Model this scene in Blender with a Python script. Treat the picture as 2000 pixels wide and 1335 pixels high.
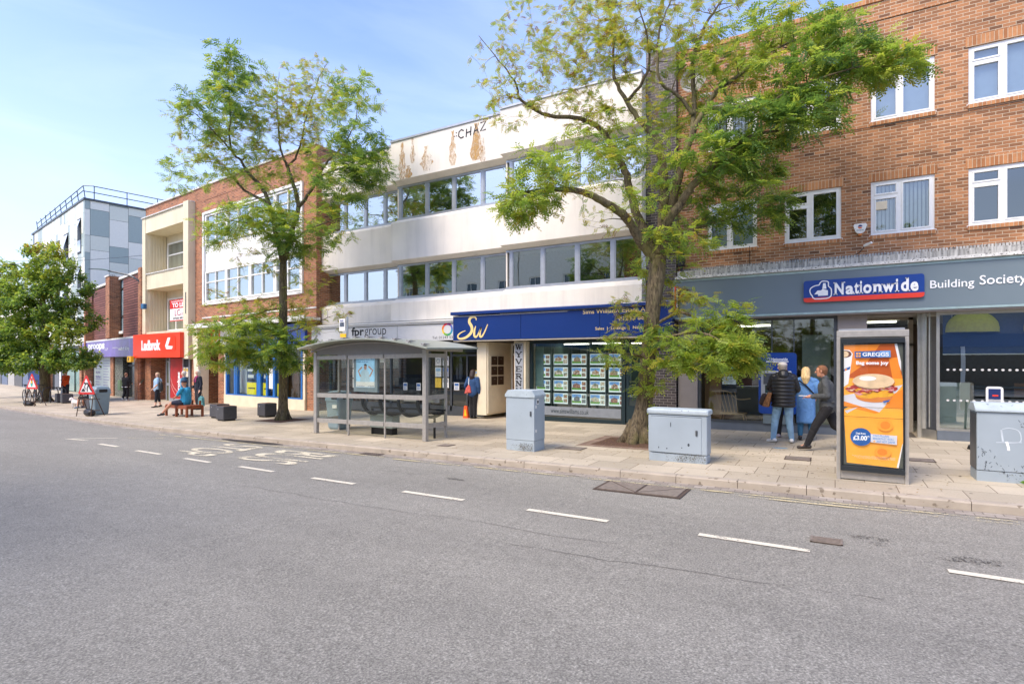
import bpy, math, random
import numpy as np
from mathutils import Vector, Matrix
for o in list(bpy.data.objects): bpy.data.objects.remove(o)
R=math.radians; PI=math.pi
sc=bpy.context.scene; COL=sc.collection
# ---------------- camera, sky, sun, exposure ----------------
CH=1.8; YAW=30.3; SL=.012
cam=bpy.data.cameras.new('camera'); camo=bpy.data.objects.new('camera',cam); COL.objects.link(camo)
camo.location=(0,0,CH); camo.rotation_euler=(R(90),0,R(YAW))
cam.sensor_width=36; cam.lens=36*1080/2000; cam.shift_y=(706-667.5)/2000; cam.clip_start=.05; cam.clip_end=3000
sc.camera=camo
SUN_EL,SUN_AZ=52,-160     # azimuth measured from +Y, clockwise
w=bpy.data.worlds.new('World'); sc.world=w; w.use_nodes=True
nt=w.node_tree; nt.nodes.clear()
def wn(t,**k):
    n=nt.nodes.new(t)
    for a,b in k.items(): setattr(n,a,b)
    return n
out=wn('ShaderNodeOutputWorld'); bg=wn('ShaderNodeBackground'); bg.inputs[1].default_value=.13
sky=wn('ShaderNodeTexSky',sky_type='NISHITA',sun_disc=False); sky.sun_elevation=R(SUN_EL); sky.sun_rotation=R(SUN_AZ)
sky.air_density=1.1; sky.dust_density=1.5; sky.ozone_density=2.2
tc=wn('ShaderNodeTexCoord'); mp=wn('ShaderNodeMapping'); mp.inputs['Scale'].default_value=(1,1,4.5)
no=wn('ShaderNodeTexNoise'); no.inputs['Scale'].default_value=1.7; no.inputs['Detail'].default_value=7; no.inputs['Roughness'].default_value=.55; no.inputs['Distortion'].default_value=.6
cr=wn('ShaderNodeValToRGB'); cr.color_ramp.elements[0].position=.44; cr.color_ramp.elements[1].position=.78
sp=wn('ShaderNodeSeparateXYZ'); mr=wn('ShaderNodeMapRange'); mr.inputs[1].default_value=.0; mr.inputs[2].default_value=.50; mr.inputs[3].default_value=.68; mr.inputs[4].default_value=.02
ad=wn('ShaderNodeMath',operation='MULTIPLY_ADD',use_clamp=True); ad.inputs[1].default_value=.32
mx=wn('ShaderNodeMixRGB'); mx.inputs[2].default_value=(5.0,5.8,6.6,1)
gm=wn('ShaderNodeMixRGB',blend_type='MULTIPLY'); gm.inputs[0].default_value=1; gm.inputs[2].default_value=(1.37,1.37,1.76,1)
L=nt.links.new
L(tc.outputs['Generated'],mp.inputs[0]); L(mp.outputs[0],no.inputs['Vector']); L(no.outputs[0],cr.inputs[0])
L(tc.outputs['Generated'],sp.inputs[0]); L(sp.outputs[2],mr.inputs[0])
L(cr.outputs[0],ad.inputs[0]); L(mr.outputs[0],ad.inputs[2]); L(ad.outputs[0],mx.inputs[0])
L(sky.outputs[0],gm.inputs[1]); L(gm.outputs[0],mx.inputs[1]); L(mx.outputs[0],bg.inputs[0]); L(bg.outputs[0],out.inputs[0])
sun=bpy.data.lights.new('sun','SUN'); sun.energy=2.25; sun.angle=R(28); sun.color=(1,.87,.65)
suno=bpy.data.objects.new('sun',sun); COL.objects.link(suno)
_a=R(SUN_AZ); _d=Vector((math.sin(_a)*math.cos(R(SUN_EL)),math.cos(_a)*math.cos(R(SUN_EL)),math.sin(R(SUN_EL))))
suno.rotation_euler=_d.to_track_quat('Z','Y').to_euler(); suno.location=(0,0,40)
sc.view_settings.view_transform='Standard'; sc.view_settings.look='None'; sc.view_settings.exposure=.75; sc.view_settings.gamma=1
sc.render.engine='CYCLES'
try: sc.cycles.max_bounces=8; sc.cycles.transparent_max_bounces=24; sc.cycles.glossy_bounces=3
except Exception: pass

# ---------------- helpers ----------------
def lin(c): return tuple((x/255/12.92 if x/255<=.04045 else ((x/255+.055)/1.055)**2.4) for x in c)
MATS={}
def newmat(name):
    m=bpy.data.materials.new(name); m.use_nodes=True; nt=m.node_tree; b=nt.nodes['Principled BSDF']; return m,nt,b
def N(nt,t,**k):
    n=nt.nodes.new(t)
    for a,b in k.items():
        if a.startswith('i_'):
            n.inputs[a[2:].replace('_',' ')].default_value=b
        else: setattr(n,a,b)
    return n
def mat(name,c,rough=.6,metal=0,var=.12,scale=6.,bump=0,spots=None,emit=0,streak=False,spec=None,fold=0):
    """paint/stone/metal: base colour with procedural variation; spots=(colour,threshold,scale) wear marks"""
    if name in MATS: return MATS[name]
    m,nt,b=newmat(name); c=lin(c); L=nt.links.new
    b.inputs['Roughness'].default_value=rough; b.inputs['Metallic'].default_value=metal
    if spec is not None: b.inputs['Specular IOR Level'].default_value=spec
    tc=N(nt,'ShaderNodeTexCoord'); mp=N(nt,'ShaderNodeMapping')
    if streak: mp.inputs['Scale'].default_value=(1,1,.12)
    L(tc.outputs['Object'],mp.inputs[0])
    n1=N(nt,'ShaderNodeTexNoise'); n1.inputs['Scale'].default_value=scale; n1.inputs['Detail'].default_value=6
    L(mp.outputs[0],n1.inputs['Vector'])
    rmp=N(nt,'ShaderNodeValToRGB'); e=rmp.color_ramp.elements
    e[0].position=.3; e[1].position=.7
    e[0].color=(*[x*(1-var) for x in c],1); e[1].color=(*[min(1,x*(1+var)) for x in c],1)
    L(n1.outputs[0],rmp.inputs[0]); last=rmp.outputs[0]
    if spots:
        n2=N(nt,'ShaderNodeTexNoise'); n2.inputs['Scale'].default_value=spots[2]; n2.inputs['Detail'].default_value=4
        L(tc.outputs['Object'],n2.inputs['Vector'])
        r2=N(nt,'ShaderNodeValToRGB'); r2.color_ramp.elements[0].position=spots[1]; r2.color_ramp.elements[1].position=spots[1]+.03
        L(n2.outputs[0],r2.inputs[0]); mm=N(nt,'ShaderNodeMixRGB'); L(r2.outputs[0],mm.inputs[0]); L(last,mm.inputs[1]); mm.inputs[2].default_value=(*lin(spots[0]),1); last=mm.outputs[0]
    L(last,b.inputs['Base Color'])
    if emit: L(last,b.inputs['Emission Color']); b.inputs['Emission Strength'].default_value=emit
    if fold:
        bp=N(nt,'ShaderNodeBump'); bp.inputs['Strength'].default_value=fold; bp.inputs['Distance'].default_value=.035; mpf=N(nt,'ShaderNodeMapping'); mpf.inputs['Scale'].default_value=(1,1,.6); L(tc.outputs['Object'],mpf.inputs[0])
        n3=N(nt,'ShaderNodeTexNoise'); n3.inputs['Scale'].default_value=9; n3.inputs['Detail'].default_value=3; n3.inputs['Distortion'].default_value=1.6; L(mpf.outputs[0],n3.inputs['Vector'])
        L(n3.outputs[0],bp.inputs['Height']); L(bp.outputs[0],b.inputs['Normal'])
    if bump:
        bp=N(nt,'ShaderNodeBump'); bp.inputs['Strength'].default_value=bump; bp.inputs['Distance'].default_value=.01
        n3=N(nt,'ShaderNodeTexNoise'); n3.inputs['Scale'].default_value=scale*8; n3.inputs['Detail'].default_value=5; L(tc.outputs['Object'],n3.inputs['Vector'])
        L(n3.outputs[0],bp.inputs['Height']); L(bp.outputs[0],b.inputs['Normal'])
    MATS[name]=m; return m
def brickmat(name,c1,c2,mortar,bw=.225,rh=.075,ms=.011,mode='wall',offset=.5,var=.25,bump=.5,rough=.85,dark=None,vs=1.2,squash=1.):
    if name in MATS: return MATS[name]
    m,nt,b=newmat(name); L=nt.links.new
    tc=N(nt,'ShaderNodeTexCoord'); sp=N(nt,'ShaderNodeSeparateXYZ'); L(tc.outputs['Object'],sp.inputs[0])
    cb=N(nt,'ShaderNodeCombineXYZ')
    if mode=='wall':
        ad=N(nt,'ShaderNodeMath',operation='ADD'); L(sp.outputs[0],ad.inputs[0]); L(sp.outputs[1],ad.inputs[1]); L(ad.outputs[0],cb.inputs[0]); L(sp.outputs[2],cb.inputs[1])
    else: L(sp.outputs[0],cb.inputs[0]); L(sp.outputs[1],cb.inputs[1])
    br=N(nt,'ShaderNodeTexBrick'); br.offset=offset; L(cb.outputs[0],br.inputs['Vector'])
    br.inputs['Scale'].default_value=1; br.inputs['Brick Width'].default_value=bw; br.inputs['Row Height'].default_value=rh; br.inputs['Mortar Size'].default_value=ms*.5; br.inputs['Mortar Smooth'].default_value=.15
    br.inputs['Color1'].default_value=(0,0,0,1); br.inputs['Color2'].default_value=(1,1,1,1); br.inputs['Mortar'].default_value=(.5,.5,.5,1)
    rp=N(nt,'ShaderNodeValToRGB'); e=rp.color_ramp.elements; e[0].color=(*lin(c1),1); e[1].color=(*lin(c2),1)
    if dark: x=e.new(.06); x.color=(*lin(c1),1); e[0].color=(*lin(dark),1)
    L(br.outputs['Color'],rp.inputs[0])
    n1=N(nt,'ShaderNodeTexNoise'); n1.inputs['Scale'].default_value=vs; n1.inputs['Detail'].default_value=8; n1.inputs['Roughness'].default_value=.65; L(tc.outputs['Object'],n1.inputs['Vector'])
    mrr=N(nt,'ShaderNodeMapRange'); mrr.inputs[1].default_value=.3; mrr.inputs[2].default_value=.7; mrr.inputs[3].default_value=1-var; mrr.inputs[4].default_value=1+var*.6; L(n1.outputs[0],mrr.inputs[0])
    n4=N(nt,'ShaderNodeTexNoise'); n4.inputs['Scale'].default_value=45; n4.inputs['Detail'].default_value=3; L(tc.outputs['Object'],n4.inputs['Vector'])
    mr4=N(nt,'ShaderNodeMapRange'); mr4.inputs[3].default_value=.8; mr4.inputs[4].default_value=1.2; L(n4.outputs[0],mr4.inputs[0])
    mu0=N(nt,'ShaderNodeMath',operation='MULTIPLY'); L(mrr.outputs[0],mu0.inputs[0]); L(mr4.outputs[0],mu0.inputs[1])
    mo=N(nt,'ShaderNodeMixRGB'); mo.inputs[2].default_value=(*lin(mortar),1); L(br.outputs['Fac'],mo.inputs[0]); L(rp.outputs[0],mo.inputs[1])
    mu=N(nt,'ShaderNodeVectorMath',operation='SCALE'); L(mo.outputs[0],mu.inputs[0]); L(mu0.outputs[0],mu.inputs['Scale'])
    L(mu.outputs[0],b.inputs['Base Color']); b.inputs['Roughness'].default_value=rough
    bp=N(nt,'ShaderNodeBump'); bp.invert=True; bp.inputs['Strength'].default_value=bump; bp.inputs['Distance'].default_value=.01; L(br.outputs['Fac'],bp.inputs['Height']); L(bp.outputs[0],b.inputs['Normal'])
    MATS[name]=m; return m
def glassmat(name,tint=(.8,.88,.86),refl=.08,rough=0.,fres=.5,wavy=0):
    if name in MATS: return MATS[name]
    m,nt,b=newmat(name); nt.nodes.remove(b); L=nt.links.new; o=[n for n in nt.nodes if n.type=='OUTPUT_MATERIAL'][0]
    t=N(nt,'ShaderNodeBsdfTransparent'); t.inputs[0].default_value=(*tint,1)
    g=N(nt,'ShaderNodeBsdfGlossy'); g.inputs['Roughness'].default_value=rough; g.inputs[0].default_value=(.95,1,.99,1)
    lw=N(nt,'ShaderNodeLayerWeight'); lw.inputs[0].default_value=.25
    mr=N(nt,'ShaderNodeMapRange'); mr.inputs[3].default_value=refl; mr.inputs[4].default_value=min(1,refl+fres); L(lw.outputs['Fresnel'],mr.inputs[0])
    mx=N(nt,'ShaderNodeMixShader'); L(mr.outputs[0],mx.inputs[0]); L(t.outputs[0],mx.inputs[1]); L(g.outputs[0],mx.inputs[2]); L(mx.outputs[0],o.inputs[0])
    if wavy:
        n=N(nt,'ShaderNodeTexNoise'); n.inputs['Scale'].default_value=.9; tc=N(nt,'ShaderNodeTexCoord'); L(tc.outputs['Object'],n.inputs['Vector'])
        bp=N(nt,'ShaderNodeBump'); bp.inputs['Strength'].default_value=wavy; bp.inputs['Distance'].default_value=.02; L(n.outputs[0],bp.inputs['Height']); L(bp.outputs[0],g.inputs['Normal'])
    MATS[name]=m; return m
class Fr:
    def __init__(s,ox,oy,deg): s.o=(ox,oy); s.deg=deg; a=R(deg); s.c,s.s=math.cos(a),math.sin(a)
    def w(s,x,y): return (s.o[0]+x*s.c-y*s.s, s.o[1]+x*s.s+y*s.c)
FA=Fr(0,0,0)
ORG={}
def settag(o,label=None,cat=None,group=None,kind=None):
    if label: o['label']=label
    if cat: o['category']=cat
    if group: o['group']=group
    if kind: o['kind']=kind
def thing(name,label,cat,fr=FA,at=(0,0,0),group=None):
    o=bpy.data.objects.new(name,None); COL.objects.link(o); x,y=fr.w(at[0],at[1])
    o.location=(x,y,at[2]); o.rotation_euler=(0,0,R(fr.deg)); o.empty_display_size=.2
    ORG[o]=at; settag(o,label,cat,group); return o
def gz(x,y,fr=FA): return fr.w(x,y)[0]*SL
class MB:
    def __init__(s): s.v=[]; s.f=[]; s.m=[]; s.mi=0
    def add(s,vs,fs):
        k=len(s.v); s.v+= [tuple(p) for p in vs]; s.f+=[tuple(i+k for i in f) for f in fs]; s.m+=[s.mi]*len(fs); return s
    def box(s,x0,x1,y0,y1,z0,z1,mi=None):
        if mi is not None: s.mi=mi
        if x0>x1:x0,x1=x1,x0
        if y0>y1:y0,y1=y1,y0
        if z0>z1:z0,z1=z1,z0
        v=[(x,y,z) for z in (z0,z1) for y in (y0,y1) for x in (x0,x1)]
        return s.add(v,[(0,2,3,1),(4,5,7,6),(0,1,5,4),(2,6,7,3),(0,4,6,2),(1,3,7,5)])
    def quad(s,a,b,c,d): return s.add([a,b,c,d],[(0,1,2,3)])
    def rect(s,x0,x1,z0,z1,y): return s.quad((x0,y,z0),(x1,y,z0),(x1,y,z1),(x0,y,z1))
    def prism(s,pts,y0,y1):
        """polygon of (x,z) extruded along y"""
        n=len(pts); v=[(x,y0,z) for x,z in pts]+[(x,y1,z) for x,z in pts]
        return s.add(v,[tuple(range(n)),tuple(range(2*n-1,n-1,-1))]+[(i+n,(i+1)%n+n,(i+1)%n,i) for i in range(n)])
    def prismx(s,pts,x0,x1):
        n=len(pts); v=[(x0,y,z) for y,z in pts]+[(x1,y,z) for y,z in pts]
        return s.add(v,[tuple(range(n)),tuple(range(2*n-1,n-1,-1))]+[(i+n,(i+1)%n+n,(i+1)%n,i) for i in range(n)])
    def prismz(s,pts,z0,z1):
        n=len(pts); v=[(x,y,z0) for x,y in pts]+[(x,y,z1) for x,y in pts]
        return s.add(v,[tuple(range(n-1,-1,-1)),tuple(range(n,2*n))]+[(i,(i+1)%n,(i+1)%n+n,i+n) for i in range(n)])
    def poly(s,pts,y): return s.add([(x,y,z) for x,z in pts],[tuple(range(len(pts)))])
    def tube(s,P,rad,n=8,caps=True):
        P=[Vector(p) for p in P]; 
        if not hasattr(rad,'__len__'): rad=[rad]*len(P)
        k=len(s.v); up=None
        for i,p in enumerate(P):
            t=(P[min(i+1,len(P)-1)]-P[max(i-1,0)]).normalized()
            if up is None: up=Vector((0,0,1)) if abs(t.z)<.9 else Vector((1,0,0))
            a=t.cross(up)
            if a.length<1e-4: a=t.cross(Vector((1,0,.3)))
            a.normalize(); b=t.cross(a).normalized(); up=-b if b.dot(up)<0 else b
            b=t.cross(a)
            for j in range(n):
                q=2*PI*j/n; s.v.append(tuple(p+(a*math.cos(q)+b*math.sin(q))*rad[i]))
        for i in range(len(P)-1):
            for j in range(n):
                s.f.append((k+i*n+j,k+i*n+(j+1)%n,k+(i+1)*n+(j+1)%n,k+(i+1)*n+j)); s.m.append(s.mi)
        if caps:
            s.f.append(tuple(k+j for j in range(n-1,-1,-1))); s.m.append(s.mi)
            s.f.append(tuple(k+(len(P)-1)*n+j for j in range(n))); s.m.append(s.mi)
        return s
    def loft(s,rings,n=16,caps=True):
        """rings of (cx,cy,cz,rx,ry[,tilt])"""
        k=len(s.v)
        for r in rings:
            for j in range(n):
                q=2*PI*j/n; s.v.append((r[0]+r[3]*math.cos(q),r[1]+r[4]*math.sin(q),r[2]+(r[5]*math.sin(q) if len(r)>5 else 0)))
        m=len(rings)
        for i in range(m-1):
            for j in range(n): s.f.append((k+i*n+j,k+i*n+(j+1)%n,k+(i+1)*n+(j+1)%n,k+(i+1)*n+j)); s.m.append(s.mi)
        if caps:
            s.f.append(tuple(k+j for j in range(n-1,-1,-1))); s.m.append(s.mi); s.f.append(tuple(k+(m-1)*n+j for j in range(n))); s.m.append(s.mi)
        return s
    def cap(s,p0,p1,r0,r1,ex=1.,ey=1.,n=10):
        """tapered capsule; ex/ey flatten cross-section in world x / y"""
        p0=Vector(p0);p1=Vector(p1); t=(p1-p0); Ln=t.length
        if Ln<1e-5: t=Vector((0,0,1)); 
        else: t=t/Ln
        a=t.cross(Vector((0,1,0)) if abs(t.y)<.9 else Vector((1,0,0))).normalized(); b=t.cross(a)
        k=len(s.v); rings=[]
        for q in (-1,-.8,-.45): rings.append((p0+t*r0*q,r0*math.sqrt(max(0,1-q*q))))
        rings+= [(p0,r0),(p1,r1)]
        for q in (.45,.8,1): rings.append((p1+t*r1*q,r1*math.sqrt(max(0,1-q*q))))
        c0=p0
        for c,r in rings:
            r=max(r,.0004)
            for j in range(n):
                g=2*PI*j/n; d=(a*math.cos(g)+b*math.sin(g))*r; d.x*=ex; d.y*=ey; s.v.append(tuple(c+d))
        m=len(rings)
        for i in range(m-1):
            for j in range(n): s.f.append((k+i*n+j,k+i*n+(j+1)%n,k+(i+1)*n+(j+1)%n,k+(i+1)*n+j)); s.m.append(s.mi)
        s.f.append(tuple(k+j for j in range(n-1,-1,-1))); s.m.append(s.mi); s.f.append(tuple(k+(m-1)*n+j for j in range(n))); s.m.append(s.mi)
        return s
    def build(s,name,mats,parent=None,smooth=False,bevel=0,kind=None,remesh=0,label=None):
        if not isinstance(mats,(list,tuple)): mats=[mats]
        me=bpy.data.meshes.new(name); o0=ORG.get(parent,(0,0,0)) if parent else (0,0,0)
        me.from_pydata([(a-o0[0],b-o0[1],c-o0[2]) for a,b,c in s.v],[],s.f)
        for m in mats: me.materials.append(m)
        me.polygons.foreach_set('material_index',s.m)
        if smooth: me.polygons.foreach_set('use_smooth',[True]*len(s.f))
        me.update(); o=bpy.data.objects.new(name,me); COL.objects.link(o)
        if parent: o.parent=parent; ORG[o]=o0
        if bevel:
            b=o.modifiers.new('bevel','BEVEL'); b.width=bevel; b.segments=2; b.limit_method='ANGLE'
        if remesh:
            b=o.modifiers.new('remesh','REMESH'); b.mode='VOXEL'; b.voxel_size=remesh; b.use_smooth_shade=True
            c=o.modifiers.new('sm','SMOOTH'); c.factor=.5; c.iterations=3
        if kind: o['kind']=kind
        if label: o['label']=label
        return o
def obj(name,mats,parent,fn=None,**k):
    b=MB(); fn(b); return b.build(name,mats,parent,**k)
def boxes(name,mats,parent,L,**k):
    b=MB()
    for q in L: b.box(*q)
    return b.build(name,mats,parent,**k)
def copy_tree(o,parent=None):
    c=o.copy(); COL.objects.link(c); c.parent=parent; ORG[c]=ORG.get(o,(0,0,0))
    for ch in list(o.children): copy_tree(ch,c)
    return c
FC={}
def glyphs(txt,bold=0,shear=0,spacing=1.):
    key=(txt,bold,shear,spacing)
    if key not in FC:
        cu=bpy.data.curves.new('t','FONT'); cu.body=txt; cu.size=1; cu.offset=bold; cu.shear=shear; cu.space_character=spacing; cu.fill_mode='FRONT'; cu.resolution_u=3
        ob=bpy.data.objects.new('t',cu); COL.objects.link(ob); dg=bpy.context.evaluated_depsgraph_get(); dg.update()
        me=bpy.data.meshes.new_from_object(ob.evaluated_get(dg)); 
        V=[tuple(v.co) for v in me.vertices]; F=[tuple(p.vertices) for p in me.polygons]
        bpy.data.objects.remove(ob); bpy.data.curves.remove(cu); bpy.data.meshes.remove(me); FC[key]=(V,F)
    return FC[key]
def put_text(b,txt,x0,x1,z0,z1,y,thick=0,bold=0,shear=0,spacing=1.,mi=None,mp=None):
    """add lettering on an xz facade filling the given box"""
    if mi is not None: b.mi=mi
    V,F=glyphs(txt,bold,shear,spacing)
    if not V: return
    ax=min(v[0] for v in V);bx=max(v[0] for v in V);az=min(v[1] for v in V);bz=max(v[1] for v in V)
    T=lambda v:(x0+(v[0]-ax)/(bx-ax)*(x1-x0), z0+(v[1]-az)/(bz-az)*(z1-z0))
    P=[T(v) for v in V]
    if mp: P3=[mp(p[0],p[1]) for p in P]; b.add(P3,F); return
    b.add([(p[0],y-thick,p[1]) for p in P],F)
    if thick:
        ed={}
        for f in F:
            for i in range(len(f)):
                e=(f[i],f[(i+1)%len(f)]); ed[e]=ed.get(e,0)+1
        k=len(b.v); b.v+=[(p[0],y-thick,p[1]) for p in P]+[(p[0],y,p[1]) for p in P]; n=len(P)
        for (i,j) in ed:
            if (j,i) not in ed: b.f.append((k+i,k+j,k+n+j,k+n+i)); b.m.append(b.mi)
def text(parent,txt,x0,x1,z0,z1,y,m,thick=0,name='lettering',**k):
    b=MB(); put_text(b,txt,x0,x1,z0,z1,y,thick,**k); return b.build(name,m,parent)
def rrect(x0,x1,z0,z1,r,n=5):
    P=[]
    for cx,cz,a in ((x1-r,z0+r,-90),(x1-r,z1-r,0),(x0+r,z1-r,90),(x0+r,z0+r,180)):
        for i in range(n+1): q=R(a+90*i/n); P.append((cx+r*math.cos(q),cz+r*math.sin(q)))
    return P
def circ(cx,cz,rx,rz,n=24,a0=0,a1=360): return [(cx+rx*math.cos(R(a0+(a1-a0)*i/n)),cz+rz*math.sin(R(a0+(a1-a0)*i/n))) for i in range(n)]
def stroke(b,pts,wd,y,closed=False):
    """flat ribbon along (x,z[,w]) points"""
    P=[(p[0],p[1]) for p in pts]; W=[(p[2] if len(p)>2 else wd) for p in pts]; n=len(P); k=len(b.v)
    for i in range(n):
        if closed: a=P[i-1];c=P[(i+1)%n]
        else: a=P[max(0,i-1)]; c=P[min(n-1,i+1)]
        dx,dz=c[0]-a[0],c[1]-a[1]; l=math.hypot(dx,dz) or 1; nx,nz=-dz/l*W[i]/2,dx/l*W[i]/2
        b.v+=[(P[i][0]+nx,y,P[i][1]+nz),(P[i][0]-nx,y,P[i][1]-nz)]
    for i in range(n if closed else n-1):
        j=(i+1)%n; b.f.append((k+2*i,k+2*j,k+2*j+1,k+2*i+1)); b.m.append(b.mi)
def smooth_pts(P,n=6):
    """Catmull-Rom through points of any dimension"""
    out=[]; 
    for i in range(len(P)-1):
        a=P[max(0,i-1)];b=P[i];c=P[i+1];d=P[min(len(P)-1,i+2)]
        for j in range(n):
            t=j/n; out.append(tuple(.5*((2*b[k])+(-a[k]+c[k])*t+(2*a[k]-5*b[k]+4*c[k]-d[k])*t*t+(-a[k]+3*b[k]-3*c[k]+d[k])*t**3) for k in range(len(b))))
    out.append(tuple(P[-1])); return out
# ---------------- ground ----------------
def asphalt():
    m,nt,b=newmat('asphalt'); L=nt.links.new; tc=N(nt,'ShaderNodeTexCoord')
    v=N(nt,'ShaderNodeTexVoronoi'); v.inputs['Scale'].default_value=85; L(tc.outputs['Object'],v.inputs['Vector'])
    n=N(nt,'ShaderNodeTexNoise'); n.inputs['Scale'].default_value=60; n.inputs['Detail'].default_value=8; n.inputs['Roughness'].default_value=.7; L(tc.outputs['Object'],n.inputs['Vector'])
    n2=N(nt,'ShaderNodeTexNoise'); n2.inputs['Scale'].default_value=.35; n2.inputs['Detail'].default_value=7; n2.inputs['Roughness'].default_value=.6
    mp=N(nt,'ShaderNodeMapping'); mp.inputs['Scale'].default_value=(.35,1.3,1); L(tc.outputs['Object'],mp.inputs[0]); L(mp.outputs[0],n2.inputs['Vector'])
    r=N(nt,'ShaderNodeValToRGB'); e=r.color_ramp.elements; e[0].position=.28; e[0].color=(.095,.089,.074,1); e[1].position=.68; e[1].color=(.42,.397,.335,1)
    x=e.new(.5); x.color=(.245,.23,.19,1); L(n.outputs[0],r.inputs[0])
    rv=N(nt,'ShaderNodeMapRange'); rv.inputs[1].default_value=0; rv.inputs[2].default_value=1; rv.inputs[3].default_value=.72; rv.inputs[4].default_value=1.3; L(v.outputs['Color'],rv.inputs[0])
    r2=N(nt,'ShaderNodeMapRange'); r2.inputs[1].default_value=.3; r2.inputs[2].default_value=.7; r2.inputs[3].default_value=.80; r2.inputs[4].default_value=1.15; L(n2.outputs[0],r2.inputs[0])
    n5=N(nt,'ShaderNodeTexNoise'); n5.inputs['Scale'].default_value=7; n5.inputs['Detail'].default_value=4; L(tc.outputs['Object'],n5.inputs['Vector'])
    r5=N(nt,'ShaderNodeMapRange'); r5.inputs[1].default_value=.3; r5.inputs[2].default_value=.7; r5.inputs[3].default_value=.93; r5.inputs[4].default_value=1.07; L(n5.outputs[0],r5.inputs[0])
    a=N(nt,'ShaderNodeMath',operation='MULTIPLY'); L(rv.outputs[0],a.inputs[0]); L(r2.outputs[0],a.inputs[1])
    a2=N(nt,'ShaderNodeMath',operation='MULTIPLY'); L(a.outputs[0],a2.inputs[0]); L(r5.outputs[0],a2.inputs[1])
    s=N(nt,'ShaderNodeVectorMath',operation='SCALE'); L(r.outputs[0],s.inputs[0]); L(a2.outputs[0],s.inputs['Scale'])
    # oil stain and dark crack patches
    n3=N(nt,'ShaderNodeTexNoise'); n3.inputs['Scale'].default_value=.9; n3.inputs['Detail'].default_value=9; n3.inputs['Roughness'].default_value=.7; mp3=N(nt,'ShaderNodeMapping'); mp3.inputs['Scale'].default_value=(.6,2.2,1); L(tc.outputs['Object'],mp3.inputs[0]); L(mp3.outputs[0],n3.inputs['Vector'])
    r3=N(nt,'ShaderNodeValToRGB'); r3.color_ramp.elements[0].position=.66; r3.color_ramp.elements[1].position=.75; L(n3.outputs[0],r3.inputs[0])
    mm=N(nt,'ShaderNodeMixRGB'); mf=N(nt,'ShaderNodeMath',operation='MULTIPLY'); mf.inputs[1].default_value=.55; L(r3.outputs[0],mf.inputs[0]); L(mf.outputs[0],mm.inputs[0]); L(s.outputs[0],mm.inputs[1]); mm.inputs[2].default_value=(.07,.068,.065,1)
    L(mm.outputs[0],b.inputs['Base Color']); b.inputs['Roughness'].default_value=.85
    bp=N(nt,'ShaderNodeBump'); bp.inputs['Strength'].default_value=.6; bp.inputs['Distance'].default_value=.006; L(n.outputs[0],bp.inputs['Height']); L(bp.outputs[0],b.inputs['Normal'])
    return m
def paving(name,c,c2,joint,bw,rh,offset=.5,ms=.012,var=.14):
    m=brickmat(name,c,c2,joint,bw=bw,rh=rh,ms=ms,mode='flat',offset=offset,var=var,bump=.3,rough=.8,vs=.55)
    return m
M_ASPH=asphalt()
M_PAVE=paving('pavement_slab',(170,158,136),(194,181,157),(112,98,78),.76,.61)
M_KERB=mat('kerb_granite',(172,160,142),.8,var=.12,scale=3,bump=.4,spots=((128,116,98),.62,9))
M_SETT=brickmat('gutter_sett',(140,130,118),(172,162,148),(110,102,92),bw=.2,rh=.11,ms=.012,mode='flat',var=.2)
def wornpaint(name,c,thr,stretch=1.,soft=.05):
    m,nt,b=newmat(name); L=nt.links.new; o=[n for n in nt.nodes if n.type=='OUTPUT_MATERIAL'][0]; tc=N(nt,'ShaderNodeTexCoord')
    n=N(nt,'ShaderNodeTexNoise'); n.inputs['Scale'].default_value=38; n.inputs['Detail'].default_value=7; n.inputs['Roughness'].default_value=.75; mpw=N(nt,'ShaderNodeMapping'); mpw.inputs['Scale'].default_value=(1,1,stretch); L(tc.outputs['Object'],mpw.inputs[0]); L(mpw.outputs[0],n.inputs['Vector'])
    n2=N(nt,'ShaderNodeTexNoise'); n2.inputs['Scale'].default_value=2.2; n2.inputs['Detail'].default_value=3; L(mpw.outputs[0],n2.inputs['Vector'])
    ad=N(nt,'ShaderNodeMath',operation='MULTIPLY_ADD'); ad.inputs[1].default_value=.6; L(n2.outputs[0],ad.inputs[0]); L(n.outputs[0],ad.inputs[2])
    r=N(nt,'ShaderNodeValToRGB'); r.color_ramp.elements[0].position=thr; r.color_ramp.elements[1].position=thr+soft; L(ad.outputs[0],r.inputs[0])
    t=N(nt,'ShaderNodeBsdfTransparent'); mx=N(nt,'ShaderNodeMixShader'); L(r.outputs[0],mx.inputs[0]); L(t.outputs[0],mx.inputs[1]); L(b.outputs[0],mx.inputs[2]); L(mx.outputs[0],o.inputs[0])
    b.inputs['Base Color'].default_value=(*lin(c),1); b.inputs['Roughness'].default_value=.7; return m
M_LINE=wornpaint('white_road_paint',(222,213,190),.66); M_LINE2=wornpaint('faded_road_paint',(206,192,150),.78); M_TXT=wornpaint('worn_letter_paint',(224,213,184),.73)
def strip(b,X0,X1,Y0,Y1,dz,nx=1):
    for i in range(nx):
        a=X0+(X1-X0)*i/nx; c=X0+(X1-X0)*(i+1)/nx
        b.quad((a,Y0,dz+SL*a),(c,Y0,dz+SL*c),(c,Y1,dz+SL*c),(a,Y1,dz+SL*a))
b=MB(); strip(b,-900,500,-600,900,-.12); b.build('road',M_ASPH,kind='structure')
KL=[(60,9.05),(8,9.05),(-5,9.0),(-14,9.12),(-17.75,9.24),(-22.3,9.56),(-28.2,10.2),(-36.5,11.2),(-50,13.4),(-70,17.2),(-110,26.5),(-200,49)]
def kline(off): return [(x,y+off) for x,y in KL]
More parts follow.
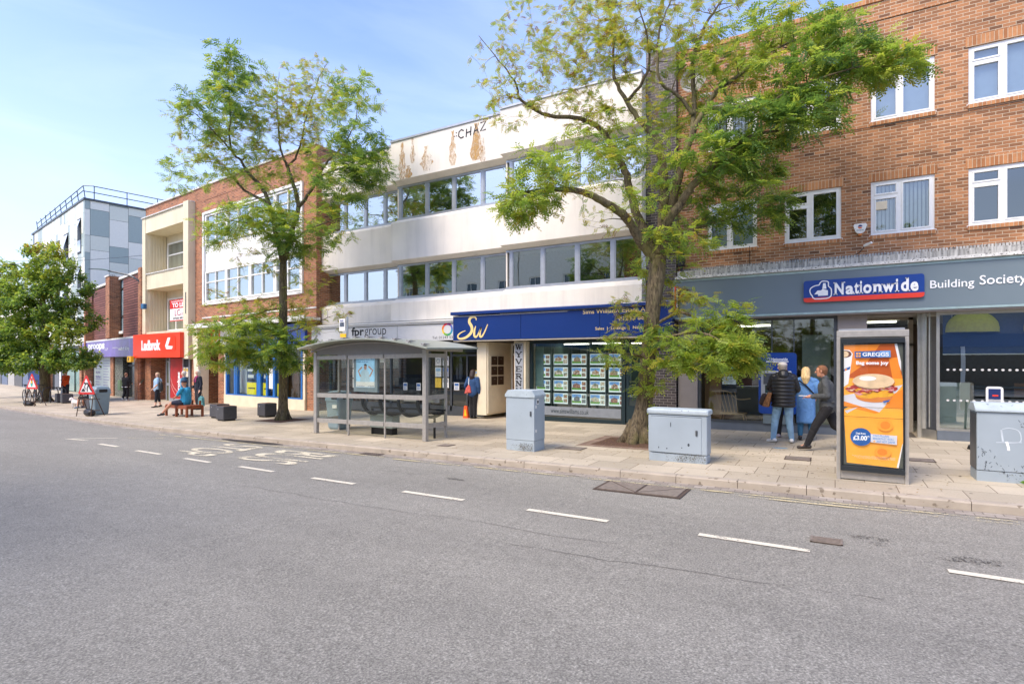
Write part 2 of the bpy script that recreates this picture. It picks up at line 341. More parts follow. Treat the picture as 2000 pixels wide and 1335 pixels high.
def ribbon(b,A,B,za,zb):
    for i in range(len(A)-1):
        p,q,r,s=A[i],A[i+1],B[i+1],B[i]
        b.quad((p[0],p[1],za+SL*p[0]),(s[0],s[1],zb+SL*s[0]),(r[0],r[1],zb+SL*r[0]),(q[0],q[1],za+SL*q[0]))
b=MB(); ribbon(b,kline(.15),[(x,y+120) for x,y in KL],0,0); b.build('pavement',M_PAVE,kind='structure')
# kerb stones with open joints
b=MB(); dense=[]
for i in range(len(KL)-1):
    (x0,y0),(x1,y1)=KL[i],KL[i+1]; L_=math.hypot(x1-x0,y1-y0); n=max(1,round(L_/.92))
    if x0<-60: n=max(1,n//4)
    for k in range(n):
        t0=k/n+.004/L_; t1=(k+1)/n-.004/L_
        a=(x0+(x1-x0)*t0,y0+(y1-y0)*t0); c=(x0+(x1-x0)*t1,y0+(y1-y0)*t1)
        pr=[(0,-.12),(0.004,-.022),(.02,-.002),(.15,.0035)]
        ends=[]
        for (px,py) in (a,c): ends.append([(px,py+o_,z_+SL*px) for o_,z_ in pr]+[(px,py+.15,-.12+SL*px)])
        k0=len(b.v); b.v+=ends[0]+ends[1]; m_=len(pr)+1
        for j in range(m_-1): b.f.append((k0+j,k0+j+1,k0+m_+j+1,k0+m_+j)); b.m.append(0)
        b.f.append(tuple(k0+j for j in range(m_))); b.m.append(0); b.f.append(tuple(k0+m_+j for j in range(m_-1,-1,-1))); b.m.append(0)
b.build('kerb',M_KERB,kind='structure')
b=MB(); ribbon(b,kline(-.26),kline(0),-.116,-.116); b.build('gutter_strip',M_SETT,kind='structure')
b=MB()
D=[(-17.44,7.10,-18.37,7.0),(-15.3,6.88,-16.32,6.92),(-13.04,6.72,-14.17,6.76),(-10.98,6.61,-11.99,6.66),(-8.92,6.57,-9.99,6.61),(-6.78,6.5,-7.81,6.52),(-4.57,6.45,-5.71,6.47),(-2.39,6.41,-3.52,6.43),(-.22,6.37,-1.32,6.40),(2.0,6.33,.89,6.36),(4.2,6.28,3.1,6.3)]
for x1,y1,x0,y0 in D:
    b.quad((x0,y0-.05,-.112+SL*x0),(x1,y1-.05,-.112+SL*x1),(x1,y1+.05,-.112+SL*x1),(x0,y0+.05,-.112+SL*x0))
def qd(b,P,z=-.112): b.add([(x,y,z+SL*x) for x,y in P],[tuple(range(len(P)))])
qd(b,[(-18.42,6.97),(-18.30,6.97),(-17.2,7.75),(-17.32,7.75)])
b.build('lane_marking',M_LINE,kind='structure')
b=MB(); qd(b,[(-17.1,7.9),(-16.98,7.9),(-15.9,8.3),(-16.0,8.32)])
for X0,X1,Y in ((-17,-8.2,8.66),(-7.9,-6.2,8.6),(-5.9,8,8.62),(-1.2,8,8.47)):
    n=int((X1-X0)/2); strip(b,X0,X1,Y,Y+.07,-.108,1)
b.build('kerb_line_marking',M_LINE2,kind='structure')
b=MB()
def roadtext(txt,X0,X1,Y0,Y1):  # tops of letters point to +X, first letter nearest kerb
    put_text(b,txt,0,1,0,1,0,bold=.012,mp=lambda u,v:(X0+(X1-X0)*v,Y1-(Y1-Y0)*u,-.110+SL*(X0+(X1-X0)*v)))
roadtext('STOP',-13.25,-11.75,6.98,8.48); roadtext('BUS',-11.1,-9.2,7.15,8.42)
b.build('bus_stop_lettering',M_TXT,kind='structure')
# ironwork in the road
M_IRON=mat('cast_iron',(136,124,112),.6,.2,.2,20,.4); M_IRON2=mat('iron_seam',(80,66,56),.8,0,.2,20)
def slopedthing(name,label,cat,x,y,dz,group=None):
    t=thing(name,label,cat,at=(x,y,dz+SL*x),group=group); t.rotation_euler=(0,-math.atan(SL),0); return t
t=slopedthing('manhole_cover','long cast iron double triangle manhole cover set in the road by the kerb','manhole cover',-2.55,8.28,-.114)
ORG[t]=(0,0,0)
boxes('frame',M_IRON2,t,[(-.66,.66,-.34,.34,0,.008)])
b=MB()
for s in (-1,1):
    for tri in (((-.6,-.29),(-.02,-.29),(-.6,.29)),((-.02,-.25),(-.02,.29),(-.56,.29))):
        b.prismz([(s*x,y) if s>0 else (s*x,y) for x,y in (tri if s>0 else tri[::-1])],.008,.016)
b.build('cover_plate',M_IRON,t)
t=slopedthing('drain_grate','small rectangular cast iron drain grate in the carriageway','drain grate',-.08,6.81,-.114); ORG[t]=(0,0,0)
boxes('frame',M_IRON2,t,[(-.15,.15,-.11,.11,0,.006)]); boxes('grate',M_IRON,t,[(-.15,.15,-.11+.044*i,-.085+.044*i,.006,.012) for i in range(5)]+[(-.15,-.13,-.11,.11,.0061,.0125),(.13,.15,-.11,.11,.0061,.0125)])
t=slopedthing('drain_grate','dark gully grate against the kerb beside the bus stop lettering','drain grate',-8.75,8.9,-.112); ORG[t]=(0,0,0)
boxes('frame',M_IRON2,t,[(-.28,.28,-.1,.1,0,.006)]); boxes('grate',M_IRON,t,[(-.26+.06*i,-.235+.06*i,-.09,.09,.006,.011) for i in range(9)])
# tar patch by the gully, small weeds, blue paint mark
M_TAR=mat('tar',(62,56,50),.7,0,.3,9,.5); b=MB()
random.seed(3); P=[(-13.0+1.2*math.cos(q)*(1+.12*random.random()),8.93+.1*math.sin(q)*(1+.4*random.random())) for q in [2*PI*i/20 for i in range(20)]]
qd(b,P,-.106); b.build('tar_patch',M_TAR,kind='structure')
M_BLUEP=mat('blue_paint_mark',(120,165,190),.8); b=MB(); qd(b,[(-1.0+.17*math.cos(2*PI*i/14)*(1 if i%2 else .8),12.85+.07*math.sin(2*PI*i/14)) for i in range(14)],.004); b.build('paint_mark',M_BLUEP,kind='structure')
# tree pit: soil and clay border
M_SOIL=mat('tree_pit_soil',(96,70,52),.95,0,.35,30,.8); M_CLAY=brickmat('pit_border_brick',(120,96,80),(150,124,104),(150,136,118),bw=.21,rh=.21,ms=.02,mode='flat',var=.2,offset=0)
def ringz(b,x0,x1,y0,y1,w,dz):
    for a in ((x0-w,x1+w,y0-w,y0),(x0-w,x1+w,y1,y1+w),(x0-w,x0,y0,y1),(x1,x1+w,y0,y1)): strip(b,*a,dz)
b=MB(); strip(b,-4.75,-3.2,11.6,12.95,.004); b.build('tree_pit_soil',M_SOIL,kind='structure'); b=MB(); ringz(b,-4.75,-3.2,11.6,12.95,.24,.004); b.build('tree_pit_border',M_CLAY,kind='structure')
b=MB(); strip(b,-17.0,-15.6,11.75,13.0,.004); b.build('tree_pit_soil',M_SOIL,kind='structure')
# pavement litter: fallen leaves as one mass
M_LEAFD=mat('fallen_leaf',(150,120,60),.8,var=.4,scale=30); b=MB()
for i in range(1500):
    x=random.uniform(-9,1.5) if i%3 else random.uniform(-20,-12); y=random.gauss(11.9,1.5)
    if y<9.3: continue
    q=random.uniform(0,PI); s=random.uniform(.010,.022); c,d=math.cos(q)*s,math.sin(q)*s; z=.006+SL*x
    b.quad((x+c,y+d,z),(x-d*.5,y+c*.5,z+.004),(x-c,y-d,z),(x+d*.5,y-c*.5,z+.002))
b.build('fallen_leaves',M_LEAFD,kind='stuff')['label']='small fallen leaves scattered over the paving under the trees'

M_OIL=wornpaint('road_stain',(74,70,64),.86); M_PATCH=mat('asphalt_repair',(128,122,112),.9,var=.25,scale=40,bump=.5)
def blob(cx,cy,rx,ry,dz,m,nm,seed):
    random.seed(seed); b=MB(); qd(b,[(cx+rx*math.cos(2*PI*i/22)*random.uniform(.75,1.15),cy+ry*math.sin(2*PI*i/22)*random.uniform(.7,1.2)) for i in range(22)],dz); b.build(nm,m,kind='structure')
for k,(cx,cy,rx,ry) in enumerate(((.62,6.95,.35,.10),(1.0,6.8,.55,.13),(.25,7.15,.3,.08),(-6.2,7.6,.9,.12))): blob(cx,cy,rx,ry,-.1145+.0003*k,M_OIL,'road_stain',k)
random.seed(31)
def crack(x,y,n,dx,dy):
    b=MB(); P=[(x,y)]
    for i in range(n): P.append((P[-1][0]+dx*random.uniform(.5,1.4),P[-1][1]+dy+random.uniform(-.05,.05)))
    for i in range(n):
        (a,c),(d,e)=P[i],P[i+1]; l=math.hypot(d-a,e-c); nx,ny=-(e-c)/l*.0035,(d-a)/l*.0035; qd(b,[(a+nx,c+ny),(a-nx,c-ny),(d-nx,e-ny),(d+nx,e+ny)],-.1135)
    b.build('road_crack',wornpaint('crack_dark',(84,78,70),.70),kind='structure')
crack(-9,5.6,26,.3,0.0); crack(-3,5.1,14,.25,.015)
for k,(x,y,sx_,sy_) in enumerate(((-7.6,10.05,.16,.16),(-4.9,10.9,.3,.2),(-.6,11.6,.22,.22),(1.35,12.4,.2,.2))):
    t=slopedthing('access_cover','small dark access cover set in the paving %s'%(['near the shelter end post','between narrow cabinet and big tree','in front of the cash machine queue','towards the bank entrance'][k]),'access cover',x,y,.003); ORG[t]=(0,0,0)
    boxes('frame',M_IRON2,t,[(-sx_,sx_,-sy_,sy_,0,.004)]); boxes('cover_plate',M_IRON,t,[(-sx_+.02,sx_-.02,-sy_+.02,sy_-.02,.004,.008)])
b=MB(); random.seed(77)
for i in range(420):
    x=random.uniform(-22,5); y=random.uniform(9.4,15.4); r_=random.uniform(.012,.03); qd(b,[(x+r_*math.cos(k*1.05),y+r_*math.sin(k*1.05)) for k in range(6)],.0035)
b.build('chewing_gum_spots',mat('gum_spot',(120,110,96),.9),kind='stuff')['label']='small dark chewing gum spots dotted over the paving'
# ---------------- building materials ----------------
M_BRK=brickmat('orange_brown_brick',(138,94,62),(188,130,86),(200,182,154),dark=(104,72,52),ms=.012,var=.30)
M_BRKV=brickmat('soldier_brick',(160,104,62),(205,145,96),(196,172,142),bw=.075,rh=.42,offset=0,ms=.013,var=.25)
M_BRK2=brickmat('red_brown_brick',(140,88,60),(184,120,82),(184,160,134),dark=(104,68,50),ms=.012,var=.2)
M_DBRK=brickmat('dark_engineering_brick',(56,50,50),(86,76,74),(150,142,132),ms=.012,var=.2,rough=.5)
M_TILEC=brickmat('maroon_ribbed_tile',(116,70,62),(140,90,80),(56,36,32),bw=3,rh=.16,ms=.045,var=.12)
def stained(name,c):
    """cream render with vertical rain streaks and a grimy top edge"""
    m,nt,b=newmat(name); L=nt.links.new; tc=N(nt,'ShaderNodeTexCoord')
    mp=N(nt,'ShaderNodeMapping'); mp.inputs['Scale'].default_value=(2.2,2.2,.22); L(tc.outputs['Object'],mp.inputs[0])
    n=N(nt,'ShaderNodeTexNoise'); n.inputs['Scale'].default_value=1.5; n.inputs['Detail'].default_value=8; n.inputs['Roughness'].default_value=.65; L(mp.outputs[0],n.inputs['Vector'])
    r=N(nt,'ShaderNodeValToRGB'); e=r.color_ramp.elements; c0=lin(c); e[0].position=.25; e[0].color=(*[x*.87 for x in c0],1); e[1].position=.52; e[1].color=(*c0,1); L(n.outputs[0],r.inputs[0])
    n2=N(nt,'ShaderNodeTexNoise'); n2.inputs['Scale'].default_value=.8; n2.inputs['Detail'].default_value=6; L(tc.outputs['Object'],n2.inputs['Vector'])
    mr=N(nt,'ShaderNodeMapRange'); mr.inputs[1].default_value=.3; mr.inputs[2].default_value=.7; mr.inputs[3].default_value=.9; mr.inputs[4].default_value=1.05; L(n2.outputs[0],mr.inputs[0])
    s=N(nt,'ShaderNodeVectorMath',operation='SCALE'); L(r.outputs[0],s.inputs[0]); L(mr.outputs[0],s.inputs['Scale']); L(s.outputs[0],b.inputs['Base Color']); b.inputs['Roughness'].default_value=.8
    n3=N(nt,'ShaderNodeTexNoise'); n3.inputs['Scale'].default_value=60; L(tc.outputs['Object'],n3.inputs['Vector']); bp=N(nt,'ShaderNodeBump'); bp.inputs['Strength'].default_value=.25; bp.inputs['Distance'].default_value=.01; L(n3.outputs[0],bp.inputs['Height']); L(bp.outputs[0],b.inputs['Normal'])
    return m
M_REND=stained('cream_render',(238,230,216)); M_REND2=stained('yellow_cream_render',(226,214,182))
M_RUST=wornpaint('rust_streak',(190,146,74),.70,.22,.26)
M_UPVC=mat('white_upvc',(232,232,228),.35,var=.03); M_ALU=mat('grey_aluminium',(168,172,176),.4,.5,.08); M_ALUD=mat('dark_grey_aluminium',(84,88,92),.4,.4,.1)
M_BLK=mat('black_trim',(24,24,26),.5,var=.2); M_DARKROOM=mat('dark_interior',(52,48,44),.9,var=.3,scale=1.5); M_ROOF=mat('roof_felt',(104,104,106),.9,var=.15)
M_GLU=glassmat('upper_window_glass',(.6,.7,.66),.5,wavy=.12); M_GLB=glassmat('casement_glass',(.72,.8,.82),.16,wavy=.05); M_GLS=glassmat('shop_glass',(.80,.88,.86),.10,wavy=.06); M_GLC=glassmat('shelter_glass',(.93,.95,.93),.025,fres=.22); M_GLR=glassmat('reflective_shop_glass',(.80,.88,.86),.36,wavy=.05)
M_WHITE=mat('white_paint',(236,234,226),.5,var=.04); M_CREAM=mat('cream_paint',(228,214,184),.6,var=.07,scale=3); M_WHT=mat('white_lettering',(245,245,243),.4,var=.01)
M_CEIL=mat('shop_ceiling',(190,188,180),.8); M_SHFL=mat('shop_floor',(96,88,80),.5,var=.2); M_LAMPW=mat('ceiling_light_panel',(255,250,235),.5,emit=3.5,var=0)
def wall(b,x0,x1,z0,z1,y,holes=(),rev=.15,rmi=None):
    xs=sorted(set([x0,x1]+[h[i] for h in holes for i in (0,1)])); zs=sorted(set([z0,z1]+[h[i] for h in holes for i in (2,3)]))
    for i in range(len(xs)-1):
        for j in range(len(zs)-1):
            cx=(xs[i]+xs[i+1])/2; cz=(zs[j]+zs[j+1])/2
            if cx<x0 or cx>x1 or any(h[0]<cx<h[1] and h[2]<cz<h[3] for h in holes): continue
            b.rect(xs[i],xs[i+1],zs[j],zs[j+1],y)
    mi=b.mi
    if rmi is not None: b.mi=rmi
    for a,c,d,e in [h[:4] for h in holes]:
        b.quad((a,y,d),(a,y+rev,d),(a,y+rev,e),(a,y,e)); b.quad((c,y,e),(c,y+rev,e),(c,y+rev,d),(c,y,d))
        b.quad((a,y,e),(a,y+rev,e),(c,y+rev,e),(c,y,e)); b.quad((a,y,d),(c,y,d),(c,y+rev,d),(a,y+rev,d))
    b.mi=mi
def room(parent,x0,x1,y0,y1,z0,z1,wm=None,lights=2,name='shop_interior'):
    b=MB(); wm=wm or M_DARKROOM
    b.quad((x0,y1,z0),(x1,y1,z0),(x1,y1,z1),(x0,y1,z1)); b.quad((x0,y0,z0),(x0,y1,z0),(x0,y1,z1),(x0,y0,z1)); b.quad((x1,y1,z0),(x1,y0,z0),(x1,y0,z1),(x1,y1,z1))
    b.mi=1; b.quad((x0,y0,z0),(x1,y0,z0),(x1,y1,z0),(x0,y1,z0)); b.mi=2; b.quad((x0,y0,z1),(x0,y1,z1),(x1,y1,z1),(x1,y0,z1)); b.mi=3
    for i in range(lights):
        cx=x0+(x1-x0)*(i+.5)/lights; b.box(cx-.45,cx+.45,(y0+y1)/2-.08,(y0+y1)/2+.08,z1-.05,z1-.02)
    return b.build(name,[wm,M_SHFL,M_CEIL,M_LAMPW],parent)
# ================= orange brick building with bank =================
bb=thing('brick_building','three storey orange brown brick building with white framed windows above the grey bank shopfront','building',at=(0,15.8,0))
Y=15.8
W1=[(-3.02,-1.77),(-1.12,.13),(.74,1.97),(2.57,3.85),(4.6,5.85)]; WR=[(4.82,6.10),(7.53,8.81)]
b=MB(); holes=[(a,c,d,e) for a,c in W1 for d,e in WR]
wall(b,-3.82,9,4.0,10.38,Y,holes,.12); b.quad((9,Y,-.1),(9,Y+9,-.1),(9,Y+9,10.38),(9,Y,10.38)); b.quad((-3.82,Y+9,3),(-3.82,Y,3),(-3.82,Y,10.38),(-3.82,Y+9,10.38)); b.quad((-3.82,Y+9,-.1),(-3.82,Y+9,10.38),(9,Y+9,10.38),(9,Y+9,-.1))
b.build('wall',M_BRK,bb)
boxes('roof',M_ROOF,bb,[(-3.82,9,Y+.2,Y+9,10.2,10.3)])
boxes('parapet_coping',M_BRKV,bb,[(-3.82,9,Y-.035,Y+.25,10.381,10.5)]); boxes('string_course',M_BRKV,bb,[(-3.815,9,Y-.025,Y-.001,9.93,9.96)])
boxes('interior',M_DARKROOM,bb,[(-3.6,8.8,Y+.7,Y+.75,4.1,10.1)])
for a,c in W1:
    for k,(d,e) in enumerate(WR):
        boxes('lintel',M_BRKV,bb,[(a-.05,c+.05,Y-.012,Y-.001,e+.002,e+.23)])
        boxes('sill',M_BRKV,bb,[(a-.02,c+.02,Y-.03,Y-.001,d-.09,d-.002)])
M_VBL=mat('vertical_blind',(196,196,188),.7,var=.1); M_PBL=mat('grey_roller_blind',(176,186,196),.8,var=.04)
def casement(parent,x0,x1,z0,z1,y,mirror=False,blind=None):
    b=MB(); f=.07; xm=x0+(x1-x0)*.46; t=.055
    b.box(x0,x1,y,y+.06,z0,z0+f); b.box(x0,x1,y,y+.06,z1-f,z1); b.box(x0,x0+f,y,y+.06,z0+f,z1-f); b.box(x1-f,x1,y,y+.06,z0+f,z1-f); b.box(xm-.04,xm+.04,y,y+.06,z0+f,z1-f)
    zt=z1-.36; b.box(x0+f,xm-.04,y+.002,y+.06,zt-.035,zt+.035)
    for a,c,d,e in ((x0+f,xm-.04,zt+.035,z1-f),(x0+f,xm-.04,z0+f,zt-.035),(xm+.04,x1-f,z0+f,z1-f)):   # inner sash frames
        s=.035
        b.box(a,c,y-.012,y+.04,d,d+s); b.box(a,c,y-.012,y+.04,e-s,e); b.box(a,a+s,y-.012,y+.04,d+s,e-s); b.box(c-s,c,y-.012,y+.04,d+s,e-s)
    b.box(x0-.03,x1+.03,y-.04,y,z0-.03,z0+.015)
    w_=b.build('window',M_UPVC,parent,bevel=.004)
    g=MB(); g.rect(x0+f,xm-.04,z0+f,z1-f,y+.03); g.rect(xm+.04,x1-f,z0+f,z1-f,y+.03); g.build('pane',M_GLB,w_)
    if blind:
        g=MB()
        if blind=='vertical':
            n=14
            for i in range(n):
                xx=x0+f+(x1-x0-2*f)*(i+.5)/n; g.quad((xx-.03,y+.10,z0+f),(xx+.025,y+.13,z0+f),(xx+.025,y+.13,z1-f),(xx-.03,y+.10,z1-f))
            g.build('blind',M_VBL,w_)
        else: 
            g.rect(x0+f,x1-f,z0+f+(.0 if blind=='full' else .5),z1-f,y+.12); g.build('blind',M_PBL,w_)
    return w_
BL=[['full','vertical'],[None,None],['vertical','full'],[None,'full'],['vertical','full']]
for i,(a,c) in enumerate(W1):
    for k,(d,e) in enumerate(WR): casement(bb,a,c,d,e,Y+.03,blind=BL[i][k])
# air vent stuck inside one pane
boxes('vent_box',M_CREAM,bb,[(.84,1.07,Y+.02,Y+.055,5.42,5.62)],bevel=.01)
# weathered stone ledge over fascia
M_LEDGE=mat('weathered_lead_ledge',(176,174,166),.7,.0,.5,22,.6,streak=True,spots=((96,94,88),.62,18)); M_LEDW=mat('flaking_white_board',(214,212,204),.7,var=.25,scale=9,spots=((88,84,78),.6,30))
boxes('ledge',M_LEDGE,bb,[(-3.75,8.9,15.42,Y-.002,4.12,4.27)]); boxes('ledge_slates',M_LEDGE,bb,[(-3.7+.061*i,-3.7+.061*i+.045,Y-.07,Y-.003,4.272,4.38) for i in range(205)]); boxes('fascia_cap',M_LEDW,bb,[(-3.8,8.9,15.36,15.8,4.05,4.119)])
# bank fascia and shopfront
M_GREYF=mat('slate_grey_fascia',(112,126,132),.35,var=.03,scale=1,spec=.6); M_PLINTH=mat('grey_plinth',(100,108,116),.5,var=.08); M_PIL=mat('taupe_pilaster',(138,130,124),.5,var=.05)
sf=boxes('shopfront_fascia',M_GREYF,bb,[(-3.82,8.9,15.45,15.8,3.02,4.049)]); boxes('fascia_trim',mat('pale_green_trim',(168,190,188),.3,.3),sf,[(-3.84,8.9,15.43,15.7,2.965,3.015),(-3.86,-3.82,15.43,15.8,2.965,4.0),(-3.84,8.9,15.435,15.449,3.985,4.04)])
boxes('soffit',M_PIL,bb,[(-3.8,8.9,15.46,17.2,2.93,2.963)])
boxes('pilaster',M_PIL,bb,[(-3.8,-3.27,15.72,16.3,-.15,2.93)],bevel=.01); boxes('pilaster',M_PIL,bb,[(.05,.66,15.72,17.2,-.15,2.93)],bevel=.01)
boxes('plinth',M_PLINTH,bb,[(-3.269,.049,15.76,15.95,-.2,.19)]); boxes('plinth',M_PLINTH,bb,[(2.0,8.9,15.70,16.0,-.1,.24)])
b=MB()
b.box(-3.27,.05,15.74,15.9,.192,.235); b.box(-3.27,-3.2,15.78,15.86,.235,2.93); b.box(-.03,.05,15.78,15.86,.235,2.93); b.box(-3.2,-.03,15.78,15.86,2.87,2.93); b.box(-1.43,-1.405,15.80,15.84,.235,2.87); b.box(-.92,-.895,15.80,15.84,2.05,2.87)
fr=b.build('shop_window_frame',M_ALUD,bb); g=MB(); g.rect(-3.2,-.03,.235,2.87,15.82); g.build('shop_window',M_GLS,fr)
b=MB(); b.box(1.99,8.9,15.72,15.92,.242,.29); b.box(1.99,2.05,15.74,15.80,.29,2.93); b.box(1.87,1.93,15.9,15.96,.29,2.93); b.box(2.05,8.9,15.74,15.80,2.86,2.93); b.box(4.9,4.95,15.74,15.8,.29,2.86)
b.add([(1.99,15.70,-.1),(1.72,16.15,-.1),(1.72,16.15,.24),(1.99,15.70,.24)],[(0,3,2,1)]); b.box(1.68,1.76,16.1,16.2,-.1,2.93); b.box(1.76,1.82,16.0,16.06,.24,2.93)
fr=b.build('shop_window_frame',mat('bright_steel',(188,186,178),.3,.7,.1),bb)
g=MB(); g.rect(2.05,8.9,.29,2.86,15.77); g.quad((1.99,15.75,.24),(1.72,16.15,.24),(1.72,16.15,2.93),(1.99,15.75,2.93)); g.build('shop_window',M_GLR,fr)
# recessed entrance
b=MB(); b.box(.66,1.7,17.15,17.22,2.2,2.26); b.box(.66,.72,17.15,17.22,0,2.93); b.box(1.60,1.7,17.15,17.22,0,2.93); b.box(.66,1.7,17.15,17.22,2.86,2.93); b.box(.72,1.6,17.15,17.22,0,.09); b.box(1.42,1.5,17.14,17.21,.09,2.2)
fr=b.build('entrance_door',mat('beige_door_frame',(176,166,148),.4,var=.05),bb); g=MB(); g.rect(.72,1.6,.09,2.86,17.19); g.build('door_glass',M_GLS,fr); boxes('handle',M_ALU,fr,[(1.38,1.41,17.07,17.1,.8,1.4)])
g=MB(); g.rect(.72,.98,1.3,1.5,17.17); g.build('notice',M_WHITE,fr); g=MB(); g.rect(1.0,1.6,2.27,2.5,17.17); g.build('transom_sign',mat('red_brown_panel',(150,84,60),.5,var=.3),fr)
bbr=room(bb,-3.7,8.8,16.0,20.5,.02,2.92,mat('bank_wall',(92,78,64),.9,var=.25,scale=1),4)
boxes('partition',mat('timber_partition',(150,108,66),.6,var=.15,streak=True),bb,[(-3.19,-2.75,16.3,16.36,.05,2.5)]); boxes('partition',mat('grey_green_partition',(126,130,116),.6),bb,[(-.75,-.1,16.4,16.46,.05,2.5)])
boxes('desk_unit',M_BLK,bb,[(-2.85,-1.75,16.6,17.3,.02,1.12)],bevel=.02)
# ceiling strip + window dots
b=MB(); 
for zz in (1.62,.93):
    for i in range(40):
        xx=2.2+.115*i+(0 if i<5 else .03)
        b.poly(circ(xx,zz,.028,.024,10),15.762)
b.build('window_manifestation_dots',mat('frosted_dot',(206,206,200),.6),bb)
boxes('glass_screen',mat('pale_green_screen',(160,172,160),.5),bb,[(2.03,2.62,15.95,15.97,.3,1.32)])
boxes('cash_counter',M_BLK,bb,[(2.65,3.1,16.1,16.7,.05,1.2)],bevel=.08); boxes('counter_top',M_ALUD,bb,[(2.8,5.2,16.9,17.6,1.18,1.22)]); boxes('chair_group',mat('black_leather',(30,30,32),.5),bb,[(3.35,4.0,16.6,17.1,.3,.98),(5.2,6.2,16.6,17.3,.3,1.0)],bevel=.12); boxes('wood_panel',mat('honey_wood',(180,120,66),.5,var=.15),bb,[(3.6,3.8,17.0,17.04,1.0,1.3),(4.2,4.9,17.5,17.55,.85,1.0)])
# blue banner inside right window
t=thing('window_banner','wide blue banner hanging inside the right bank window','banner',at=(4.9,15.86,1.8))
boxes('banner_sheet',mat('banner_blue',(40,78,134),.5,var=.06,scale=1),t,[(2.12,8.2,15.84,15.86,1.98,2.86)]); boxes('bottom_bar',M_WHITE,t,[(2.12,8.2,15.835,15.865,1.955,1.979)])
# bank badge sign
M_NBLUE=mat('bank_blue',(16,62,140),.35,var=.03); M_NRED=mat('bank_red',(226,62,40),.4,var=.03)
t=thing('bank_sign','raised blue sign with red stripe, white house mark and the word Nationwide on grey fascia','sign',at=(.53,15.38,3.25))
b=MB(); b.prism(rrect(-.67,1.73,3.25,3.78,.06),15.38,15.448); b.build('sign_board',M_NBLUE,t)
b=MB(); P=[p for p in rrect(-.67,1.73,3.25,3.78,.06) if p[1]<3.36]; P=[(-.67,3.36),(-.67,3.31)]+[p for p in rrect(-.67,1.73,3.25,3.78,.06) if p[1]<3.311 and p[0]<0][::1]+[p for p in rrect(-.67,1.73,3.25,3.78,.06) if p[1]<3.311 and p[0]>0]+[(1.73,3.36)]
P=[(-.67,3.36),(-.67,3.31),(-.655,3.27),(-.61,3.25),(1.67,3.25),(1.715,3.27),(1.73,3.31),(1.73,3.36)]
b.prism(P,15.374,15.38); b.build('red_stripe',M_NRED,t)
def serif_word(b,txt,x0,x1,z0,z1,y,bold):
    put_text(b,txt,x0,x1,z0,z1,y,.012,bold=bold)
b=MB(); X_=lambda u:-.04+(u-1625)/170*1.67
for ch,ua,ub,hz in (('N',1628,1647,.30),('a',1651,1668,.205),('t',1669,1678,.27),('i',1680.5,1684.5,.30),('o',1687,1704,.21),('n',1707.5,1723.5,.205),('w',1725,1748.5,.20),('i',1751.5,1755.5,.30),('d',1761,1776,.31),('e',1779,1794,.21)):
    put_text(b,ch,X_(ua),X_(ub),3.40-(.004 if ch in 'aoe' else 0),3.40+hz,15.374,.010,bold=.035)
def sf_(u0,u1,z): b.box(X_(u0),X_(u1),15.364,15.374,z,z+.024)
for u0,u1,z in ((1626,1634,3.40),(1625.5,1631,3.677),(1642.5,1650,3.677),(1678.6,1686.8,3.40),(1678.6,1683,3.582),(1706,1713.5,3.40),(1718.5,1725.8,3.40),(1706,1711,3.582),(1723.5,1730,3.577),(1734,1740,3.577),(1743,1749.5,3.577),(1749.5,1757.8,3.40),(1749.5,1754,3.582),(1769.5,1775,3.687),(1773,1778.5,3.40),(1665,1670,3.40)): sf_(u0,u1,z)
# slab serifs on the stems
Vg,_=glyphs('Nationwide',.028)
b.build('lettering',M_WHT,t)
b=MB()
ol=[(-.50,3.40),(-.45,3.33),(-.20,3.33),(-.13,3.36),(-.10,3.40),(-.10,3.55),(-.16,3.62),(-.16,3.72),(-.22,3.745),(-.30,3.745),(-.34,3.70),(-.36,3.66),(-.44,3.65),(-.53,3.60),(-.555,3.53),(-.535,3.45)]
stroke(b,smooth_pts([(x+.02,z) for x,z in ol],2),.024,15.370,closed=True); b.poly([(-.36,3.48),(-.26,3.56),(-.15,3.52),(-.15,3.40),(-.36,3.40)][::-1],15.371); b.poly([(-.44,3.44),(-.37,3.53),(-.30,3.53),(-.36,3.44)],15.370)
b.poly([(-.27,3.56),(-.18,3.56),(-.2,3.70),(-.25,3.70)],15.371); b.build('house_mark',M_WHT,t)
b=MB(); put_text(b,'Building',1.84,2.61,3.385,3.615,15.449,.015,bold=.006); put_text(b,'Society',2.70,3.47,3.40,3.665,15.449,.015,bold=.006)
t=thing('bank_lettering','raised white words Building Society on the grey fascia','sign',at=(2.6,15.45,3.4)); b.build('letters',M_WHT,t)
# projecting sign seen nearly edge-on at left end
t=thing('projecting_sign','narrow dark blue projecting sign with a red edge left of the bank fascia','sign',at=(-3.75,15.2,3.1))
boxes('sign_box',mat('navy_sign',(26,36,72),.4),t,[(-3.80,-3.70,15.35,15.43,3.12,3.86)]); boxes('red_edge',M_NRED,t,[(-3.803,-3.765,15.33,15.35,3.12,3.86)]); b=MB()
put_text(b,'Nationwide',0,.6,0,.14,0,bold=.02,mp=lambda u,v:(-3.76+v*.4,15.345,3.8-u)); b.build('lettering',M_WHT,t)
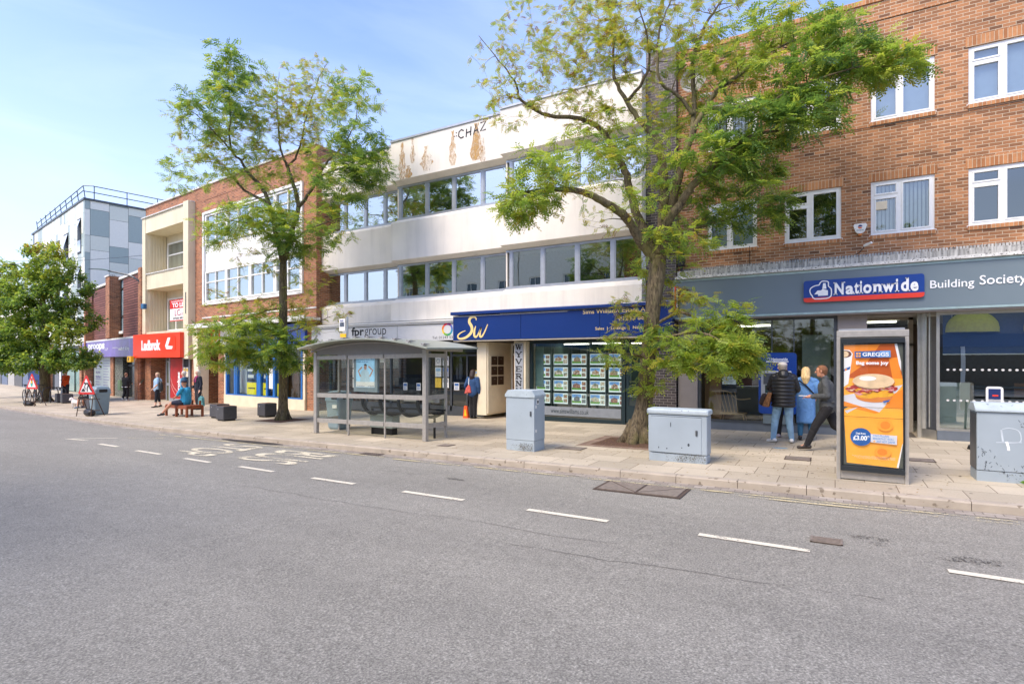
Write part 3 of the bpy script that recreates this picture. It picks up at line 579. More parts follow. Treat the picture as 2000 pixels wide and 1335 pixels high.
# cash machine
t=thing('cash_machine','tall blue cash machine surround with grey keypad unit set in the bank window','cash machine',at=(-1.28,15.75,.2))
b=MB(); b.prism(rrect(-1.72,-.84,.46,2.03,.08),15.66,15.81); b.build('surround',M_NBLUE,t); boxes('support',M_GREYF,t,[(-1.62,-1.0,15.7,15.81,.2,.458)])
boxes('machine_face',M_ALU,t,[(-1.66,-.95,15.62,15.66,.85,1.56)],bevel=.015); boxes('recess_panel',mat('machine_grey',(70,74,80),.4),t,[(-1.6,-1.0,15.612,15.62,1.22,1.50),(-1.6,-1.0,15.612,15.62,.88,.97)]); boxes('screen',mat('dark_green_screen',(36,58,58),.2),t,[(-1.56,-1.2,15.606,15.62,1.0,1.2)])
boxes('canopy_strip',M_WHT,t,[(-1.54,-1.02,15.65,15.661,1.79,1.815)]); text(t,'Nationwide',-1.42,-1.04,1.83,1.90,15.657,M_WHT,bold=.02); b=MB(); stroke(b,circ(-1.48,1.865,.03,.03,10),.01,15.657,closed=True); b.build('house_mark',M_WHT,t); text(t,'Building Society',-1.4,-1.04,1.735,1.77,15.657,mat('pink_lettering',(190,90,110),.5))
# spindle chair inside the window
M_ASHW=mat('pale_ash_wood',(176,140,96),.5,var=.1)
t=thing('spindle_chair','pale wooden spindle back armchair behind the bank window','chair',at=(-2.5,16.1,.02))
b=MB(); b.box(-2.75,-2.1,16.0,16.5,.36,.40); b.build('seat',M_ASHW,t,bevel=.01)
b=MB(); b.tube(smooth_pts([(-2.95,15.98,.98),(-2.55,16.05,.99),(-2.3,16.15,.78),(-1.98,16.2,.80)],4),.018,6); 
for i in range(6): b.tube([(-2.85+.1*i,16.02,.98),(-2.7+.085*i,16.1,.38)],.009,5)
b.build('backrest',M_ASHW,t)
for x,y in ((-2.7,16.05),(-2.15,16.05),(-2.7,16.45),(-2.15,16.45)): b=MB(); b.tube([(x,y,.37),(x+(.06 if x>-2.4 else -.06),y,.02)],[.02,.014],6); b.build('leg',M_ASHW,t)
t=thing('window_notice','small teal card above a white printed notice in the bank window','notice',at=(-2.6,15.86,1.1))
boxes('teal_card',mat('teal_card',(50,150,190),.5),t,[(-2.66,-2.27,15.85,15.86,1.42,1.73)]); boxes('white_notice',M_WHITE,t,[(-2.65,-2.3,15.85,15.86,1.19,1.40)]); b=MB()
for i in range(4): b.box(-2.61,-2.34-.04*(i%2),15.845,15.85,1.36-.035*i,1.368-.035*i)
b.build('printed_lines',M_ALUD,t)
# alarm box, floodlight, cables
t=thing('alarm_box','white fan shaped alarm box with a blue and orange round mark on brick wall','alarm box',at=(.52,15.7,4.85))
b=MB(); b.prism([(.38,5.07),(.43,4.93),(.48,4.885),(.56,4.885),(.61,4.93),(.66,5.07),(.64,5.12),(.40,5.12)],15.71,15.798); b.build('housing',M_WHITE,t,bevel=.008)
b=MB(); b.poly(circ(.52,5.045,.045,.045,14,0,180)+[(.475,5.045)],15.706); b.mi=1; b.poly(circ(.52,5.04,.045,.045,14,180,360),15.706); b.build('round_mark',[mat('logo_navy',(40,50,110),.4),mat('logo_orange',(226,110,50),.4)],t); text(t,'mitie',.45,.59,4.945,4.985,15.706,M_ALUD)
boxes('strobe',mat('amber_strobe',(220,130,50),.3),t,[(.48,.56,15.72,15.79,4.84,4.884)],bevel=.01)
t=thing('wall_floodlight','black cylindrical floodlight on a bracket above the left end of the bank fascia','floodlight',at=(-3.7,15.6,4.3))
b=MB(); b.prism(rrect(-3.76,-3.58,4.42,4.78,.06),15.5,15.66); b.build('lamp_head',M_BLK,t,bevel=.02); boxes('bracket',M_BLK,t,[(-3.7,-3.64,15.55,15.62,4.19,4.42)])
t=thing('satellite_dish','round grey satellite dish on the brick wall near the roof','satellite dish',at=(-3.2,15.6,9.6))
b=MB(); P=[]
for i in range(6):
    r_=i/5; P.append((-3.3,15.30+.10*r_*r_*-1+.05,9.35+0,.001+.30*r_,.001+.30*r_))
k=len(b.v)
for i in range(6):
    r_=.34*i/5+.001
    for j in range(20): q=2*PI*j/20; b.v.append((-3.3+r_*math.cos(q),15.42-.9*r_*r_,9.4+r_*math.sin(q)))
for i in range(5):
    for j in range(20): b.f.append((i*20+j,i*20+(j+1)%20,(i+1)*20+(j+1)%20,(i+1)*20+j)); b.m.append(0)
b.build('dish',mat('dish_grey',(150,146,140),.5),t,smooth=True); b=MB(); b.tube([(-3.3,15.42,9.4),(-3.3,15.8,9.3)],.02,6); b.tube([(-3.3,15.42,9.12),(-3.1,15.0,9.25)],.012,6); b.build('arm',M_BLK,t); boxes('receiver',M_WHITE,t,[(-3.16,-3.06,14.95,15.05,9.2,9.3)],bevel=.01)
t=thing('wall_camera','white bullet security camera on a bracket high on the brick wall','camera',at=(-2.9,15.6,9.0)); b=MB(); b.tube([(-3.2,15.8,9.0),(-3.2,15.6,9.0),(-3.05,15.5,8.95)],.02,6); b.build('bracket',M_WHITE,t); b=MB(); b.tube([(-3.15,15.5,8.98),(-2.85,15.35,8.9)],.05,10); b.build('camera_body',M_WHITE,t)
b=MB(); b.tube([(-1.3,15.775,6.35),(-1.3,15.775,7.2),(.2,15.775,7.42),(2.5,15.775,7.38),(5.5,15.775,7.42)],.008,5); b.tube([(-1.95,15.775,4.3),(-1.95,15.775,4.85)],.008,5)
t=thing('wall_cable','thin black cable running along the brick wall beneath the top floor windows','cable',at=(-1.3,15.78,6.35)); b.build('cable',M_BLK,t)
t=thing('wall_camera','small camera with a hanging cable just above the bank ledge','camera',at=(.6,15.7,4.4)); b=MB(); b.tube([(.3,15.78,4.34),(.5,15.74,4.42),(.64,15.6,4.58)],.01,5); b.build('cable',M_BLK,t); b=MB(); b.tube([(.6,15.62,4.56),(.74,15.5,4.6)],.03,8); b.build('camera_body',M_WHITE,t)

# ================= dark brick piers =================
t=thing('brick_pier','tall dark brick pier between the cream building and the orange brick building','pier',at=(-4.27,15.6,0))
boxes('brickwork',M_DBRK,t,[(-4.68,-3.83,15.62,17,-.2,10.6)])
t=thing('brick_pier','narrow dark brick pier at the left end of the cream building','pier',at=(-18.75,15.9,0))
boxes('brickwork',M_DBRK,t,[(-18.98,-18.55,15.75,17,-.4,9.7)])

# ================= cream concrete building =================
cb=thing('cream_building','three storey cream concrete building with stepped bays, long window bands and rust stains','building',at=(-11.5,15.9,0))
bays=[(-18.54,-14.3,15.8,[-18.42,-17.35,-16.22,-15.18,-14.2]),(-14.3,-9.35,15.52,[-14.15,-12.87,-11.66,-10.44,-9.3]),(-9.35,-4.69,15.24,[-9.15,-7.98,-6.8,-5.66,-4.72])]
for i,(x0,x1,y,mul) in enumerate(bays):
    b=MB(); wy=y+.36; nx=bays[i+1][2] if i<2 else None
    for zb,zt in ((3.30,3.98),(5.55,6.93),(8.50,9.93)):
        s=.20 if zt<9 else 0
        # band profile: face, sloping sill up to window, chamfered soffit
        prof=[(y,zb),(y,zt)]+([(y+.06,zt+.06),(wy,zt+.20)] if zt<9 else [(y+.3,zt)])+[(y+1.2,zt+(.2 if zt<9 else 0)),(y+1.2,zb-.12),(wy,zb-.10)]
        b.prismx(prof,x0,x1)
    b.build('concrete_band',M_REND,cb)
    boxes('coping',M_ALU,cb,[(x0-.002,x1,y-.04,y+.35,9.932,10.0)])
    for wz0,wz1 in ((4.19,5.44),(7.14,8.39)):
        f=MB(); f.box(x0+.02,x1-.0,wy-.02,wy+.05,wz0,wz0+.06); f.box(x0+.02,x1,wy-.02,wy+.05,wz1-.07,wz1); f.box(x0+.02,x1,wy-.05,wy+.05,wz0-.04,wz0-.002,)
        for m_ in mul: f.box(m_-.05,m_+.05,wy-.025,wy+.055,wz0+.06,wz1-.07)
        for a,c in zip(mul[:-1],mul[1:]):
            for q in ((a+.05,a+.085),(c-.085,c-.05)): f.box(q[0],q[1],wy-.012,wy+.04,wz0+.06,wz1-.07)
            f.box(a+.25,a+.65,wy-.03,wy-.02,wz1-.06,wz1-.03)
        fo=f.build('window_band',M_ALU,cb)
        g=MB()
        for a,c in zip(mul[:-1],mul[1:]): g.rect(a+.05,c-.05,wz0+.06,wz1-.07,wy+.02)
        g.build('pane',M_GLU,fo)
    if i: boxes('bay_step',M_REND,cb,[(x0,x0+.05,y+.37,bays[i-1][2]+.42,4.16,5.45),(x0,x0+.05,y+.37,bays[i-1][2]+.42,7.12,8.40)])
boxes('interior',mat('office_interior',(110,112,104),.9,var=.3,scale=.8),cb,[(-18.5,-4.75,17.0,17.1,4.0,8.6)]); boxes('floor_slab',M_CEIL,cb,[(-18.5,-4.75,16.3,17.0,5.56,6.9),(-18.5,-4.75,16.3,17.0,8.51,8.6)]); boxes('roof',M_ROOF,cb,[(-18.54,-4.7,16.2,24,9.6,9.75)]); boxes('rear_wall',M_REND,cb,[(-18.54,-4.7,24,24.2,-.3,9.9)])
boxes('window_blind',mat('pale_office_blind',(206,214,204),.8,var=.05),cb,[(-18.3,-16.3,16.45,16.46,7.2,8.3),(-14.1,-13.0,16.2,16.21,7.9,8.3),(-9.1,-8.1,15.9,15.91,7.2,8.3),(-6.7,-5.8,15.9,15.91,7.5,8.3)])
# rust streaks (thin stains on the parapet face)
b=MB(); y=15.517
random.seed(8)
for x,w_,z0,z1 in ((-13.75,.42,8.5,9.85),(-13.25,.28,9.0,9.9),(-12.6,.62,8.6,9.5),(-13.45,.4,8.5,8.95),(-11.45,.34,8.6,9.8),(-10.45,.58,8.6,9.85),(-10.2,.3,8.5,9.3)):
    b=MB(); n=9; L_=[];R_=[]
    for k in range(n+1): t_=k/n; e=w_*(.35+.65*math.sin(PI*min(1,t_*1.15+.1)))*random.uniform(.6,1.1); L_.append((x-e/2,z0+(z1-z0)*t_)); R_.append((x+e/2,z0+(z1-z0)*t_))
    for k in range(n): b.quad((L_[k][0],y,L_[k][1]),(R_[k][0],y,R_[k][1]),(R_[k+1][0],y,R_[k+1][1]),(L_[k+1][0],y,L_[k+1][1]))
    y-=.0004; b.build('rust_stain',M_RUST,cb)

M_SPRAY=mat('black_spray_paint',(34,30,30),.6,var=.2)
b=MB(); y=15.512; g=[[(-10.98,9.70),(-11.08,9.76),(-11.18,9.70),(-11.2,9.56),(-11.1,9.47),(-10.98,9.50)],[(-10.86,9.74),(-10.88,9.46)],[(-10.68,9.78),(-10.70,9.48)],[(-10.87,9.60),(-10.69,9.62)],[(-10.58,9.48),(-10.47,9.82),(-10.38,9.50)],[(-10.54,9.60),(-10.42,9.61)],[(-10.30,9.82),(-10.08,9.83),(-10.30,9.54),(-10.08,9.56)],[(-11.38,9.60),(-11.36,9.57)],[(-11.30,9.60),(-11.28,9.57)],[(-11.30,9.71),(-11.28,9.68)],[(-10.02,9.90),(-10.00,9.87)],[(-9.92,9.90),(-9.90,9.87)]]
for s in g: stroke(b,s,.045,y)
b.build('graffiti',M_SPRAY,cb)
# ground floor
M_LGF=mat('light_grey_fascia',(214,214,212),.4,var=.03)
boxes('ground_floor_slab',M_BLK,cb,[(-18.5,-11.2,15.5,16.6,2.42,3.29),(-11.2,-4.69,15.5,16.6,2.46,3.29)])
t=thing('shop_sign','pale grey fascia board with black fprgroup lettering and a rainbow ring','shop sign',at=(-14.8,15.4,2.55))
boxes('board',M_LGF,t,[(-18.5,-11.22,15.40,15.5,2.55,3.12),(-18.5,-11.22,15.34,15.5,3.14,3.20)]); boxes('board_seam',M_ALUD,t,[(-13.88,-13.872,15.396,15.4,2.55,3.12)]); boxes('top_flashing',M_WHITE,t,[(-18.5,-11.2,15.3,15.5,3.205,3.26)])
b=MB(); put_text(b,'fpr',-16.22,-15.55,2.70,3.13,15.397,bold=.03); b.build('lettering',M_BLK,t); b=MB(); put_text(b,'group',-15.52,-14.42,2.70,3.05,15.397,bold=-.004); b.build('lettering',M_BLK,t); b=MB(); put_text(b,'Tel: 01243 531',-12.25,-11.3,2.60,2.69,15.397); b.build('lettering',M_BLK,t)
b=MB(); cols=[(226,60,90),(240,120,50),(240,200,50),(120,180,70),(60,160,110),(50,150,190),(90,110,190),(150,60,140)]
for i in range(8): b.mi=i; k=[(math.cos(R(45*i+q)),math.sin(R(45*i+q))) for q in (90,101,112,123,135)]; stroke(b,[(-11.59+.20*c_,2.92+.19*s_) for c_,s_ in k],.075,15.396)
b.build('ring_mark',[mat('ring_%d'%i,c_,.4) for i,c_ in enumerate(cols)],t)
M_SWB=mat('royal_navy_fascia',(22,52,116),.25,var=.05,scale=1.2,spec=.6); M_GOLD=mat('pale_gold_letter',(240,212,140),.4,var=.03)
t=thing('shop_sign','long glossy navy blue fascia with gold Sw monogram and estate agent lettering','shop sign',at=(-7.5,15.2,2.52))
boxes('board',M_SWB,t,[(-11.2,-8.57,15.2,15.5,2.52,3.34),(-8.56,-5.93,15.2,15.5,2.52,3.34),(-5.92,-3.85,15.2,15.5,2.52,3.34)],bevel=.004); boxes('awning_box',M_SWB,t,[(-11.25,-3.84,15.1,15.5,3.36,3.47)],bevel=.02); boxes('trim',M_WHITE,t,[(-11.2,-6.95,15.19,15.2,3.31,3.325)]); boxes('soffit',mat('pale_soffit',(200,190,172),.6),t,[(-11.2,-3.85,15.22,15.86,2.48,2.519)])
b=MB(); S_=[(-10.25,3.17,.03),(-10.27,3.25,.05),(-10.38,3.29,.075),(-10.50,3.24,.095),(-10.53,3.12,.10),(-10.44,2.98,.105),(-10.42,2.84,.105),(-10.52,2.70,.095),(-10.70,2.60,.08),(-10.90,2.57,.065),(-10.99,2.62,.06),(-10.98,2.70,.05),(-10.86,2.78,.04),(-10.68,2.84,.02)]
W_=[(-10.27,2.98,.03),(-10.32,2.83,.07),(-10.33,2.68,.085),(-10.27,2.62,.07),(-10.19,2.68,.05),(-10.08,2.88,.05),(-10.06,2.93,.05),(-10.10,2.76,.07),(-10.10,2.64,.07),(-10.03,2.63,.06),(-9.93,2.76,.05),(-9.80,3.02,.03)]
stroke(b,smooth_pts(S_,5),.08,15.195); stroke(b,smooth_pts(W_,5),.08,15.194)
put_text(b,'Sims Williams Estate Agents',-6.45,-4.15,3.17,3.33,15.196); put_text(b,'01243 862644',-5.35,-4.2,2.98,3.10,15.196); put_text(b,'Sales  |  Lettings  |  New Homes',-6.06,-4.2,2.70,2.81,15.196); b.build('lettering',M_GOLD,t)
# fpr shopfront
b=MB(); y=16.2
for x in (-18.3,-17.25,-16.2,-14.9,-13.0,-12.0): b.box(x-.04,x+.04,y-.04,y+.04,.02,2.42)
b.box(-18.3,-10.6,y-.04,y+.04,-.15,.2); b.box(-18.3,-10.6,y-.039,y+.039,2.34,2.42); b.box(-12.0,-10.6,y-.038,y+.038,2.0,2.06); b.box(-12.0,-10.6,y-.038,y+.038,1.0,1.06); b.box(-11.33,-11.27,y-.037,y+.037,.2,2.0)
fr=b.build('shopfront_frame',M_ALUD,cb); g=MB(); g.rect(-18.3,-10.6,.2,2.34,y); g.build('shop_glass',M_GLS,fr)
room(cb,-18.4,-10.55,16.3,20.5,.0,2.41,mat('office_back_wall',(96,88,66),.9,var=.35,scale=.7),3)
boxes('desk',mat('desk_wood',(150,110,80),.5),cb,[(-13.4,-12.0,17.2,18,.68,.72),(-17.6,-16,17.2,18,.68,.72)]); boxes('office_chair',M_BLK,cb,[(-13.9,-13.5,17.6,18.0,.4,1.1),(-15.2,-14.8,17.5,18,.4,1.1),(-16.6,-16.2,18.2,18.6,.4,1.1)],bevel=.08); boxes('wall_mural',mat('navy_wall',(40,50,80),.6),cb,[(-18.2,-14.0,20.4,20.45,.3,1.2)]); boxes('wall_mural',mat('ochre_wall',(150,120,60),.7),cb,[(-13.4,-11.5,20.4,20.45,1.1,2.0)])
mm=[M_WHITE,mat('poster_blue',(70,110,170),.5),mat('poster_yellow',(226,190,70),.5),mat('poster_sky',(150,190,220),.5),mat('poster_grey',(150,154,160),.5)]
def poster(x0,x1,z0,z1,y,label,base=0,ink=1,kind='lines',group=None,fr=FA):
    t=thing('window_poster',label,'poster',fr,at=((x0+x1)/2,y,z0),group=group); b=MB(); b.mi=base; b.box(x0,x1,y,y+.006,z0,z1); b.build('sheet',mm,t)
    b=MB(); b.mi=ink; w=x1-x0; h=z1-z0
    if kind=='ring': stroke(b,circ((x0+x1)/2,(z0+z1)/2,w*.25,w*.25,14),w*.1,y-.003,closed=True)
    else:
        b.box(x0+w*.1,x1-w*.1,y-.003,y,z0+h*.55,z1-h*.1)
        for i in range(4): b.box(x0+w*.15,x1-w*(.15+.1*(i%2)),y-.003,y,z0+h*(.1+.1*i),z0+h*(.1+.1*i)+h*.04)
    b.build('print',mm,t); return t
px=[-13.05+.0,-12.7]
k=0
spec=[('top left',0,4,'ring'),('top right',0,4,'lines'),('middle left',0,3,'lines'),('middle right',4,1,'lines'),('bottom left',2,2,'lines'),('bottom right',0,4,'lines')]
for i,(nm,ba,ik,kd) in enumerate(spec):
    x=-12.72+.34*(i%2); z=1.65-.40*(i//2); poster(x,x+.28,z,z+.35,16.16,'%s sheet of six small posters in the shop window right of the shelter'%nm,ba,ik,kd,'posters in the office window')
for i,(nm,ba,ik,kd) in enumerate(spec):
    x=-16.95+.40*(i%2); z=1.55-.40*(i//2); poster(x,x+.33,z,z+.35,16.16,'%s sheet of six small posters seen through the left shelter pane'%nm,[0,0,0,0,0,0][i],[4,4,3,1,4,4][i],['lines','ring','ring','lines','ring','lines'][i],'posters in the office window')
poster(-11.85,-11.63,.78,1.05,16.15,'small blue and white notice low in the window beside the woman',0,1); poster(-14.25,-14.05,.72,1.0,16.15,'left of two small blue notices seen through the right shelter pane',0,1); poster(-13.6,-13.4,.72,1.0,16.15,'right of two small blue notices seen through the right shelter pane',0,1); poster(-11.0,-10.85,1.2,1.5,16.15,'tiny yellow and blue notice by the woman at the glass door',2,3)
# porch with letter boxes, wooden door and vertical sign
b=MB(); b.box(-10.48,-10.1,15.58,17.0,.0,2.48); b.box(-9.05,-8.62,15.62,16.9,-.1,2.48); b.build('porch_pier',M_CREAM,cb,bevel=.008)
boxes('porch_side_panel',M_CREAM,cb,[(-10.099,-10.05,15.62,17.3,.06,2.48)])
p=MB(); p.box(-10.052,-10.03,15.72,16.62,.95,2.0); lb=p.build('letter_box_bank',M_CREAM,cb)
boxes('letter_box_door',mat('brown_letter_box',(66,48,34),.4),lb,[(-10.029,-10.005,15.78+.42*i,16.13+.42*i,1.01+.34*j,1.30+.34*j) for i in range(2) for j in range(3)]); boxes('letter_slot',M_ALU,lb,[(-10.004,-10.0,15.91+.42*i,16.0+.42*i,1.2+.34*j,1.215+.34*j) for i in range(2) for j in range(3)])
b=MB(); y=17.1; b.box(-10.04,-9.96,y,y+.08,.0,2.45); b.box(-9.17,-9.06,y,y+.08,.0,2.45); b.box(-9.96,-9.17,y,y+.08,2.02,2.10); b.box(-9.96,-9.17,y,y+.08,2.38,2.45); fr=b.build('door_frame',M_WHITE,cb)
boxes('transom_glass',M_BLK,fr,[(-9.96,-9.17,y+.03,y+.04,2.1,2.38)])
M_OAK=mat('golden_oak',(164,108,54),.5,var=.22,scale=7,streak=True); dr=boxes('wooden_door',M_OAK,cb,[(-9.96+.158*i,-9.96+.158*i+.152,y+.03,y+.07,.04,2.02) for i in range(5)]); boxes('handle',M_ALU,dr,[(-9.3,-9.26,y-.02,y+.03,.95,1.1)])
t=thing('vertical_sign','upright grey sign reading WYVERN in black slab letters beside the wooden door','sign',at=(-8.84,15.6,.9))
boxes('board',mat('mid_grey_board',(164,168,172),.5,var=.08),t,[(-9.00,-8.70,15.58,15.617,.85,2.40)])
b=MB()
def slab(b,ch,cx,z,w,h,y,t=.045,s=.028):
    x0,x1=cx-w/2,cx+w/2; z1=z+h
    def st(a,c,wd=t): stroke(b,[a,c],wd,y)
    def sf(x,zz,l=.075): b.add([(x-l/2,y-.0006,zz-s/2),(x+l/2,y-.0006,zz-s/2),(x+l/2,y-.0006,zz+s/2),(x-l/2,y-.0006,zz+s/2)],[(0,1,2,3)])
    if ch in 'VW':
        if ch=='V': st((x0+.02,z1),(cx,z)); st((cx,z),(x1-.02,z1),.03); sf(x0+.02,z1); sf(x1-.02,z1)
        else:
            st((x0+.02,z1),(x0+w*.3,z)); st((x0+w*.3,z),(cx,z1),.025); st((cx,z1),(x0+w*.7,z)); st((x0+w*.7,z),(x1-.02,z1),.025)
            for q in (x0+.02,cx,x1-.02): sf(q,z1,.07)
    if ch=='Y': st((x0+.02,z1),(cx,z+h*.45)); st((x1-.02,z1),(cx,z+h*.45),.03); st((cx,z+h*.48),(cx,z)); sf(x0+.02,z1);sf(x1-.02,z1);sf(cx,z,.1)
    if ch in 'EIR': st((x0+.04,z),(x0+.04,z1)); sf(x0+.04,z,.1); sf(x0+.04,z1,.1)
    if ch=='E':
        for zz in (z,z1): stroke(b,[(x0+.03,zz),(x1-.01,zz)],s,y-.001); st((x1-.015,zz),(x1-.015,zz+(.05 if zz==z else -.05)),.025)
        stroke(b,[(x0+.03,z+h/2),(x1-.05,z+h/2)],s,y-.001)
    if ch=='R': stroke(b,[(x0+.04,z1),(x1-.06,z1-.004),(x1-.03,z1-h*.22),(x1-.06,z+h*.5),(x0+.04,z+h*.5)],.036,y-.001); st((cx,z+h*.5),(x1-.02,z)); sf(x1-.02,z,.07)
    if ch=='N': st((x0+.035,z),(x0+.035,z1),.03); st((x1-.035,z),(x1-.035,z1),.03); st((x0+.03,z1),(x1-.035,z)); sf(x0+.035,z,.08); sf(x0+.035,z1,.08); sf(x1-.035,z1,.08)
for i,c_ in enumerate('WYVERN'): slab(b,c_,-8.85,2.19-.235*i,.22,.16,15.577)
put_text(b,'H',-8.95,-8.75,.86,.96,15.577,bold=.04); b.build('lettering',M_BLK,t)
# estate agent window
M_TEAL=mat('dark_teal_frame',(30,48,54),.35,var=.05)
b=MB(); y=15.9; b.box(-8.6,-8.5,y-.04,y+.06,-.1,2.46); b.box(-5.5,-5.38,y-.04,y+.06,-.1,2.46); b.box(-8.5,-5.5,y-.04,y+.06,-.1,.04); b.box(-8.5,-5.5,y-.04,y+.06,2.38,2.46); b.box(-4.83,-4.69,y-.04,y+.06,-.1,2.46); b.box(-5.38,-4.83,y-.035,y+.05,2.36,2.46)
b.box(-5.36,-5.28,y,y+.05,.0,2.34); b.box(-4.9,-4.84,y,y+.05,.0,2.34); b.box(-5.28,-4.9,y,y+.05,.0,.5); b.box(-5.28,-4.9,y,y+.05,1.0,1.1)
fr=b.build('shopfront_frame',M_TEAL,cb); g=MB(); g.rect(-8.5,-5.5,.04,2.38,y); g.rect(-5.28,-4.9,.5,2.3,y+.02); g.build('shop_glass',M_GLS,fr)
boxes('web_address_strip',mat('frosted_strip',(130,136,142),.5),fr,[(-8.48,-5.52,y-.008,y-.003,.1,.38)]); text(fr,'www.simswilliams.co.uk',-7.85,-6.55,.17,.32,y-.011,M_TEAL,bold=.004)
boxes('threshold',M_LEDW,cb,[(-8.6,-4.7,15.75,15.95,-.25,-.101)])
room(cb,-8.6,-4.7,16.3,20,.0,2.46,mat('teal_wall',(84,108,104),.8,var=.15),3); boxes('display_panel',mat('pale_teal_panel',(120,146,140),.6),cb,[(-8.49,-8.2,16.05,16.1,1.0,2.3)])
boxes('desk',M_WHITE,cb,[(-8.2,-6.6,17,17.8,.66,.7),(-6.3,-5.3,17.3,17.9,.66,.7)]); boxes('track_light',M_LAMPW,cb,[(-6.6,-5.9,16.3,16.36,2.36,2.40),(-5.4,-4.9,16.5,16.6,2.36,2.4)])
M_CARDS=[]
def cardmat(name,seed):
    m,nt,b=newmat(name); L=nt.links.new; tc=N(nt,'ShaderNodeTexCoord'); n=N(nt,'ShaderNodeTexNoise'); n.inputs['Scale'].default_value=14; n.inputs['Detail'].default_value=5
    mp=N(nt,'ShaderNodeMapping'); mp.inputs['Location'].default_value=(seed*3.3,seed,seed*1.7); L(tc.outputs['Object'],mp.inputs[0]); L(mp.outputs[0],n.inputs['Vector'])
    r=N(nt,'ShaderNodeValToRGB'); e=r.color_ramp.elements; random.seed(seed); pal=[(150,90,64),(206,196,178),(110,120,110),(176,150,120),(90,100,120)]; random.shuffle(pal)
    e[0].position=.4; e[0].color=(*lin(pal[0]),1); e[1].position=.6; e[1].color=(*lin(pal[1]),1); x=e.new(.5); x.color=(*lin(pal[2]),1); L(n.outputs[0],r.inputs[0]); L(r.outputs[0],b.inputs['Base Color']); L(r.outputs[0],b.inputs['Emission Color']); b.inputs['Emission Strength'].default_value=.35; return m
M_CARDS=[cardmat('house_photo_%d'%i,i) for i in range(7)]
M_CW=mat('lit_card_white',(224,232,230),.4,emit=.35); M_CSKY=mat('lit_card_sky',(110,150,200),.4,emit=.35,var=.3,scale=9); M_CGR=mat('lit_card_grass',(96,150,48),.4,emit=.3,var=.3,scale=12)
ordn=['top','second','third','bottom']; colm=['left end','second from left','middle','second from right','right end']
cx0=[-8.42,-7.80,-7.18,-6.57,-5.96]; proto=None
for r_ in range(4):
    for c_ in range(5):
        x0=cx0[c_]-.05+.05*c_*.2; z0=1.70-.415*r_; t=thing('property_card','lit house photo card in the agent window, %s row, %s'%(ordn[r_],colm[c_]),'property card',at=(x0+.24,16.08,z0),group='property cards in the estate agent window')
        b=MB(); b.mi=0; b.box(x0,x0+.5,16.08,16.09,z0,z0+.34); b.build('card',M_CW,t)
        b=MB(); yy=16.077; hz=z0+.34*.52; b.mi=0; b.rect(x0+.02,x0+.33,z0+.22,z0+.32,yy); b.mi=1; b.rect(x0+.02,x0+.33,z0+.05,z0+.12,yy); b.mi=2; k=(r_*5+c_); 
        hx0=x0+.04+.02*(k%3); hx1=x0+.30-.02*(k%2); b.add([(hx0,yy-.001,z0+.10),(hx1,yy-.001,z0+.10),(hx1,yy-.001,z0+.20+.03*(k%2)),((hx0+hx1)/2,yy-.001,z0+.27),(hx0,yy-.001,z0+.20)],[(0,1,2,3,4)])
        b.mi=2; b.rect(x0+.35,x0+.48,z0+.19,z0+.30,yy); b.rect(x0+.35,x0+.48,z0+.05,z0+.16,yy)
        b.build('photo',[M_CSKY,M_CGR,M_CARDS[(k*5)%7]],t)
boxes('display_rod',M_ALU,cb,[(x-.02,x-.012,16.07,16.078,.3,2.37) for x in cx0]+[(x+.5,x+.508,16.07,16.078,.3,2.37) for x in cx0])
# ================= left red-brown brick building (travel shop + bookmaker) =================
FB=Fr(-19.0,15.6,-5.5)
lb=thing('brick_building','three storey red brown brick building with a white framed window block and cream loggias','building',FB,(-7,0,-.3))
b=MB(); wall(b,-10.2,.62,3.62,10.72,0,[(-8.82,-.33,4.72,9.30)],.1); b.box(-15.9,-10.2,.02,.3,10.1,10.72)
b.quad((.62,0,-.4),(.62,9,-.4),(.62,9,10.72),(.62,0,10.72)); b.quad((-15.9,9,-.6),(-15.9,0,-.6),(-15.9,0,10.72),(-15.9,9,10.72)); b.quad((.62,9,-.4),(-15.9,9,-.6),(-15.9,9,10.72),(.62,9,10.72))
b.box(-.02,.62,-.001,1.2,-.4,3.62); b.box(-10.2,-8.75,.0,1.0,-.6,3.62); b.box(-7.62,-6.72,.1,1.0,-.4,3.4)
b.build('wall',M_BRK2,lb); boxes('roof',M_ROOF,lb,[(-15.9,.62,.3,9,10.5,10.6)]); boxes('coping',M_LEDW,lb,[(-15.92,.66,-.06,.32,10.722,10.80)])
boxes('soldier_band',brickmat('red_soldier_brick',(128,72,48),(164,98,66),(160,134,110),bw=.075,rh=.3,offset=0,ms=.012),lb,[(-8.9,.61,-.012,-.001,10.0,10.03),(-10.19,-.3,-.014,-.001,9.32,9.34)])
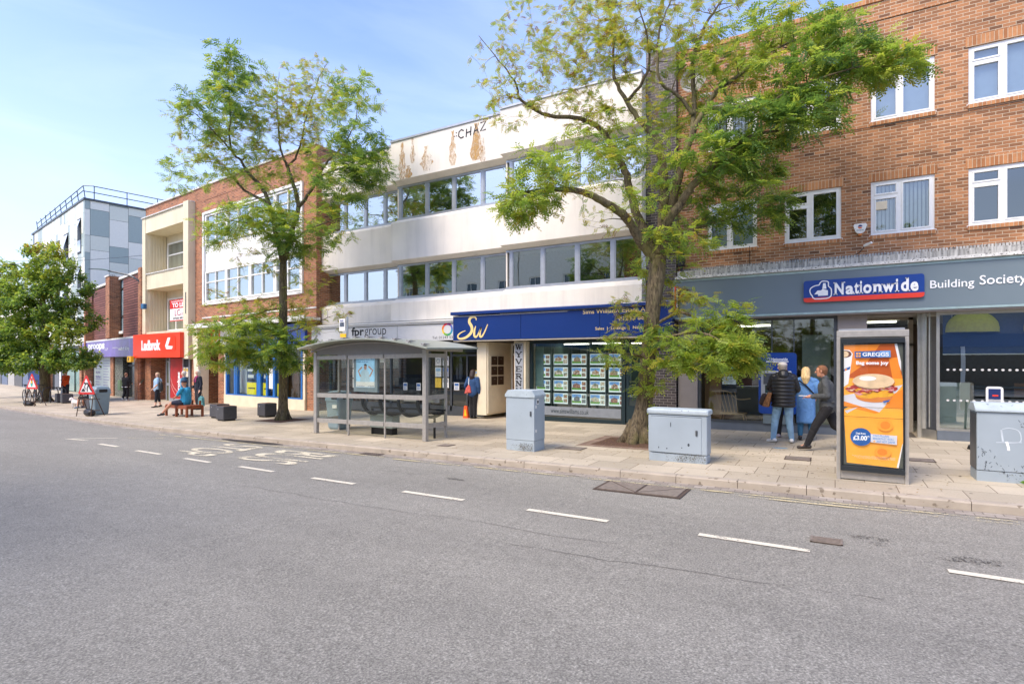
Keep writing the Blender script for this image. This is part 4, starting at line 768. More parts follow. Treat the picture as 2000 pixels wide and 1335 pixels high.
# white window block
b=MB(); b.box(-8.9,-.25,-.08,.1,4.66,4.78); b.box(-8.9,-.25,-.08,.1,9.26,9.38); b.box(-8.9,-8.76,-.08,.1,4.78,9.26); b.box(-.38,-.25,-.08,.1,4.78,9.26); b.build('window_surround',M_WHITE,lb)
boxes('spandrel_panel',mat('white_spandrel',(224,222,212),.6,var=.06,scale=1.5),lb,[(-8.76,-.38,.03,.08,6.37,7.68)])
gx=[-8.72,-6.62,-4.45,-2.38,-.42]
for z0,z1 in ((4.82,6.35),(7.70,9.22)):
    for a,c in zip(gx[:-1],gx[1:]):
        f=MB(); f.box(a+.02,a+.12,-.03,.08,z0,z1); f.box(c-.10,c,-.03,.08,z0,z1); f.box(a+.12,c-.1,-.03,.07,z0,z0+.07); f.box(a+.12,c-.1,-.03,.07,z1-.07,z1); m_=(a+c)/2; f.box(m_-.03,m_+.03,-.02,.06,z0+.07,z1-.07); zt=z1-.55; f.box(a+.12,m_-.03,-.02,.06,zt-.025,zt+.025); f.box(m_+.03,c-.1,-.02,.06,zt-.025,zt+.025)
        w_=f.build('window',M_WHITE,lb); g=MB(); g.rect(a+.12,c-.1,z0+.07,z1-.07,.04); g.build('pane',M_GLU,w_)
        if random.random()<.5: boxes('blind',M_VBL,w_,[(a+.15,c-.15,.2,.21,z0+.1,z1-.1)])
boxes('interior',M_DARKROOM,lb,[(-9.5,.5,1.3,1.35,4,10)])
boxes('stone_band',M_LEDW,lb,[(-9.0,.64,-.04,-.001,4.0,4.06)]); boxes('canopy',M_WHITE,lb,[(-8.9,.9,-.75,-.001,3.50,3.60),(-8.95,.95,-.78,-.74,3.44,3.66)]); 
# tapered cream column
b=MB(); b.add([(-8.62,-.70,3.5),(-8.1,-.70,3.5),(-8.0,-.62,-.45),(-8.42,-.62,-.45),(-8.62,-.1,3.5),(-8.1,-.1,3.5),(-8.0,-.2,-.45),(-8.42,-.2,-.45)],[(0,3,2,1),(4,5,6,7),(0,4,7,3),(1,2,6,5)]); b.build('tapered_column',M_CREAM,lb)
M_BLU=mat('bright_blue_frame',(28,104,180),.35,var=.04)
t=thing('shop_sign','blue fascia with an orange red end block behind the street tree','shop sign',FB,(-4,-.3,2.6)); boxes('board',mat('sign_blue',(52,92,190),.35,var=.05),t,[(-5.2,.0,-.12,.0,2.55,3.40)]); boxes('orange_block',mat('sign_orange_red',(226,84,48),.4),t,[(-7.95,-7.0,-.12,0,2.5,3.40)]); boxes('white_board',M_WHITE,t,[(-6.99,-5.21,-.12,0,2.55,3.40)]); b=MB(); stroke(b,circ(-7.4,2.95,.22,.24,16),.12,-.125,closed=True); b.build('ring_mark',M_WHITE,t)
b=MB(); b.box(-6.68,-.05,-.1,.0,-.3,.22); b.box(-6.68,-6.5,-.08,.0,.22,2.5); b.box(-.2,-.05,-.08,.0,.22,2.5); b.build('white_stallriser',M_CREAM,lb)
b=MB()
for a,c in ((-6.5,-6.38),(-5.72,-5.55),(-5.50,-5.42),(-3.72,-3.4),(-2.95,-2.82),(-2.4,-2.25),(-.3,-.2)): b.box(a,c,-.11,.02,.22,2.5)
b.box(-6.5,-.2,-.105,.02,.22,.27); b.box(-6.5,-.2,-.105,.02,2.42,2.5)
fr=b.build('shopfront_frame',M_BLU,lb); g=MB(); g.rect(-6.4,-.2,.27,2.42,-.02); g.build('shop_glass',M_GLS,fr)
room(lb,-6.6,.5,.1,4.5,-.2,2.6,mat('white_shop_wall',(180,180,176),.8,var=.1),2); boxes('window_backing',mat('white_backing',(206,210,212),.6,var=.1,scale=2),lb,[(-6.4,-3.8,.25,.28,.3,2.4)]); boxes('dark_partition',M_BLK,lb,[(-1.2,-.1,.5,.55,0,2.4)]); boxes('wood_partition',mat('brown_partition',(110,76,56),.6),lb,[(-2.0,-1.2,.4,.45,0,2.4)])
M_PY=mat('poster_bright_yellow',(240,222,40),.5,emit=.15); M_PB=mat('poster_navy_photo',(60,90,130),.5,var=.6,scale=14)
for i,(a,c,nm) in enumerate(((-4.75,-3.95,'large blue photo poster with a yellow foot, leftmost in the travel shop window'),(-3.38,-2.97,'narrow blue and yellow poster left of the shop door'),(-2.22,-1.75,'blue and yellow poster just left of the street tree trunk'))):
    t=thing('window_poster',nm,'poster',FB,(a,-.01,.3)); boxes('photo',M_PB,t,[(a,c,.0,.02,.85,1.9)]); boxes('yellow_foot',M_PY,t,[(a,c,.0,.02,.28,.84)]); boxes('print',M_BLK,t,[(a+.12,c-.1,-.004,0,.55,.60),(a+.1,c-.1,-.004,0,.9,.98)]); boxes('print_white',M_WHITE,t,[(a+.06,c-.06,-.005,0,1.35,1.45),(a+.1,c-.2,-.005,0,1.05,1.2)])
boxes('door_notice',M_WHITE,lb,[(-2.78,-2.45,-.06,-.055,.6,1.5)])
# cream loggias
b=MB(); b.box(-15.92,-15.5,-.18,1.6,3.4,10.1); b.box(-10.38,-9.82,-.35,1.2,1.95,10.14); b.box(-15.5,-10.38,-.16,1.6,9.2,10.08); b.box(-15.5,-10.38,-.1,1.6,5.95,6.82); b.box(-15.5,-10.38,-.12,1.6,3.36,3.5)
b.build('loggia_frame',M_REND2,lb,bevel=.01); boxes('capping',M_LEDW,lb,[(-15.95,-9.8,-.24,-.02,10.082,10.14),(-15.52,-10.36,-.16,-.11,6.821,6.87)])
b=MB()
for z0,z1 in ((6.82,9.2),(3.5,5.95)):
    for i in range(6): b.box(-15.499,-15.46,.02+.155*i,.02+.155*i+.13,z0,z1)
    b.box(-15.46,-10.38,.95,1.1,z0,z1)
b.build('ribbed_boarding',M_REND2,lb)
for z0,z1,n in ((6.95,8.75,2),(3.6,5.5,4)):
    f=MB(); xa,xb=-15.2,-10.9; f.box(xa,xb,.87,.949,z0,z0+.08); f.box(xa,xb,.87,.949,z1-.08,z1); 
    for i in range(n+1): q=xa+(xb-xa-.08)*i/n; f.box(q,q+.09,.87,.949,z0+.08,z1-.08)
    f.box(xa+.09,xb-.09,.88,.945,z1-.75,z1-.68) if n==2 else None
    w_=f.build('window',M_WHITE,lb); boxes('pane',mat('net_curtain_glass',(128,130,112),.12,var=.3,scale=2,streak=True),w_,[(xa+.05,xb-.05,.915,.93,z0+.08,z1-.08)])
t=thing('to_let_board','red and white TO LET board hung across the lower cream loggia','sign',FB,(-11.4,.0,4)); boxes('board',M_WHITE,t,[(-12.6,-10.4,-.06,-.02,4.0,5.15)],bevel=.004); boxes('red_panel',mat('sign_red',(206,44,40),.4),t,[(-12.6,-10.4,-.066,-.061,4.68,5.15),(-12.6,-10.4,-.066,-.061,4.0,4.05)])
text(t,'1st & 2nd FLOOR',-12.4,-10.95,5.02,5.11,-.07,M_WHT,bold=.02); text(t,'TO LE',-12.3,-10.95,4.74,4.98,-.07,M_WHT,bold=.04); b=MB(); put_text(b,'LC',-12.0,-11.4,4.28,4.62,-.07); put_text(b,'& CO',-11.36,-11.0,4.30,4.42,-.07); b.build('lettering',mat('plum_letter',(170,60,90),.5),t); text(t,'07553 852',-12.2,-10.95,4.10,4.20,-.07,M_BLK,bold=.02)
boxes('conduit',M_ALUD,lb,[(-10.1,-10.04,-.37,-.352,4.3,5.4)])
t=thing('wall_floodlight','small blue grey floodlight fixed to the cream loggia wall','floodlight',FB,(-15.3,-.3,4.9)); boxes('lamp_head',mat('blue_lamp',(60,110,150),.4),t,[(-15.5,-15.15,-.42,-.22,4.82,5.12)],bevel=.03); boxes('bracket',M_ALUD,t,[(-15.36,-15.3,-.22,-.18,4.85,4.95)])
M_LRED=mat('bookmaker_red',(236,66,36),.35,var=.03)
t=thing('shop_sign','deep orange red box sign reading Ladbrok with a white L emblem under the cream loggias','shop sign',FB,(-13.2,-.5,2.0)); boxes('sign_box',M_LRED,t,[(-16.2,-10.28,-.55,-.19,2.02,3.34)],bevel=.01)
text(t,'Ladbrok',-15.0,-12.55,2.42,3.0,-.553,M_WHT,bold=.045,spacing=.9,thick=.01); b=MB(); b.prism(rrect(-12.55,-10.75,2.36,3.18,.16),-.565,-.552); b.build('emblem_plate',mat('emblem_red',(244,60,30),.3),t)
b=MB(); b.add([(x,-.568,z) for x,z in ((-11.65,3.08),(-11.95,2.66),(-11.83,2.47),(-11.15,2.47),(-11.05,2.62),(-11.62,2.64),(-11.33,3.08))],[tuple(range(7))]); b.build('emblem',M_WHT,t)
# bookmaker shopfront
b=MB(); b.box(-15.95,-15.1,-.05,1.5,-.6,2.0); b.build('brick_return',M_BRK2,lb)
b=MB(); b.box(-14.0,-13.9,.3,.4,-.5,2.0); b.box(-12.9,-12.75,.0,.4,-.5,2.0); b.box(-14.0,-12.75,.3,.38,1.75,1.85); b.box(-13.9,-12.9,.3,.36,.45,.6); b.box(-11.2,-11.12,-.02,.06,.4,2.0); b.box(-10.5,-10.4,-.02,.06,-.4,2.0); b.box(-12.75,-10.4,-.02,.1,-.45,-.2); b.box(-11.12,-10.4,-.02,.04,.35,.42)
fr=b.build('shopfront_frame',M_ALU,lb); boxes('door_panel',mat('olive_glass',(92,92,62),.15,var=.2),fr,[(-13.9,-12.9,.33,.35,-.45,1.75)]); boxes('recess_wall',M_BRK2,lb,[(-15.1,-14.0,1.2,1.25,-.5,2.0)]); boxes('red_window_graphic',mat('window_red',(176,30,30),.3,var=.25,scale=2),lb,[(-12.7,-11.2,.0,.03,-.2,1.98)]); boxes('dark_window',M_BLK,lb,[(-11.12,-10.5,.03,.05,.4,2.0)]); boxes('red_low_panel',mat('window_red',(176,30,30),.3),lb,[(-11.12,-10.5,.0,.04,-.2,.35)])
b=MB(); put_text(b,'brokes',0,1.2,0,.32,0,bold=.04,mp=lambda u,v:(-11.55-v,-.004,.05+u)); b.build('window_lettering',M_WHT,lb)
b=MB(); stroke(b,smooth_pts([(-12.65,.9,.04),(-12.4,.5,.05),(-12.0,.25,.05),(-11.6,.1,.04)],4),.05,-.003); stroke(b,smooth_pts([(-12.65,.55,.04),(-12.35,.2,.05),(-12.1,.0,.04)],4),.05,-.003); b.build('white_swoosh',mat('pale_red_swoosh',(226,150,140),.4),lb)
poster(-11.08,-10.84,1.0,1.5,-.03,'left yellow topped notice in the bookmaker window',0,2,fr=FB); poster(-10.78,-10.54,1.0,1.5,-.03,'right yellow topped notice in the bookmaker window',0,2,fr=FB); boxes('letter_plate',M_ALU,lb,[(-14.25,-14.1,.9,.95,.55,.95)])
# ================= maroon clad building with purple fascia =================
FC_=Fr(-35.12,17.18,-12)
mb=thing('maroon_building','two storey building clad in maroon ribbed tiles with orange brick fins and purple fascia','building',FC_,(-8,0,-.5))
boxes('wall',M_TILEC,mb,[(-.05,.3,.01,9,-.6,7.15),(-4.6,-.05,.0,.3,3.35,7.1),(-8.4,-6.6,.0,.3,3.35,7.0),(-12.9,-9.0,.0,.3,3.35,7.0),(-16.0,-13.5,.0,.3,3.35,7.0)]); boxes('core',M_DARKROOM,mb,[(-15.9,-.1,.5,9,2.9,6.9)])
boxes('coping',M_WHITE,mb,[(-16,.3,-.06,.35,7.16,7.3)]); boxes('brick_fin',M_BRK2,mb,[(-6.55,-5.55,-.55,.3,3.35,7.35)]); boxes('brick_fin',M_BRK2,mb,[(-13.4,-12.95,-.5,.3,-.6,6.2)]); boxes('brick_fin',M_BRK2,mb,[(-.25,.3,-.25,.01,-.6,7.3)]); boxes('fin_cap',M_LEDW,mb,[(-6.62,-5.48,-.6,.3,7.351,7.45)])
for a,c in ((-5.5,-4.65),(-7.6,-6.62),(-8.95,-8.45)):
    f=boxes('slit_window',M_BLK,mb,[(a,a+.08,.05,.2,3.8,7.1),(c-.08,c,.05,.2,3.8,7.1),(a+.08,c-.08,.05,.2,4.7,4.8),(a+.08,c-.08,.05,.2,6.5,6.6)]); boxes('pane',mat('slit_glass',(150,170,180),.1,var=.25,scale=1.2),f,[(a+.08,c-.08,.1,.12,3.8,7.1)]); boxes('sill',M_WHITE,mb,[(a-.1,c+.1,-.05,.1,3.62,3.79)])
t=thing('shop_sign','long purple fascia with white lettering beside the red bookmaker sign','shop sign',FC_,(-7,-.4,2.1)); M_PUR=mat('purple_fascia',(104,74,170),.3,var=.22,scale=1.4); boxes('board',M_PUR,t,[(-14.2,-.25,-.45,-.02,2.12,3.2)]); boxes('flashing',M_WHITE,t,[(-14.2,-.25,-.46,-.02,3.201,3.3)]); boxes('dark_end',mat('deep_purple',(60,40,140),.3),t,[(-1.0,-.25,-.455,-.45,2.12,3.2)])
b=MB(); put_text(b,'proops',-12.2,-7.3,2.5,3.05,-.456,bold=.05); put_text(b,'LLP',-7.2,-6.4,2.55,2.72,-.456); put_text(b,'studforth & bray',-3.7,-1.2,2.45,2.72,-.456,bold=.03); put_text(b,'incorporating',-5.2,-3.9,2.62,2.74,-.456); put_text(b,'solicitors',-11.2,-9.6,2.2,2.38,-.456,bold=.02); b.build('lettering',M_WHT,t)
boxes('brick_pier',M_BRK2,mb,[(-7.5,-6.65,-.1,.6,-.6,2.1)]); boxes('brick_pier',M_BRK2,mb,[(-.35,.3,-.4,1.5,-.6,2.1)])
M_MOS=brickmat('pebble_mosaic',(60,66,58),(196,200,186),(60,62,56),bw=.06,rh=.045,ms=.02,var=.2); boxes('mosaic_panel',M_MOS,mb,[(-6.64,-4.6,-.02,.3,-.5,2.1)])
f=boxes('shopfront_frame',M_BLK,mb,[(-4.5,-4.4,.2,.3,-.5,2.1),(-2.6,-2.45,.2,.3,-.5,2.1),(-1.5,-1.45,.2,.3,-.5,2.1),(-.6,-.4,.2,.3,-.5,2.1),(-4.4,-.6,.2,.3,1.5,1.62),(-4.4,-.6,.2,.3,1.95,2.1)]); boxes('glass',mat('dark_shop_glass',(60,62,60),.1,var=.3),f,[(-4.4,-.6,.24,.26,-.5,1.95)]); boxes('downpipe',M_WHITE,mb,[(-.55,-.4,-.3,-.15,-.6,2.1)])
f=boxes('shop_window_frame',M_ALUD,mb,[(-12.9,-7.5,-.02,.2,-.6,-.1),(-12.9,-12.7,-.02,.1,-.1,2.1),(-7.6,-7.5,-.02,.1,-.1,2.1)]); boxes('frosted_window',mat('frosted_window',(178,190,184),.4,var=.08,scale=1.2),f,[(-12.7,-7.6,.0,.05,-.1,2.1)])
b=MB(); random.seed(5)
for k,x in enumerate((-12.3,-9.9)):
    for j in range(10):
        if k==0 and j in (4,5): continue
        w_=random.uniform(1.2,1.9); b.box(x,x+w_,-.01,0,1.85-.19*j,1.89-.19*j)
put_text(b,'No Win',-12.1,-10.8,.95,1.12,-.012,bold=.02); put_text(b,'No Fee',-12.1,-10.8,.62,.80,-.012,bold=.02); b.build('window_lettering',mat('violet_grey_ink',(120,112,160),.5),f)
t=thing('yellow_wall_box','small yellow box with a black mark at the corner between purple and red signs','sign',FC_,(.0,-.6,1.8)); boxes('box',mat('signal_yellow',(250,190,30),.5),t,[(-.45,.35,-.75,-.6,1.78,2.12)]); b=MB(); b.poly(circ(-.1,1.95,.09,.11,12),-.753); b.build('black_mark',M_BLK,t)
M_TGRN=mat('teal_green_lamp',(60,110,96),.4)
t=thing('street_lamp','teal green street lamp head on a curved arm fixed to the maroon building','street lamp',FC_,(0,-.3,6.5)); b=MB(); b.tube(smooth_pts([(.1,-.1,6.35),(-.3,-.6,6.8),(-1.6,-1.4,7.15)],5),.05,8); b.build('arm',M_ALUD,t); b=MB(); b.loft([(-1.5,-1.35,7.14,.1,.08),(-2.2,-1.6,7.28,.25,.13),(-3.0,-1.9,7.36,.2,.1),(-3.4,-2.05,7.36,.05,.03)],12)
b.v=[v for v in b.v]; b.build('lamp_head',M_TGRN,t,smooth=True)
# ================= grey panel clad block =================
FE=Fr(-50.61,20.44,-9.5)
gb=thing('panel_clad_building','tall modern block clad in white, pale grey and blue grey panels with roof railings','building',FE,(-9,0,-.7))
pc=[mat('panel_cream',(240,236,220),.45,var=.03),mat('panel_pale_grey',(224,224,206),.45,var=.03),mat('panel_blue_grey',(166,178,170),.4,var=.03),mat('panel_mid_grey',(200,206,192),.4,var=.03)]
boxes('core',M_DARKROOM,gb,[(-19,-.06,.06,13.9,-.7,14.4)]); boxes('roof_edge',M_ALUD,gb,[(-19.1,.08,-.08,14,14.45,14.6)])
b=MB()
side=[(0,.36,[(14.45,13.75,2),(13.75,11.7,0),(11.7,10.37,1),(10.37,7,2),(7,0,0)]),(.36,1.62,[(14.45,13.8,0),(13.8,11.75,2),(11.75,10.6,1),(10.6,7,0),(7,0,1)]),(1.62,2.93,[(14.45,14.35,2),(14.35,13.22,1),(13.22,11.07,0),(11.07,9.8,2),(9.8,5,1),(5,0,0)]),(2.93,4.3,[(14.45,13.8,1),(13.8,11.63,2),(11.63,10.3,0),(10.3,5,1),(5,0,0)]),(4.3,14,[(14.45,12,1),(12,5,0),(5,0,2)])]
for a,c,l in side:
    for z1,z0,m_ in l: b.mi=m_; b.box(-.06,.0,a+.012,c-.012,z0+.012,z1-.012)
b.build('side_panel',pc,gb)
b=MB(); random.seed(21); x=0; wins=[(-2.0,-.95,10.4,13.2),(-6.5,-4.9,9.2,12.6),(-9.2,-7.9,9.8,12.4),(-13,-11.7,9.7,12.4),(-15.4,-14.4,9.7,12.2)]
widths=[.4,.55,1.1,.5,.6,.8,.5,.7,.9,.5,.6,.8,.6,.9,.7,.5,1.0,.6,.8,.9,.6,.9,1.0,.8,.9]
for w_ in widths:
    z=14.45; k=0
    while z>0:
        h=random.choice((1.0,1.6,2.2,1.3)) if k else random.uniform(.7,2.4); b.mi=random.choice((0,1,1,2,3,2,0)); b.box(-(x+w_)+.012,-x-.012,0,.05,max(0,z-h)+.012,z-.012); z-=h; k+=1
    x+=w_
    if x>18.5: break
b.build('front_panel',pc,gb)
for i,(a,c,z0,z1) in enumerate(wins+[(-2.0,-.95,6.6,9.4),(-6.3,-5.0,5.5,8.5),(-9.2,-7.9,6.2,8.6)]):
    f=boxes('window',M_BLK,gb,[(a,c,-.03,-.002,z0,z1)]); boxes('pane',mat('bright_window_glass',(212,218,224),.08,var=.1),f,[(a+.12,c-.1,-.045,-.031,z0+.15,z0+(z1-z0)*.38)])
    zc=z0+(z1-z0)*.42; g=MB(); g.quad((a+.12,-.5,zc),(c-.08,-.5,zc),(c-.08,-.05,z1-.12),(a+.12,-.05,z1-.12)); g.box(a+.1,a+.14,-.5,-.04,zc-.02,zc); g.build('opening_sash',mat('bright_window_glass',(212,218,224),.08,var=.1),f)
b=MB()
for h in (15.1,15.6): b.tube([(-18.8,.3,h),(.0,-.1,h) if h<15.5 else (-.3,.0,h),(.1,.5,h),(.1,14,h)],.035,6)
for i in range(10): b.tube([(-1.0-1.9*i,.3,14.5),(-1.0-1.9*i,.15,15.7)],.035,6)
for i in range(6): b.tube([(.1,.6+2.2*i,14.5),(.1,.6+2.2*i,15.62)],.035,6)
t=thing('roof_railing','dark steel guard railing round the flat roof of the panel clad block','railing',FE,(-9,0,14.5)); b.build('rails',M_ALUD,t)
boxes('brick_pier',M_BRK2,gb,[(-.1,.5,-.3,.3,-.8,3.0)]); boxes('brick_pier',M_BRK2,gb,[(-10.9,-10.2,-.3,.0,-.8,3.4)]); 
f=boxes('shopfront_frame',M_BLK,gb,[(-6.2,-5.9,-.12,-.0,-.8,2.8),(-2.5,-2.35,-.12,0,-.8,2.8),(-6.2,-.1,-.12,0,2.6,3.1),(-9.9,-9.5,-.12,0,-.8,3)]); boxes('glass',mat('green_shop_glass',(128,160,150),.12,var=.25,scale=1),f,[(-5.9,-.1,-.06,-.01,-.6,2.6)]); boxes('grey_panel',mat('slate_panel',(104,108,114),.6),f,[(-9.5,-7.8,-.06,-.01,-.8,2.9)]); boxes('white_panel',M_WHITE,f,[(-7.7,-6.3,-.06,-.01,-.4,2.9),(-19,-10.9,-.06,-.01,2.2,5.2)])
boxes('grey_shutter',mat('grey_shutter',(116,120,124),.6),f,[(-14.5,-11.0,-.06,-.01,-.8,2.15)])
# far terrace beyond, seen through the trees
FG=Fr(-69.5,23.6,-12)
ft=thing('pale_terrace','low pale terrace with shopfronts far along the street behind the tree','building',FG,(-18,0,-1))
b=MB(); wall(b,-45,0,2.6,8.2,0,[(-44+3.4*i,-42.6+3.4*i,4.2,6.2) for i in range(13)],.2); b.quad((0,0,-2),(0,9,-2),(0,9,8.2),(0,0,8.2)); b.build('wall',M_REND,ft); boxes('roof',M_ROOF,ft,[(-45,0,.2,9,8.15,8.3)])
for i in range(13): boxes('window',mat('far_window',(90,100,108),.2,var=.2),ft,[(-44+3.4*i,-42.6+3.4*i,.12,.2,4.2,6.2)])
for i in range(7): boxes('shopfront',[mat('far_front_a',(84,100,128),.4),mat('far_front_b',(170,166,158),.4),mat('far_front_c',(70,70,74),.4)][i%3],ft,[(-44+6.3*i,-38.2+6.3*i,-.05,.05,-1.4,2.55)])
# overhead wires
def wire(a,c,sag,lab,r=.012):
    t=thing('overhead_wire',lab,'wire',at=a); b=MB(); n=14; b.tube([tuple(a[k]+(c[k]-a[k])*i/n-(sag*4*(i/n)*(1-i/n) if k==2 else 0) for k in range(3)) for i in range(n+1)],r,5); b.build('cable',M_ALUD,t)
wire((-75,14,11.6),(-50.5,20.3,9.9),.5,'thin wire crossing the open sky at the far left edge'); wire((-62,10,9.0),(-34.9,17.0,8.0),.4,'thin pale wire passing in front of the leafy tree and panel clad block',.014)

# ================= terrace across the street (seen only in the window reflections) =================
def sash(parent,x0,x1,z0,z1,y):
    f=boxes('sash_window',M_WHITE,parent,[(x0,x0+.07,y-.02,y+.06,z0,z1),(x1-.07,x1,y-.02,y+.06,z0,z1),(x0+.07,x1-.07,y-.02,y+.06,z1-.07,z1),(x0+.07,x1-.07,y-.02,y+.06,z0,z0+.07),(x0+.07,x1-.07,y-.02,y+.04,(z0+z1)/2-.03,(z0+z1)/2+.03),((x0+x1)/2-.015,(x0+x1)/2+.015,y-.01,y+.03,z0+.07,(z0+z1)/2-.03),((x0+x1)/2-.015,(x0+x1)/2+.015,y-.01,y+.03,(z0+z1)/2+.03,z1-.07)])
    boxes('pane',mat('sash_glass',(70,84,92),.1,var=.2),f,[(x0+.06,x1-.06,y+.031,y+.05,z0+.05,z1-.05)])
def opp(name,lab,x0,x1,h,m,front,txt=None,tm=None,fz=2.7):
    # faces +y; local frame rotated 180 so that -y local points at the street
    fr=Fr((x0+x1)/2,-10,180); w=(x1-x0)/2; t=thing('terrace_building',lab,'building',fr,(0,0,gz((x0+x1)/2,0)))
    n=int((x1-x0)//3); hs=[(-w+(2*w)*(i+.5)/n-.55,-w+(2*w)*(i+.5)/n+.55,z,z+1.7) for i in range(n) for z in ((4.2,7.3) if h>9 else (4.2,))]
    b=MB(); wall(b,-w,w,3.4,h,0,hs,.15); b.box(-w,w,8,8.2,-1,h); b.quad((w,0,-1),(w,8,-1),(w,8,h),(w,0,h)); b.quad((-w,8,-1),(-w,0,-1),(-w,0,h),(-w,8,h)); b.build('wall',m,t)
    boxes('cornice',M_WHITE,t,[(-w,w,-.3,.2,h,h+.2),(-w,w,-.15,.0,h-.35,h-.2)]); boxes('roof',M_ROOF,t,[(-w,w,.2,8,h-.1,h+.05)])
    for q in hs: sash(t,*q,.1)
    boxes('fascia',front,t,[(-w,w,-.12,.1,fz,3.4)]); boxes('shop_glass',mat('opposite_shop_glass',(60,66,66),.15,var=.3),t,[(-w+.3,w-.3,.1,.15,.2,fz)]); boxes('stallriser',M_PLINTH,t,[(-w,w,.0,.2,-1,.19)]); boxes('pilaster',M_WHITE,t,[(-w,-w+.28,-.02,.16,.19,fz),(w-.28,w,-.02,.16,.19,fz),(-.1,.1,-.02,.16,.19,fz)])
    if txt: text(t,txt,-1.9,1.9,fz+.1,fz+.52,-.13,tm or M_WHT,bold=.03)
    return t
M_CST=mat('opposite_cream_stucco',(214,210,192),.7,var=.06); M_RBR=brickmat('opposite_red_brick',(150,72,52),(170,88,62),(150,110,90),var=.1)
opp('a','cream terrace building across the street with sash windows and a debra fascia',-30.5,-23.5,11.6,M_CST,mat('opposite_grey_fascia',(150,156,156),.4),'debra',mat('debra_green',(20,90,80),.4))
opp('b','pale green terrace building across the street with a teal fascia',-38,-30.6,10.8,mat('opposite_sage',(170,190,176),.7),mat('opposite_teal',(70,160,140),.4),'Henry Adams',M_BLK)
opp('c','red brick terrace building across the street with white sash windows',-14,-6,11.2,M_RBR,M_WHITE)
opp('d','cream stucco building across the street at the left of the red brick one',-23.4,-14.1,12.0,M_CST,M_BLU)
opp('e','grey stuccoed building across the street with yellow dome awnings',1,12,9.4,mat('opposite_grey_stucco',(120,122,122),.7),mat('opposite_navy',(50,66,90),.4))
for i,x in enumerate((6.9,10.4)):
    t=thing('dome_awning','yellow scalloped dome awning across the street, %s of two'%('nearer' if i==0 else 'farther'),'awning',at=(x,-9.9,3.3)); b=MB(); k=0; n=12; m_=6; base=len(b.v)
    for j in range(m_+1):
        e=PI/2*j/m_
        for q in range(n+1): a=PI*q/n; b.v.append((x+1.25*math.cos(a)*math.cos(e),-9.9+.9*math.sin(a)*math.cos(e),3.75+1.0*math.sin(e)))
    for j in range(m_):
        for q in range(n): b.f.append((j*(n+1)+q,j*(n+1)+q+1,(j+1)*(n+1)+q+1,(j+1)*(n+1)+q)); b.m.append(0)
    for q in range(n):
        a=PI*q/n; a2=PI*(q+1)/n; b.quad((x+1.25*math.cos(a),-9.9+.9*math.sin(a),3.75),(x+1.25*math.cos(a2),-9.9+.9*math.sin(a2),3.75),(x+1.25*math.cos(a2),-9.9+.9*math.sin(a2),3.5),(x+1.25*math.cos(a),-9.9+.9*math.sin(a),3.5))
    b.build('canopy',mat('yellow_canopy',(246,226,90),.7),t,smooth=True)
b=MB(); strip(b,-60,30,-10,-4.2,0.0); b.build('opposite_pavement',M_PAVE,kind='structure')
# ================= bus shelter =================
M_STL=mat('brushed_steel',(172,168,160),.4,.3,.1,scale=14); M_STLD=mat('shelter_grey_paint',(132,130,126),.45,.1,.08)
def gs(x): return SL*x
sx0,sx1,sy,sd=-12.25,-8.45,10.36,.80
t=thing('bus_shelter','glass and steel bus shelter with arched roof and perch seats on the pavement','bus shelter',at=((sx0+sx1)/2,10.8,gs(-10.3)))
xs=[sx0,-11.02,-9.74,sx1]
for i,x in enumerate(xs):
    r=.055 if i in (0,3) else .022; h=2.2 if i in (0,3) else 2.12
    b=MB(); b.box(x-r,x+r,sy-r,sy+r,gs(x),h+gs(x)); b.build('post',M_STL,t,bevel=.012)
b=MB(); b.box(sx1-.04,sx1+.03,sy+sd-.03,sy+sd+.03,gs(sx1),2.12); b.build('post',M_STL,t,bevel=.01); b=MB(); b.box(sx0-.03,sx0+.03,sy+sd-.03,sy+sd+.03,gs(sx0),2.0); b.build('post',M_STL,t,bevel=.01)
for z0,h,w_,nm in ((.30,.11,.03,'lower_rail'),(.98,.11,.03,'mid_rail'),(2.0,.10,.04,'top_rail')):
    for i in range(3):
        a,c=xs[i]+.03,xs[i+1]-.03; b=MB(); za,zc=z0+gs(a),z0+gs(c)
        b.add([(a,sy-w_,za),(c,sy-w_,zc),(c,sy+w_,zc),(a,sy+w_,za),(a,sy-w_,za+h),(c,sy-w_,zc+h),(c,sy+w_,zc+h),(a,sy+w_,za+h)],[(0,3,2,1),(4,5,6,7),(0,1,5,4),(2,3,7,6),(0,4,7,3),(1,2,6,5)]); b.build(nm,M_STL,t,bevel=.004)
    for x in (sx0,sx1): boxes(nm,M_STL,t,[(x-.025,x+.025,sy+.056,sy+sd-.031,z0+gs(x),z0+h+gs(x))])
for i in range(3):
    a,c=xs[i]+.03,xs[i+1]-.03; g=MB(); g.box(a,c,sy-.004,sy+.004,.42+gs(a),.97+gs(a)); g.box(a,c,sy-.004,sy+.004,1.10+gs(a),1.99+gs(a)); g.build('glass_pane',M_GLC,t)
for x in (sx0,sx1): g=MB(); g.box(x-.004,x+.004,sy+.06,sy+sd-.04,.42+gs(x),.97+gs(x)); g.box(x-.004,x+.004,sy+.06,sy+sd-.04,1.10+gs(x),1.99+gs(x)); g.build('glass_pane',M_GLC,t)
def arch(x): q=(x+10.3)/2.2; return 2.47+gs(-10.3)+.02-.24*q*q
b=MB(); n=20; X=[-12.42+4.42*i/n for i in range(n+1)]
